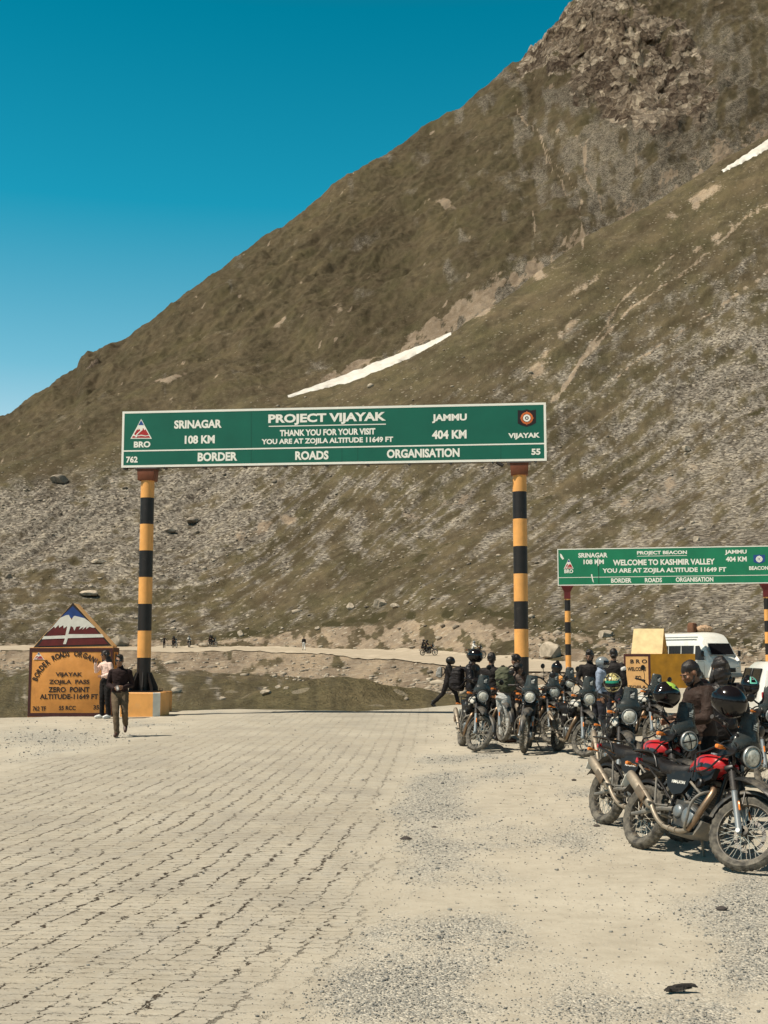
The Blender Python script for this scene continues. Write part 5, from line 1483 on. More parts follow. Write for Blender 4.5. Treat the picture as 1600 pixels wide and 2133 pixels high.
    for i in range(n):
        t_ = i/(n-1); x = -.62-.50*t_; z = .80+.02*math.sin(t_*3)-.26*t_**1.6; wv = .09-.02*t_
        ring = [V((x, y, z-(abs(y)/wv)**2*.03)) for y in (-wv, -wv*.5, 0, wv*.5, wv)]; ring += [V((p.x-.004, p.y*.95, p.z-.008)) for p in ring[::-1]]; rings.append(ring)
    g.loft(rings); part('rear_mudguard', g, M['plastic'], angle=50)
    g = MB(); guard(g, RA, .365, 60, 130, .07); part('tyre_hugger', g, M['plastic'], angle=50)
    g = MB(); g.box((-1.02, 0, .86), (.06, .10, .06), bev=.015); part('tail_lamp', g, M['redlens'])
    g = MB(); g.box((-1.115, 0, .64), (.006, .18, .13), Matrix.Rotation(.35, 3, 'Y'), bev=.002); part('number_plate', g, M['sign_white'])
    for sg in (-1, 1):
        g = MB(); g.tube([(-1.0, sg*.05, .80), (-1.0, sg*.13, .80)], .007, 6); g.box((-1.0, sg*.155, .80), (.045, .06, .036), bev=.012); part('indicator', g, M['amber'])
    # cables at the front
    g = MB()
    for p in (((.34, -.22, 1.10), (.52, -.14, 1.02), (.45, -.06, .86), (.30, -.05, .78)), ((.34, .22, 1.10), (.54, .12, 1.00), (.48, .06, .82), (.70, .10, .46)), ((.36, .15, 1.08), (.55, .05, .93), (.40, .0, .80))):
        g.tube(p, .0055, 6, smooth=5)
    part('cables', g, M['frame'])
    return root
BIKE = bike_proto()
STEER = {'front_wheel', 'fork'}
bpy.context.view_layer.update()
def base(n): return n.split('.')[0]
def pose_bike(root, loc, heading, steer, lean, tank=None, muds=None):
    root.location = loc; root.rotation_euler = (R(-lean), 0, R(heading))
    axis = fdir
    Rm = Matrix.Translation(STEM) @ Matrix.Rotation(R(steer), 4, axis) @ Matrix.Translation(-STEM)
    for c in root.children:
        b = base(c.name)
        if b == 'front_wheel': c.matrix_basis = Rm @ Matrix.Translation((FA[0], 0, FA[1]))
        elif b == 'fork': c.matrix_basis = Rm @ Matrix.Translation(STEM)
        if b == 'tank' and tank:
            c.material_slots[0].link = 'OBJECT'; c.material_slots[0].material = M[tank]
        if b == 'beak' and muds:
            c.material_slots[0].link = 'OBJECT'; c.material_slots[0].material = M[muds]
ONGROUND = 'motorcycles parked in the row on the right'
bikes = {}
def bike(key, label, xy, heading, steer=24, lean=9, tank=None, muds=None):
    root = BIKE if not bikes else copy_tree(BIKE)
    tag(root, label, 'motorcycle', ONGROUND)
    pose_bike(root, (xy[0], xy[1], gz(*xy)+.004), heading, steer, lean, tank, muds)
    bikes[key] = root
    return root
def front_at(px, d, heading, tyre_x=.735):
    """ground point below the middle of a bike whose front tyre meets the ground at a photo column"""
    p = at(px, d); h = R(heading)
    return (p.x-tyre_x*math.cos(h), p.y-tyre_x*math.sin(h))
bike('a', 'nearest dusty motorcycle, red tank, showing its whole right side and upswept exhaust', front_at(1522, 11.5, -66), -66, 26, 17)
bike('b', 'red tanked motorcycle directly behind the nearest one, black tape crossed over its headlamp', front_at(1408, 13.15, -68), -68, 20, 12)
bike('c', 'black motorcycle with a very tall windscreen, just behind the rear red tanked motorcycle', front_at(1290, 17.3, -90), -90, 18, 8, 'tank_white')
bike('d', 'white tanked motorcycle below the camouflage helmet, front wheel turned', front_at(1213, 22.6, -79), -79, 31, 9, 'tank_white')
bike('e', 'black motorcycle seen head on beside the right gantry post, narrow front tyre', front_at(1088, 23.4, -100), -100, -8, 7, 'tank_black')
bike('f', 'grey tanked motorcycle with a plain black helmet on its handlebar', front_at(1145, 25.6, -75), -75, 28, 8, 'tank_grey')
bike('g', 'motorcycle with white tank at the end of the row, beside the helmeted rider', front_at(990, 23.8, -83), -83, 33, 9, 'tank_white')
bike('h', 'dark motorcycle half hidden between the black helmet and the far gantry post', front_at(1178, 31.0, -80), -80, 18, 8, 'tank_black')
bike('i', 'white tanked motorcycle standing in front of the lettered welcome block', front_at(1358, 24.5, -76), -76, 22, 9, 'tank_white')
bike('j', 'motorcycle cut off by the picture edge, behind the nearest red one', front_at(1594, 17.5, -80), -80, 16, 8, 'tank_black')
bike('k', 'black motorcycle squeezed in behind the two red tanked ones, bright fork tube showing', front_at(1492, 15.3, -84), -84, 10, 8, 'tank_black')
bike('l', 'orange tanked motorcycle with the pale trousered rider astride', front_at(1046, 26.0, -84), -84, 12, 5, 'tank_orange')
# taped cross on the lamp of the second red one
hl = [c for c in bikes['b'].children if base(c.name) == 'headlamp'][0]
t = MB()
for an in (20, 115):
    c, s = math.cos(R(an)), math.sin(R(an))
    for k in range(6):
        q0, q1 = -.088+.0293*k, -.088+.0293*(k+1)
        def X(q): return .62+.044-2.9*q*q
        t.add([Vector((X(q), c*q-s*w_, 1.02+s*q+c*w_)) for q, w_ in ((q0, -.007), (q1, -.007), (q1, .007), (q0, .007))], [(0, 1, 2, 3)])
t.build('tape_cross', M['sticker'], hl, fix=False)
# ------------------------------------------------------------------ people: one continuous body each, clothing as parts over it
def fuse(mb, voxel, smooth=4, jitter=0.0, seed=0):
    """melt overlapping shapes into one continuous surface"""
    me = mb.mesh('body', M['skin'], smooth=False)
    ob = bpy.data.objects.new('body', me); COL.objects.link(ob)
    r = ob.modifiers.new('r', 'REMESH'); r.mode = 'VOXEL'; r.voxel_size = voxel; r.use_smooth_shade = True
    if smooth:
        s = ob.modifiers.new('s', 'SMOOTH'); s.factor = .5; s.iterations = smooth
    dg = bpy.context.evaluated_depsgraph_get(); dg.update()
    out = bpy.data.meshes.new_from_object(ob.evaluated_get(dg))
    bpy.data.objects.remove(ob); bpy.data.meshes.remove(me)
    out.materials.clear()
    if jitter:
        n = len(out.vertices); co = np.empty(n*3); no = np.empty(n*3)
        out.vertices.foreach_get('co', co); out.vertices.foreach_get('normal', no); co = co.reshape(-1, 3); no = no.reshape(-1, 3)
        k = (fbm(co[:, 0]*9+co[:, 1]*7+seed, co[:, 2]*9-co[:, 1]*4, 2, seed)+.7*pn(co[:, 0]*5+seed, co[:, 2]*26+co[:, 0]*9, seed+3))*jitter
        co += no*k[:, None]; out.vertices.foreach_set('co', co.ravel()); out.update()
    return out
def put(name, me, mat, parent):
    me.materials.append(mat); me.name = name
    o = bpy.data.objects.new(name, me); COL.objects.link(o); o.parent = parent
    me.polygons.foreach_set('use_smooth', [True]*len(me.polygons)); return o
V = Vector
STAND = dict(pelvis=(0, 0, .95), chest=(0, 0, 1.26), neck=(0, .005, 1.46), head=(0, -.015, 1.615),
    shL=(.178, 0, 1.385), elL=(.228, .03, 1.12), wrL=(.245, -.04, .88), shR=(-.178, 0, 1.385), elR=(-.228, .03, 1.12), wrR=(-.245, -.04, .88),
    hipL=(.088, 0, .92), knL=(.10, -.015, .51), anL=(.105, .03, .09), toL=(.125, -.14, .03),
    hipR=(-.088, 0, .92), knR=(-.10, -.015, .51), anR=(-.105, .03, .09), toR=(-.125, -.14, .03))
def person(label, loc, yaw, pose=None, scale=1.0, top='jacket', bottom='trousers', shoe='boot_black', skin='skin', hair='short', hairmat='hair', headturn=(0, 0), wear_helmet=None,
           group=None, voxel=.010, sleeve='long', beard=False, glasses=False, curl=(.5, .5), handdir=None, bulk=1.0, gloves=None, face=True, collar=True, patch=None):
    root = empty('person', loc, yaw, label, 'person', group); root.scale = (scale,)*3
    J = {k: V(v) for k, v in STAND.items()}
    for k, v in (pose or {}).items(): J[k] = V(v)
    Hc = J['head']
    HR = Euler((R(headturn[1]), 0, R(headturn[0]))).to_matrix()       # (turn, nod)
    def hp(p): return Hc+HR @ V(p)
    sd = abs(hash(label)) % 97 if False else sum(map(ord, label)) % 97
    # ---------------- body
    b = MB()
    b.ell(hp((0, .012, .030)), (.074, .096, .092), 20, 14, HR)
    b.ell(hp((0, -.020, -.030)), (.060, .072, .080), 20, 14, HR)
    b.ell(hp((0, -.050, -.078)), (.040, .034, .032), 14, 10, HR)                     # chin
    b.ell(hp((0, -.076, .022)), (.052, .018, .014), 14, 8, HR)                       # brow
    b.tube([hp((0, -.082, .020)), hp((0, -.103, -.022)), hp((0, -.088, -.034))], [.011, .015, .011], 10)
    b.ell(hp((0, -.086, -.056)), (.024, .012, .011), 12, 8, HR)
    for sg in (-1, 1):
        b.ell(hp((sg*.045, -.070, -.012)), (.022, .018, .018), 12, 8, HR)            # cheek
        b.ell(hp((sg*.079, .012, -.002)), (.010, .020, .032), 12, 10, HR)            # ear
    b.capsule([hp((0, .022, -.06)), J['neck']+V((0, .01, -.02))], [.054, .060], 14)
    def torso(mb, k):
        P, C, N = J['pelvis'], J['chest'], J['neck']
        sh = (J['shL']-J['shR']); sh.z *= .4; sx = sh.normalized()
        hpv = (J['hipL']-J['hipR']).normalized()
        rings = []
        for t, (w_, d_) in ((0.0, (.158, .112)), (.12, (.165, .118)), (.33, (.146, .103)), (.55, (.160, .112)), (.75, (.178, .122)), (.88, (.172, .112)), (.96, (.125, .085)), (1.0, (.070, .062))):
            c = P+(C-P)*(t/.6) if t < .6 else C+(N-C)*((t-.6)/.4)
            ax = (hpv*(1-t)+sx*t).normalized(); up = ((N-P)).normalized(); fw = ax.cross(up).normalized()
            rings.append([c+ax*(math.cos(a)*w_*k*bulk)+fw*(math.sin(a)*d_*k*bulk) for a in (2*math.pi*i/24 for i in range(24))])
        mb.loft(rings)
    torso(b, .90)
    for s in 'LR':
        sh, el, wr = J['sh'+s], J['el'+s], J['wr'+s]
        b.capsule([sh, (sh+el)/2, el], [.050, .047, .039], 14); b.capsule([el, el+(wr-el)*.35, wr], [.038, .040, .026], 14)
        b.capsule([J['hip'+s], (J['hip'+s]+J['kn'+s])/2, J['kn'+s]], [.082, .075, .054], 14)
        b.capsule([J['kn'+s], J['kn'+s]+(J['an'+s]-J['kn'+s])*.35, J['an'+s]], [.052, .055, .038], 14)
        b.capsule([J['an'+s], (J['an'+s]+J['to'+s])/2+V((0, 0, -.012)), J['to'+s]], [.038, .036, .026], 10)
        # hand: palm, four fingers of unequal length bent at the knuckles, thumb from the side
        hd = V(handdir[s]) if handdir and s in handdir else (wr-el); hd.normalize()
        side = V((1, 0, 0)) if s == 'L' else V((-1, 0, 0))
        pn_ = (side - hd*side.dot(hd)); pn_ = pn_.normalized() if pn_.length > .2 else V((0, 0, 1)).cross(hd).normalized()
        pn_ = -pn_                                                                  # palm looks to the body
        ac = hd.cross(pn_).normalized()
        if ac.y > 0: ac = -ac                                                       # thumb side faces forward
        pl = [wr+hd*.01+ac*q for q in (-.022, -.008, .008, .022)]
        for q in (-.024, -.009, .008, .024): b.capsule([wr+hd*.012+ac*q*.75, wr+hd*.082+ac*q], [.0135, .0130], 8)
        cu = curl[0 if s == 'L' else 1]
        for q, ln, r_ in ((.026, .072, .0090), (.009, .082, .0092), (-.009, .076, .0090), (-.026, .060, .0082)):
            p0 = wr+hd*.085+ac*q; d0 = (hd+pn_*cu*.5).normalized(); d1 = (hd*(1-cu*.75)+pn_*cu*1.1).normalized(); d2 = (hd*(1-cu*1.3)+pn_*cu*1.6).normalized()
            p1 = p0+d0*ln*.45; p2 = p1+d1*ln*.32; p3 = p2+d2*ln*.24
            b.capsule([p0, p1, p2, p3], [r_, r_*.96, r_*.88, r_*.75], 8)
        t0 = wr+hd*.030+ac*.026; t1 = t0+(hd*.55+ac*.75+pn_*.25).normalized()*.038; t2 = t1+(hd*.85+ac*.25+pn_*.35).normalized()*.030
        b.capsule([t0, t1, t2], [.0125, .0105, .0088], 8)
    body = put('body', fuse(b, min(voxel, .0085), 3), M[skin], root)
    # ---------------- upper garment
    g = MB(); torso(g, 1.0)
    P, C, N = J['pelvis'], J['chest'], J['neck']
    g.capsule([J['shL']*.92+J['shR']*.08+V((0, 0, .005)), J['shR']*.92+J['shL']*.08+V((0, 0, .005))], [.062*bulk, .062*bulk], 14)
    if collar: g.capsule([N+V((0, .008, -.03)), N+V((0, .012, .012))], [.078, .070], 14)
    for s in 'LR':
        sh, el, wr = J['sh'+s], J['el'+s], J['wr'+s]
        g.capsule([sh, (sh+el)/2, el], [.066*bulk, .061*bulk, .054*bulk], 14)
        if sleeve == 'long': g.capsule([el, el+(wr-el)*.4, wr-(wr-el)*.03], [.053*bulk, .050*bulk, .039], 14)
        else: g.capsule([el, el+(wr-el)*.05], [.053, .05], 12)
    put('jacket' if 'jacket' in top or top == 'taupe' else 'top', fuse(g, voxel, 3, .006, sd), M[top], root)
    if patch:
        for sg, s in ((1, 'L'), (-1, 'R')):
            if s not in patch[1]: continue
            sh, el = J['sh'+s], J['el'+s]; d = (el-sh).normalized(); c = sh+d*.07+V((sg*.012, 0, .012))
            e = MB(); e.ell(c, (.062*bulk, .070*bulk, .075), 14, 10); e.build('shoulder_patch', M[patch[0]], root)
    # ---------------- trousers
    g = MB()
    up = (J['chest']-J['pelvis']).normalized()
    hx = (J['hipL']-J['hipR']).normalized(); fw = hx.cross(up).normalized()
    g.loft([[J['pelvis']+up*h+hx*(math.cos(a)*w_)+fw*(math.sin(a)*d_) for a in (2*math.pi*i/24 for i in range(24))] for h, w_, d_ in ((-.10, .140, .105), (-.03, .166, .122), (.05, .162, .116), (.10, .153, .108))])
    for s in 'LR':
        hi, kn, an = J['hip'+s], J['kn'+s], J['an'+s]
        g.capsule([hi, (hi+kn)/2, kn], [.100, .090, .070], 14)
        g.capsule([kn, kn+(an-kn)*.4, an+(kn-an)*.02], [.069, .068, .060], 14)
    put('trousers', fuse(g, voxel, 3, .0065, sd+5), M[bottom], root)
    for s in 'LR':
        an, to = J['an'+s], J['to'+s]; d = (to-an); d.z = 0; d = d.normalized() if d.length > .01 else V((0, -1, 0))
        dn = (to-an).normalized()
        g = MB(); sole = to+V((0, 0, .012))
        g.capsule([an+V((0, 0, .055)), an+V((0, 0, -.012))], [.050, .050], 12)
        g.capsule([an-d*.035+V((0, 0, -.035)), (an+to)/2+V((0, 0, -.005)), sole], [.044, .046, .036], 12)
        g.capsule([an-d*.04+V((0, 0, -.060)), to+V((0, 0, -.004))], [.026, .028], 10)
        put('shoe', fuse(g, .009, 2), M[shoe], root)
    # ---------------- head
    if wear_helmet: helmet_parts(root, wear_helmet, Matrix.Translation(Hc+HR @ V((0, .0, .015))) @ HR.to_4x4(), 'helmet')
    elif hair:
        h = MB()
        if hair in ('short', 'buzz'):
            o_ = .010 if hair == 'buzz' else .020
            h.ell(hp((0, .020, .044)), (.077+o_*.4, .095+o_*.6, .087+o_), 20, 14, HR)
            h.ell(hp((0, .055, -.005)), (.068, .060+o_*.3, .070), 16, 12, HR)
            if hair == 'short': h.ell(hp((0, -.045, .105)), (.060, .050, .034), 14, 10, HR)
        else:
            h.ell(hp((0, .022, .040)), (.090, .108, .104), 20, 14, HR)
            back = hp((0, .075, -.06)); fall = J['neck']+V((0, .09, -.02)) if hair == 'long' else back
            h.capsule([back, fall+V((0, 0, .05)), fall+V((0, .02, -.14))], [.085, .088, .055], 14)
            for sg in (-1, 1): h.capsule([hp((sg*.078, .0, .03)), hp((sg*.088, .01, -.08)), J['neck']+V((sg*.10, .0, -.10))], [.028, .032, .022], 10)
        put('hair', fuse(h, .008, 2, .005 if hair == 'buzz' else .010, sd+3), M[hairmat], root)
    if face and not wear_helmet:
        for sg in (-1, 1):
            if not glasses:
                e = MB(); e.ell(hp((sg*.031, -.0815, .004)), (.012, .007, .0055), 12, 8, HR); ey = e.build('eye', M['eye'], root)
                e = MB(); e.ell(hp((sg*.031, -.0870, .004)), (.006, .003, .005), 10, 6, HR); e.build('iris', M['hair'], ey)
            e = MB(); e.tube([hp((sg*.012, -.096, .024)), hp((sg*.032, -.096, .031)), hp((sg*.052, -.080, .025))], [.0045, .0055, .003], 8); e.build('eyebrow', M['hair'], root)
        e = MB(); e.tube([hp((-.022, -.090, -.057)), hp((0, -.099, -.055)), hp((.022, -.090, -.057))], [.003, .006, .003], 8); e.build('mouth', M['lip'], root)
        if beard:
            h = MB(); h.ell(hp((0, -.052, -.082)), (.046, .042, .036), 14, 10, HR)
            for sg in (-1, 1): h.capsule([hp((sg*.068, -.005, -.02)), hp((sg*.060, -.035, -.068)), hp((sg*.025, -.070, -.088))], [.010, .016, .018], 10)
            h.tube([hp((-.026, -.088, -.055)), hp((0, -.100, -.044)), hp((.026, -.088, -.055))], .006, 8)
            put('beard', fuse(h, .007, 2, .004), M['hair'], root)
        if glasses:
            gl = MB()
            for sg in (-1, 1): gl.ell(hp((sg*.033, -.099, .004)), (.028, .006, .021), 16, 8, HR)
            gl.tube([hp((-.012, -.103, .010)), hp((.012, -.103, .010))], .003, 6)
            for sg in (-1, 1): gl.tube([hp((sg*.060, -.095, .010)), hp((sg*.082, .010, .012))], .0028, 6)
            gl.build('sunglasses', M['glass_dark'], root)
    return root
# ------------------------------------------------------------------ helmets
def helmet_parts(root, kind, X=None, prefix=None, mats=None):
    """full face helmet looking along -Y round the origin"""
    X = X or Matrix.Identity(4)
    n, m = 40, 22
    def surf(th, ph, k=1.0):
        # th: from the crown down, ph: turn from the front
        s, c = math.sin(th), math.cos(th); x = s*math.sin(ph); y = -s*math.cos(ph)
        fr = max(0, math.cos(ph))
        low = max(0, -c)
        return V((x*.125*k*(1-.10*low), y*(.150+.035*fr*low**.7)*k, (c*.135-.012)*k))
    sh = MB(); vs = []; thm = R(146)
    for i in range(m+1):
        th = thm*i/m
        for j in range(n): vs.append(surf(max(th, .001), 2*math.pi*j/n))
    fs = []
    for i in range(m):
        for j in range(n):
            th = thm*(i+.5)/m; ph = (2*math.pi*(j+.5)/n+math.pi) % (2*math.pi)-math.pi
            if R(70) < th < R(103) and abs(ph) < R(66): continue
            fs.append((i*n+j, i*n+(j+1) % n, (i+1)*n+(j+1) % n, (i+1)*n+j))
    sh.add(vs, fs, X)
    shell_mat = {'black': M['helmet_black'], 'green': M['helmet_black'], 'camo': M['camo'], 'teal': M['helmet_black'], 'grey': M['helmet_grey'], 'matt': M['plastic']}[kind]
    o = sh.build('helmet' if prefix else 'shell', shell_mat, root, angle=60); P = o if prefix else root
    ln = MB(); vs = []; 
    for i in range(m+1):
        th = thm*i/m
        for j in range(n): vs.append(surf(max(th, .001), 2*math.pi*j/n, .93))
    ln.add(vs, [(i*n+j, i*n+(j+1) % n, (i+1)*n+(j+1) % n, (i+1)*n+j) for i in range(m) for j in range(n) if not (R(70) < thm*(i+.5)/m < R(103) and abs((2*math.pi*(j+.5)/n+math.pi) % (2*math.pi)-math.pi) < R(66))], X)
    ln.build('lining', M['gaiter'], P)
    def strip(name, th0, th1, ph0, ph1, k, mat, a=10, b=20, taper=0):
        q = MB(); vs = []
        for i in range(a+1):
            for j in range(b+1):
                w = 1-taper*i/a; mid = (ph0+ph1)/2
                vs.append(surf(R(th0+(th1-th0)*i/a), R(mid+((ph0+(ph1-ph0)*j/b)-mid)*w), k))
        q.add(vs, [(i*(b+1)+j, i*(b+1)+j+1, (i+1)*(b+1)+j+1, (i+1)*(b+1)+j) for i in range(a) for j in range(b)], X)
        return q.build(name, mat, P, fix=False)
    if kind == 'camo':
        strip('visor', 84, 106, -70, 70, 1.012, M['visor']); strip('green_band', 70, 84, -46, 46, 1.014, M['helmet_greenband'])
        strip('peak', 60, 67, -60, 60, 1.03, M['camo'], 3, 16)
    else: strip('visor', 66, 106, -70, 70, 1.012, M['visor'])
    if kind == 'green':
        for sg in (-1, 1): strip('stripe', 30, 62, sg*30, sg*120, 1.008, M['helmet_green'], taper=.75); strip('stripe', 62, 70, sg*74, sg*128, 1.008, M['helmet_green'])
    if kind == 'teal':
        for sg in (-1, 1): strip('stripe', 12, 64, sg*16, sg*34, 1.010, M['helmet_teal'], taper=.55)
        strip('grey_panel', 4, 40, -16, 16, 1.008, M['helmet_grey']); strip('stripe', 58, 66, -26, 26, 1.011, M['helmet_teal'])
    if kind in ('black', 'camo'):
        for sg in (-1, 1): strip('vent', 118, 126, sg*16, sg*46, 1.010, M['plastic'], 3, 6)
    strip('vent', 24, 34, -8, 8, 1.012, M['plastic'], 3, 6)
    rim_ = MB(); rim_.tube([X @ surf(thm, 2*math.pi*j/n, 1.0) for j in range(n)]+[X @ surf(thm, 0)], .008, 8, caps=False); rim_.build('rim', M['gaiter'], P)
def helmet(label, kind, loc, yaw, tilt=0, roll=0, s=1.0):
    r = empty('helmet', loc, R(yaw), label, 'helmet', rx=R(tilt), ry=R(roll)); r.scale = (s,)*3
    helmet_parts(r, kind); return r
def backpack(label, loc, yaw, mat, s=1.0, tilt=0):
    """rucksack with its back pad towards -Y"""
    r = empty('backpack', loc, R(yaw), label, 'backpack', rx=R(tilt)); r.scale = (s,)*3
    g = MB()
    def rr(w, d, z, cy): return [V((w*math.copysign(abs(math.cos(a))**.55, math.cos(a)), cy+d*math.copysign(abs(math.sin(a))**.6, math.sin(a)), z)) for a in (2*math.pi*i/24 for i in range(24))]
    g.loft([rr(.08, .05, -.25, .08), rr(.145, .10, -.22, .10), rr(.16, .125, -.08, .115), rr(.155, .12, .08, .11), rr(.135, .10, .18, .095), rr(.08, .055, .23, .08)])
    g.loft([rr(.07, .03, -.20, .21), rr(.115, .05, -.17, .215), rr(.12, .055, -.06, .225), rr(.10, .045, .02, .215), rr(.05, .02, .04, .21)])
    put('bag', fuse(g, .012, 3, .014, len(label)), mat, r)
    for sg in (-1, 1):
        t = MB(); t.tube([(sg*.08, .05, .20), (sg*.10, -.06, .20), (sg*.115, -.125, .10), (sg*.12, -.10, -.05), (sg*.12, .03, -.18)], .014, 8, smooth=4, flat=1.8); t.build('strap', M['pack_black'], r)
    t = MB(); t.tube([(-.03, .06, .215), (0, .06, .26), (.03, .06, .215)], .008, 8, smooth=4); t.build('handle', M['pack_black'], r)
    for z in (.06, -.12):
        t = MB(); t.tube([(-.158, .10, z), (-.12, .225, z+.01), (0, .27, z+.01), (.12, .225, z+.01), (.158, .10, z)], .006, 6, smooth=3); t.build('compression_strap', M['pack_black'], r)
    return r

# the man walking towards the camera ---------------------------------
w = at(251, 27.6)
person('man in dark maroon sweater and khaki trousers walking towards the camera with a phone', (w.x, w.y, gz(*w.xy)), R(4), dict(
    pelvis=(0, 0, .94), chest=(.0, -.02, 1.26), neck=(.0, -.02, 1.46), head=(-.02, -.04, 1.615),
    shL=(.185, -.01, 1.375), elL=(.25, .04, 1.11), wrL=(.10, -.20, 1.06), shR=(-.185, -.01, 1.375), elR=(-.25, .03, 1.11), wrR=(-.09, -.22, 1.04),
    hipL=(.09, 0, .92), knL=(.12, -.08, .53), anL=(.10, .26, .26), toL=(.11, .16, .11),
    hipR=(-.09, 0, .92), knR=(-.05, -.20, .52), anR=(-.02, -.20, .10), toR=(-.035, -.37, .04)),
    top='sweater', bottom='khaki', shoe='boot', skin='skin', hair='short', glasses=True, headturn=(-6, 0), voxel=.009, handdir=dict(L=(-.85, -.4, .1), R=(.85, -.4, .1)), curl=(.7, .7), bulk=1.06)
r = empty('smartphone', (w.x-.0, w.y-.275, gz(*w.xy)+1.045), R(4), 'slim phone with a pale screen held at the waist by the walking man', 'phone', rx=R(-40), ry=R(-25))
m = MB(); m.box((0, 0, 0), (.075, .010, .15), bev=.004); m.build('case', M['plastic'], r)
m = MB(); m.box((0, .006, .0), (.066, .003, .138)); m.build('screen', M['sign_white'], r)
# the woman beside the marker ----------------------------------------
w = at(221, 34.2)
person('woman in pale pink blouse, black trousers and white sneakers posing against the marker', (w.x, w.y, gz(*w.xy)), R(-38), dict(
    pelvis=(.03, 0, .95), chest=(.0, .0, 1.26), neck=(-.01, 0, 1.46), head=(-.03, -.02, 1.615),
    shR=(-.165, 0, 1.38), elR=(-.27, -.10, 1.20), wrR=(-.16, -.22, 1.42), shL=(.165, 0, 1.38), elL=(.23, .0, 1.14), wrL=(.06, -.17, 1.08),
    knL=(.11, -.03, .52), knR=(-.06, -.06, .52), anR=(-.10, -.02, .09), toR=(-.15, -.18, .03)),
    top='pink', bottom='trousers', shoe='sneaker', skin='skin', hair='long', headturn=(-10, -4), glasses=True, voxel=.009, curl=(.4, .7), scale=1.03, bulk=.94, handdir=dict(R=(.3, -.1, .9), L=(-.9, -.3, 0)))
# helmeted walker beyond ----------------------------------------------
w = at(932, 41.5)
person('helmeted walker in black striding along the edge of the ground with both hands raised', (w.x, w.y, gz(*w.xy)-.14), R(82), dict(
    pelvis=(0, 0, .90), chest=(0, -.04, 1.21), neck=(0, -.07, 1.40), head=(0, -.10, 1.555),
    shL=(.18, -.04, 1.35), elL=(.22, -.14, 1.12), wrL=(.10, -.36, 1.14), shR=(-.18, -.04, 1.35), elR=(-.22, -.14, 1.12), wrR=(-.10, -.36, 1.16),
    hipL=(.09, 0, .88), knL=(.10, -.26, .52), anL=(.10, -.36, .10), toL=(.10, -.53, .04), hipR=(-.09, 0, .88), knR=(-.10, .14, .50), anR=(-.10, .46, .20), toR=(-.10, .38, .05)),
    top='jacket', bottom='trousers', skin='skin_dark', wear_helmet='matt', voxel=.011)
backpack('small pale rucksack on the back of the helmeted walker', (w.x-.17, w.y+.02, gz(*w.xy)-.14+1.19), 82, M['pack_grey'], .72)
# group at the end of the row ------------------------------------------
w = at(985, 27.0)
person('rider in glossy black jacket and helmet, with a bulky black rucksack', (w.x, w.y, gz(*w.xy)), R(65), dict(
    elR=(-.24, -.05, 1.15), wrR=(-.15, -.28, 1.10), elL=(.24, -.05, 1.15), wrL=(.15, -.28, 1.08), head=(0, -.05, 1.615), knL=(.10, -.05, .51)),
    top='jacket_shine', bottom='trousers', skin='skin_dark', wear_helmet='black', scale=1.07, bulk=1.22, headturn=(6, 4))
backpack('bulky black rucksack worn by the rider who kept the helmet on', (w.x-.20, w.y+.10, gz(*w.xy)+1.26), 65, M['pack_black'], 1.05)
w = at(1024, 26.6)
person('dark haired man seen from behind in a black jacket, left of the green rucksack', (w.x, w.y, gz(*w.xy)), R(152), dict(elR=(-.24, -.03, 1.14), wrR=(-.2, -.18, .95)),
    top='jacket', bottom='trousers', skin='skin_dark', hair='short', scale=1.03, bulk=1.08, headturn=(12, 4))
w = at(1052, 26.1)
person('rider in pale worn trousers leaning over beside an orange tanked motorcycle', (w.x, w.y, gz(*w.xy)), R(120), dict(
    pelvis=(0, .06, .93), chest=(0, -.10, 1.20), neck=(0, -.22, 1.36), head=(0, -.33, 1.46), shL=(.185, -.17, 1.31), elL=(.24, -.32, 1.08), wrL=(.18, -.52, 1.02), shR=(-.185, -.17, 1.31), elR=(-.24, -.32, 1.08), wrR=(-.18, -.52, 1.02),
    hipL=(.09, .06, .90), hipR=(-.09, .06, .90), knR=(-.11, -.02, .50), knL=(.11, .0, .50)),
    top='taupe', bottom='pale_trousers', shoe='boot', skin='skin_dark', hair='short', bulk=1.06, headturn=(0, 15))
dx, dy = math.sin(R(120)), -math.cos(R(120))
backpack('olive green rucksack on the back of the leaning rider', (w.x-dx*.10*-1-.02, w.y-.02, gz(*w.xy)+1.31), 138, M['olive'], 1.12, -24)
w = at(1076, 28.2)
person('man with dark hair and brown jacket half hidden by the right gantry post', (w.x, w.y, gz(*w.xy)), R(-60), None,
    top='jacket_brown', bottom='trousers', skin='skin_dark', hair='short', scale=1.0, headturn=(-10, 10))
# group before the welcome block ---------------------------------------
w = at(1229, 27.8)
person('bearded man in black jacket with one pale grey shoulder, facing the motorcycles', (w.x, w.y, gz(*w.xy)), R(-12), dict(elL=(.25, -.06, 1.16), wrL=(.10, -.26, 1.08), elR=(-.25, -.05, 1.14), wrR=(-.12, -.24, 1.02)),
    top='jacket', bottom='denim', skin='skin_dark', hair='short', beard=True, scale=1.06, headturn=(-14, 12), patch=('pack_grey', 'L'))
w = at(1279, 28.6)
person('dark haired man in black jacket with white shoulder patches, before the lettered block', (w.x, w.y, gz(*w.xy)), R(150), dict(elL=(.26, -.06, 1.15), wrL=(.16, -.26, 1.0)),
    top='jacket', bottom='denim', skin='skin_dark', hair='short', scale=1.07, bulk=1.1, headturn=(14, 6), patch=('white_cloth', 'LR'))
w = at(1252, 27.6)
person('person in pale blue grey jacket with a grey helmet on, between two dark haired men', (w.x, w.y, gz(*w.xy)), R(70), dict(head=(0, -.03, 1.60)),
    top='blue_cloth', bottom='denim', skin='skin_dark', wear_helmet='grey', scale=.985, headturn=(0, 6))
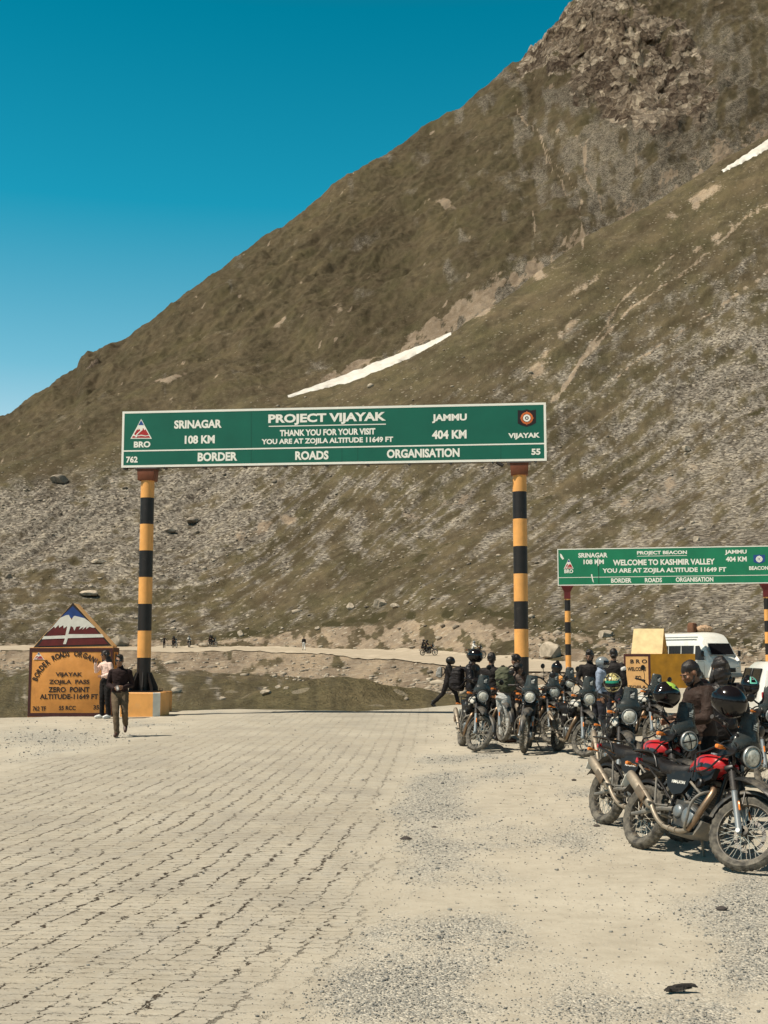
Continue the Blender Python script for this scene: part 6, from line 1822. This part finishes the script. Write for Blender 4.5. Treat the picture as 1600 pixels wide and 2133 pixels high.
# behind the nearest motorcycles -----------------------------------------
w = at(1463, 14.1)
person('bearded man with close cropped hair looking down in profile', (w.x, w.y, gz(*w.xy)), R(-76), dict(
    chest=(0, -.03, 1.26), neck=(0, -.07, 1.45), head=(0, -.135, 1.585), elL=(.25, -.10, 1.14), wrL=(.16, -.32, 1.10), elR=(-.25, -.10, 1.14), wrR=(-.16, -.32, 1.10), shL=(.19, -.03, 1.39), shR=(-.19, -.03, 1.39)),
    top='jacket_brown', bottom='trousers', skin='skin', hair='buzz', beard=True, scale=1.06, bulk=1.12, headturn=(2, 26), voxel=.008)
w = at(1501, 15.2)
person('person with thick dark hair in glossy black jacket, seen from behind', (w.x, w.y, gz(*w.xy)), R(168), dict(elR=(-.26, -.06, 1.14), wrR=(-.18, -.25, 1.0)),
    top='jacket_shine', bottom='trousers', skin='skin', hair='bob', scale=1.06, bulk=1.08, headturn=(10, 0))

# ------------------------------------------------------------------ helmets hung over the mirrors of the motorcycles
bpy.context.view_layer.update()
def on_mirror(key, side, dx=0, dz=.045):
    """the middle of a mirror of that motorcycle: side 0 is its right one, 1 its left"""
    ms = [c for c in bikes[key].children_recursive if base(c.name) == 'mirror']
    c = ms[side]; b_ = sum((Vector(q) for q in c.bound_box), Vector())/8
    q = c.matrix_world @ b_; return (q.x+dx, q.y, q.z+dz)
helmet('plain glossy black helmet on a mirror of the half hidden dark motorcycle', 'black', on_mirror('h', 0, -.03, -.02), 30, -10)
helmet('yellow camouflage helmet with a green visor band', 'camo', on_mirror('c', 0, .05), -14, 8)
helmet('black helmet with lime green side stripe, before the golden block', 'green', on_mirror('b', 0, .06, .05), -62, -20, -8)
helmet('black helmet with white glints beside the bearded man, partly behind another helmet', 'black', on_mirror('k', 0, .06), -35, 6)
helmet('large black helmet with dark visor hung above the nearest motorcycle', 'black', on_mirror('a', 0, .03, .055), -112, -38, 10, 1.08)
helmet('black helmet with teal chevron and grey crown near the picture edge', 'teal', on_mirror('j', 0, .02, .0), 8, 10)
# ------------------------------------------------------------------ white minibus behind the welcome block
def smooth_prof(rings): return rings
def minibus(loc, yaw):
    r = empty('minibus', loc, R(yaw), 'white high roofed minibus with luggage on top, behind the golden welcome block', 'minibus')
    # local: front at -Y, length 5.2, width 1.95, height 2.62
    def sec(y, w, z0, z1, z2, wr, n=0):
        """cross-section: sill, waist, cant rail, roof"""
        return [V(p) for p in ((-w*.95, y, z0), (-w, y, z0+.15), (-w, y, 1.15), (-wr-(w-wr)*.35, y, z1), (-wr, y, z1+.12), (-wr*.86, y, z2-.06), (-wr*.6, y, z2), (0, y, z2+.02),
                (wr*.6, y, z2), (wr*.86, y, z2-.06), (wr, y, z1+.12), (wr+(w-wr)*.35, y, z1), (w, y, 1.15), (w, y, z0+.15), (w*.95, y, z0))]
    m = MB()
    m.loft([sec(-2.55, .80, .42, 1.00, 1.05, .74), sec(-2.48, .90, .36, 1.12, 1.20, .82), sec(-2.20, .96, .33, 1.35, 1.42, .84), sec(-1.62, .975, .33, 2.0, 2.40, .83), sec(-1.35, .975, .33, 2.08, 2.60, .84), sec(-.9, .975, .33, 2.10, 2.68, .85), sec(2.45, .975, .33, 2.10, 2.68, .85), sec(2.62, .95, .40, 2.06, 2.60, .82)])
    body = m.build('body', M['van_white'], r, angle=40)
    # windscreen, side windows, doors
    m = MB(); n = 10
    def wsp(t, q): # t up, q across
        s_ = .05+.60*t; y = -2.2+.58*s_; z = 1.43+.98*s_; w = .74-.06*t
        return V((w*q, y-.045, z+.025))
    m.add([wsp(j/6, -1+2*i/n) for j in range(7) for i in range(n+1)], [(j*(n+1)+i, j*(n+1)+i+1, (j+1)*(n+1)+i+1, (j+1)*(n+1)+i) for j in range(6) for i in range(n)])
    ws = m.build('windscreen', M['car_glass'], r, fix=False)
    m = MB(); m.tube([wsp(0, -1)+V((0, -.01, 0)), wsp(1, -1)+V((0, -.01, 0)), wsp(1, 0)+V((0, -.012, 0)), wsp(1, 1)+V((0, -.01, 0)), wsp(0, 1)+V((0, -.01, 0)), wsp(0, 0)+V((0, -.012, 0)), wsp(0, -1)+V((0, -.01, 0))], .022, 6); m.build('frame', M['van_grey'], ws)
    for sg in (-1, 1):
        ys = [(-1.95, -1.15, True), (-1.02, .05, False), (.12, 1.2, False), (1.27, 2.35, False)]
        for y0, y1, door in ys:
            z0, z1 = 1.22, 1.98
            def wx(z): return .975-(z-1.15)/(2.10-1.15)*.085
            pts = [(y0 if not door else y0-.12, z0), (y1, z0), (y1, z1), ((y0 if not door else y0+.42), z1)]
            m = MB(); m.add([V((sg*(wx(z)+.010), y, z)) for y, z in pts], [(0, 1, 2, 3)]); wd = m.build('window', M['car_glass'], r, smooth=False)
            m = MB(); m.tube([V((sg*(wx(z)+.012), y, z)) for y, z in pts+pts[:1]], .018, 6); m.build('frame', M['van_white'] if door else M['van_grey'], wd)
        m = MB()
        for y0, y1 in ((-1.95, -1.08), (-1.02, .08)):
            m.tube([V((sg*.983, y, z)) for y, z in ((y0, .42), (y1, .42), (y1, 1.16), (y0, 1.16), (y0, .42))], .008, 5)
        d = m.build('door', M['van_grey'], r)
        m = MB(); m.box((sg*.995, -1.20, 1.05), (.03, .14, .035), bev=.01); m.build('handle', M['plastic'], d)
        m = MB(); m.tube([(sg*.95, -1.98, 1.42), (sg*1.10, -2.05, 1.50)], .016, 6); m.box((sg*1.14, -2.06, 1.56), (.16, .07, .30), bev=.03); mr = m.build('wing_mirror', M['plastic'], r)
        m = MB(); m.box((sg*.97, .55, .66), (.03, 3.6, .07), bev=.01); m.build('side_trim', M['van_grey'], r)
        for y in (-1.55, 1.65):
            m = MB(); m.lathe([(.02, -.10), (.20, -.10), (.30, -.09), (.345, -.05), (.35, .05), (.33, .09), (.21, .10), (.19, .07), (.02, .06)], (sg*.90, y, .35), 'x', 28, M=Matrix.Diagonal((sg, 1, 1, 1))); wl_ = m.build('wheel', M['tyre'], r)
            m = MB(); m.lathe([(.001, .075), (.10, .09), (.18, .085), (.20, .105)], (sg*.90, y, .35), 'x', 24, M=Matrix.Diagonal((sg, 1, 1, 1))); m.build('rim', M['fork'], wl_)
        m = MB(); m.ell((sg*.66, -2.50, .86), (.17, .07, .11), 16, 10); m.build('headlight', M['lamp'], r)
        # grooves along the raised roof
        for k in (0, 1):
            m = MB(); m.box((sg*(.855-.055*k), .4, 2.32+.12*k), (.022, 3.2, .035), bev=.006); m.build('roof_rail', M['van_grey'], r)
    m = MB(); m.box((0, -2.56, .72), (1.0, .05, .22), bev=.02); m.build('grille', M['plastic'], r)
    m = MB(); m.box((0, -2.56, .46), (1.80, .12, .20), bev=.04); m.build('bumper', M['van_grey'], r)
    return r
p = at(1453, 63)
van = minibus((p.x, p.y, gz(*p.xy)), 22)
van.scale = (.93, .93, .92)
bpy.context.view_layer.update()
def roof(x, y): return van.matrix_world @ V((x, y, 2.70))
p = roof(-.15, .15)
b1 = empty('luggage_bag', p, R(52), 'upright brown travel bag on the minibus roof', 'luggage')
m = MB(); m.loft([[V((x*k, y*k2, z)) for x, y in ((-.25,-.14),(-.2,-.18),(.2,-.18),(.25,-.14),(.25,.14),(.2,.18),(-.2,.18),(-.25,.14))] for z, k, k2 in ((0, .9, .9), (.04, 1, 1), (.30, 1, .95), (.44, .85, .8), (.48, .6, .5))]); m.build('bag', M['canvas'], b1)
for sx_ in (-.12, .12):
    m = MB(); m.box((sx_, -.182, .22), (.05, .012, .40)); m.build('strap', M['boot'], b1)
p = roof(.42, -.05)
b2 = empty('luggage_bag', p, R(20), 'tan tarpaulin covered bundle lying on the minibus roof beside the brown bag', 'luggage')
g = MB(); g.ell((0, 0, .16), (.40, .28, .17), 18, 12); g.ell((.28, .05, .14), (.26, .22, .13), 14, 10); put('bundle', fuse(g, .02, 2, .05, 3), M['canvas_tan'], b2)
b2.location.z += .02
m = MB(); m.tube([(-.15, -.30, .02), (-.12, -.2, .26), (-.1, .0, .335), (-.12, .2, .26), (-.15, .30, .02)], .015, 6, smooth=3); m.build('rope', M['boot'], b2)
# ------------------------------------------------------------------ white car at the picture edge
p = at(1628, 27.5)
c_ = empty('parked_car', (p.x, p.y, gz(*p.xy)), R(174), 'white car with dark rear window, cut off by the picture edge below the far gantry', 'car')
def csec(y, w, z0, zt, wt): return [V(q) for q in ((-w*.94, y, z0), (-w, y, z0+.2), (-w, y, .82), (-wt, y, zt-.08), (-wt*.85, y, zt), (0, y, zt+.02), (wt*.85, y, zt), (wt, y, zt-.08), (w, y, .82), (w, y, z0+.2), (w*.94, y, z0))]
m = MB(); m.loft([csec(-1.95, .76, .35, .80, .70), csec(-1.85, .84, .28, .92, .78), csec(-.95, .86, .25, 1.04, .80), csec(-.35, .86, .25, 1.52, .66), csec(.2, .86, .25, 1.60, .68), csec(1.5, .86, .25, 1.60, .68), csec(1.85, .85, .28, 1.50, .66), csec(1.98, .82, .34, 1.0, .76)])
m.build('body', M['van_white'], c_, angle=40)
def quad(name, pts, mat, parent, frame=None):
    m = MB(); m.add([V(q) for q in pts], [(0, 1, 2, 3)]); o = m.build(name, mat, parent, smooth=False)
    if frame:
        m = MB(); m.tube([V(q) for q in pts+pts[:1]], .016, 6); m.build('frame', frame, o)
    return o
quad('rear_window', [(-.58, 1.885, 1.44), (.58, 1.885, 1.44), (.66, 1.975, 1.08), (-.66, 1.975, 1.08)], M['car_glass'], c_, M['plastic'])
quad('windscreen', [(-.62, -.42, 1.46), (.62, -.42, 1.46), (.72, -.92, 1.09), (-.72, -.92, 1.09)], M['car_glass'], c_, M['plastic'])
for sg in (-1, 1):
    for y0, y1 in ((-.30, .55), (.62, 1.65)):
        quad('side_window', [(sg*.848, y0-.2*(y0 < 0), .90), (sg*.848, y1, .90), (sg*.705, y1-.05, 1.46), (sg*.705, y0+.05, 1.46)], M['car_glass'], c_, M['plastic'])
    for y in (-1.25, 1.25):
        m = MB(); m.lathe([(.02, -.09), (.19, -.09), (.28, -.07), (.30, -.03), (.30, .05), (.27, .09), (.19, .095), (.02, .07)], (sg*.78, y, .30), 'x', 24, M=Matrix.Diagonal((sg, 1, 1, 1))); wl_ = m.build('wheel', M['tyre'], c_)
        m = MB(); m.lathe([(.001, .075), (.17, .09), (.19, .10)], (sg*.78, y, .30), 'x', 20, M=Matrix.Diagonal((sg, 1, 1, 1))); m.build('rim', M['fork'], wl_)
    m = MB(); m.box((sg*.72, 1.955, .88), (.14, .06, .26), bev=.02); m.build('tail_light', M['redlens'], c_)
    m = MB(); m.box((sg*.93, -.60, 1.0), (.14, .08, .11), bev=.025); m.build('wing_mirror', M['van_white'], c_)
m = MB(); m.box((0, 2.0, .50), (1.6, .10, .18), bev=.03); m.build('bumper', M['plastic'], c_)
m = MB(); m.box((0, 2.005, .80), (.46, .015, .11)); m.build('number_plate', M['sign_white'], c_)

# ------------------------------------------------------------------ riders far off on the hill road
SIT = dict(pelvis=(0, .08, .0), chest=(0, -.02, .33), neck=(0, -.06, .52), head=(0, -.09, .68), shL=(.18, -.05, .46), elL=(.28, -.24, .28), wrL=(.32, -.50, .26), shR=(-.18, -.05, .46), elR=(-.28, -.24, .28), wrR=(-.32, -.50, .26),
    hipL=(.10, .06, -.01), knL=(.22, -.36, -.10), anL=(.20, -.18, -.46), toL=(.22, -.32, -.50), hipR=(-.10, .06, -.01), knR=(-.22, -.36, -.10), anR=(-.20, -.18, -.46), toR=(-.22, -.32, -.50))
FARG = 'motorcycles on the far hill road'
def far_bike(px, py, heading, blabel, people):
    p = hit(px, py); z = max(p.z, tz(p.x, p.y))+lift
    o = copy_tree(BIKE); tag(o, blabel, 'motorcycle', FARG); pose_bike(o, (p.x, p.y, z), heading, 0, 0, 'tank_black')
    h = R(heading)
    for k, (lab, top, off, helm) in enumerate(people):
        person(lab, (p.x-math.cos(h)*off, p.y-math.sin(h)*off, z+.92+.06*k), h+R(90), SIT, top=top, bottom='trousers', skin='skin_dark', wear_helmet=helm, voxel=.018)
far_bike(364, 1351, -60, 'leftmost tiny motorcycle stopped on the hill road, beside the pedestrian', [('rider in dark clothes on the tiny motorcycle beside the pedestrian', 'jacket', .30, 'matt'), ('passenger behind the rider, on the tiny motorcycle beside the pedestrian', 'jacket_brown', .68, 'matt')])
far_bike(394, 1350, -75, 'tiny motorcycle with pale clad rider, middle one of three on the hill road', [('rider in white jacket on the middle tiny motorcycle', 'white_cloth', .30, 'grey')])
far_bike(443, 1349, -40, 'tiny motorcycle at the boulder where the hill road begins its embankment', [('rider in black at the boulder on the hill road', 'jacket', .30, 'matt'), ('passenger in brown at the boulder on the hill road', 'jacket_brown', .68, 'matt')])
far_bike(893, 1367.5, -25, 'motorcycle with two riders coming down the hill road', [('front rider of the motorcycle coming down the hill road with a passenger', 'jacket', .30, 'matt'), ('passenger on the motorcycle coming down the hill road', 'jacket', .68, 'matt')])
far_bike(992, 1374, -30, 'motorcycle on the hill road behind the helmeted rider', [('rider in pale jacket on the hill road, just above the helmeted rider', 'white_cloth', .30, 'grey')])
p = hit(633, 1356.5); person('walker in white trousers and black vest alone on the hill road', (p.x, p.y, max(p.z, tz(p.x, p.y))+lift), R(15), dict(anL=(.11, -.2, .1), toL=(.12, -.36, .03), anR=(-.1, .2, .13), toR=(-.1, .05, .04)), top='jacket', bottom='white_cloth', skin='skin_dark', hair='short', voxel=.018)
p = hit(342, 1351); person('pedestrian in black standing arms apart beside tiny motorcycles on the hill road', (p.x, p.y, max(p.z, tz(p.x, p.y))+lift), R(0), dict(elL=(.34, .0, 1.18), wrL=(.50, -.05, 1.02), elR=(-.34, .0, 1.18), wrR=(-.50, -.05, 1.02)), top='jacket', bottom='trousers', skin='skin_dark', hair='short', voxel=.018)
# ------------------------------------------------------------------ boulders one can tell apart
M['boulder'] = pm('pale boulder', (0.40, 0.34, 0.265), .95, var=.35, vscale=1.6, bump=.7, bscale=9, spec=.1)
M['boulder_dark'] = pm('dark boulder', (0.26, 0.222, 0.178), .95, var=.35, vscale=1.6, bump=.7, bscale=9, spec=.1)
def boulder(px, py, w_px, h_px, label, dark=False, seed=0):
    p = hit(px, py); k = p.y/F; w, h = w_px*k/2, h_px*k/2
    rg = np.random.default_rng(seed+int(px))
    bm = bmesh.new(); bmesh.ops.create_icosphere(bm, subdivisions=3, radius=1)
    dirs = [Vector(rg.normal(0, 1, 3)).normalized() for _ in range(11)]; cut = rg.uniform(.52, .92, 11)
    for v in bm.verts:
        for d, c in zip(dirs, cut):
            e = v.co.dot(d)-c
            if e > 0: v.co -= d*e
        v.co += v.co.normalized()*float(fbm(np.array(v.co.x*2.3+seed), np.array(v.co.y*2.3+v.co.z), 3, 5))*.07
    mx = max(abs(v.co.x) for v in bm.verts); mz = max(abs(v.co.z) for v in bm.verts)
    for v in bm.verts: v.co = Vector((v.co.x/mx*w, v.co.y/mx*w*.85, v.co.z/mz*h*1.25+h*.6))
    me = bpy.data.meshes.new('boulder'); bm.to_mesh(me); bm.free(); me.materials.append(M['boulder_dark' if dark else 'boulder'])
    me.polygons.foreach_set('use_smooth', [True]*len(me.polygons)); me.set_sharp_from_angle(angle=R(24))
    o = bpy.data.objects.new('boulder', me); COL.objects.link(o); o.location = p
    tag(o, label, 'boulder', 'boulders on the hillside')
for i, a in enumerate((
    (792, 1262, 30, 17, 'big angular pale boulder above the cut bank, highest of a short row'),
    (823, 1266, 22, 11, 'flat pale boulder just right of the big angular one'),
    (729, 1269, 20, 15, 'rounded pale boulder alone at the left end of the row above the bank'),
    (846, 1258, 13, 9, 'small pale boulder closing the row above the bank'),
    (902, 1248, 17, 7, 'dark flat boulder above the bank', True),
    (502, 1325, 16, 14, 'round tan boulder where the cut bank begins'),
    (661, 1312, 12, 8, 'white boulder on the turf above the hill road walker'),
    (424, 1349, 22, 12, 'low boulder between two tiny motorcycles at the road edge'),
    (367, 1443, 24, 14, 'pale boulder in the grassy hollow beside the left gantry post'),
    (556, 1446, 28, 11, 'flat pale boulder in the grassy hollow, largest of three'),
    (580, 1433, 14, 7, 'small boulder behind the flat one in the grassy hollow'),
    (596, 1435, 12, 6, 'second small boulder right of the flat one in the grassy hollow'),
    (463, 1457, 17, 7, 'low boulder alone near the edge of the grassy hollow'),
    (789, 1470, 22, 9, 'tan boulder at the rim of the parking ground near the bank foot'),
    (1262, 1326, 36, 15, 'long tan slab on the slope above the two dark haired men'),
    (1151, 1370, 52, 36, 'large broken tan outcrop left of the far gantry post'),
    (1428, 939, 20, 13, 'bright white boulder high on the slope above the far gantry board'),
    (1450, 1127, 16, 12, 'tan boulder just above the far gantry board'),
    (122, 1005, 40, 18, 'dark ridged outcrop on the grey scree fan, far left', True),
    (207, 1172, 34, 10, 'flat grey slab on the slope left of the tall post'),
    (18, 1203, 14, 10, 'dark boulder at the left picture edge', True),
    (188, 1240, 46, 12, 'broad grey outcrop above the painted gable'),
    (360, 1296, 12, 8, 'dark round boulder on the turf right of the left gantry post', True),
    (403, 1088, 34, 12, 'dark slab on the scree below the left end of the board', True),
    (352, 1108, 30, 10, 'dark flat slab beside the left post, below the other dark slab', True),
    (248, 1345, 44, 24, 'tan earthy outcrop behind the marker at the road edge'),
    )):
    boulder(*a[:5], dark=len(a) > 5, seed=i)
# ------------------------------------------------------------------ scraps on the ground
p = gnd(1412, 2066)
g = MB()
rg = np.random.default_rng(4)
def flake(c, L_, W_, a, z, tilt):
    n = 12; top = []
    for k in range(n):
        w = 2*math.pi*k/n; top.append(V((math.cos(w)*L_*(1+rg.uniform(-.22, .22)), math.sin(w)*W_*(1+rg.uniform(-.3, .3)), rg.uniform(-.006, .010))))
    Mx = Matrix.Translation(c) @ Matrix.Rotation(a, 4, 'Z') @ Matrix.Rotation(tilt, 4, 'Y')
    g.loft([[Mx @ (q+V((0, 0, z))) for q in top], [Mx @ (q*.9+V((0, 0, z+.014))) for q in top]])
flake((0, 0, .008), .075, .026, .1, 0, .0); flake((.03, .01, .02), .085, .022, -.12, .0, -.12); flake((-.045, -.012, .006), .05, .02, .5, 0, .1)
o = empty('torn_scrap', p, 0.0, 'dark torn scrap of rubber lying on the gravel in front', 'scrap')
g.build('scrap', pm('dark torn rubber', (0.02, 0.016, 0.014), .8, var=.4, bump=.6, dust=.2, dscale=20), o, angle=30)
SCR = pm('dark stone', (0.06, 0.05, 0.045), .9, var=.3, bump=.5)
for px, py, s_, lab in ((846, 1750, .045, 'dark flat stone on the worn paving edge'), (1196, 1626, .03, 'small dark stone on the gravel left of the rear tyres'), (1243, 1722, .03, 'small dark stone in front of the second rear tyre'), (905, 1724, .022, 'tiny dark stone on the gravel beyond the flat one'), (1504, 1896, .035, 'dark stone on the gravel below the nearest front wheel')):
    p = gnd(px, py); m = MB(); m.ell((0, 0, s_*.3), (s_*1.3, s_*.8, s_*.5), 10, 7)
    m.v = [tuple(c*(1+.18*math.sin(i*2.7+k)) for k, c in enumerate(q)) for i, q in enumerate(m.v)]
    o = m.build('stone', SCR, None, angle=20); o.location = p; tag(o, lab, 'stone')
# the template motorcycle itself is the nearest one: nothing extra is left standing
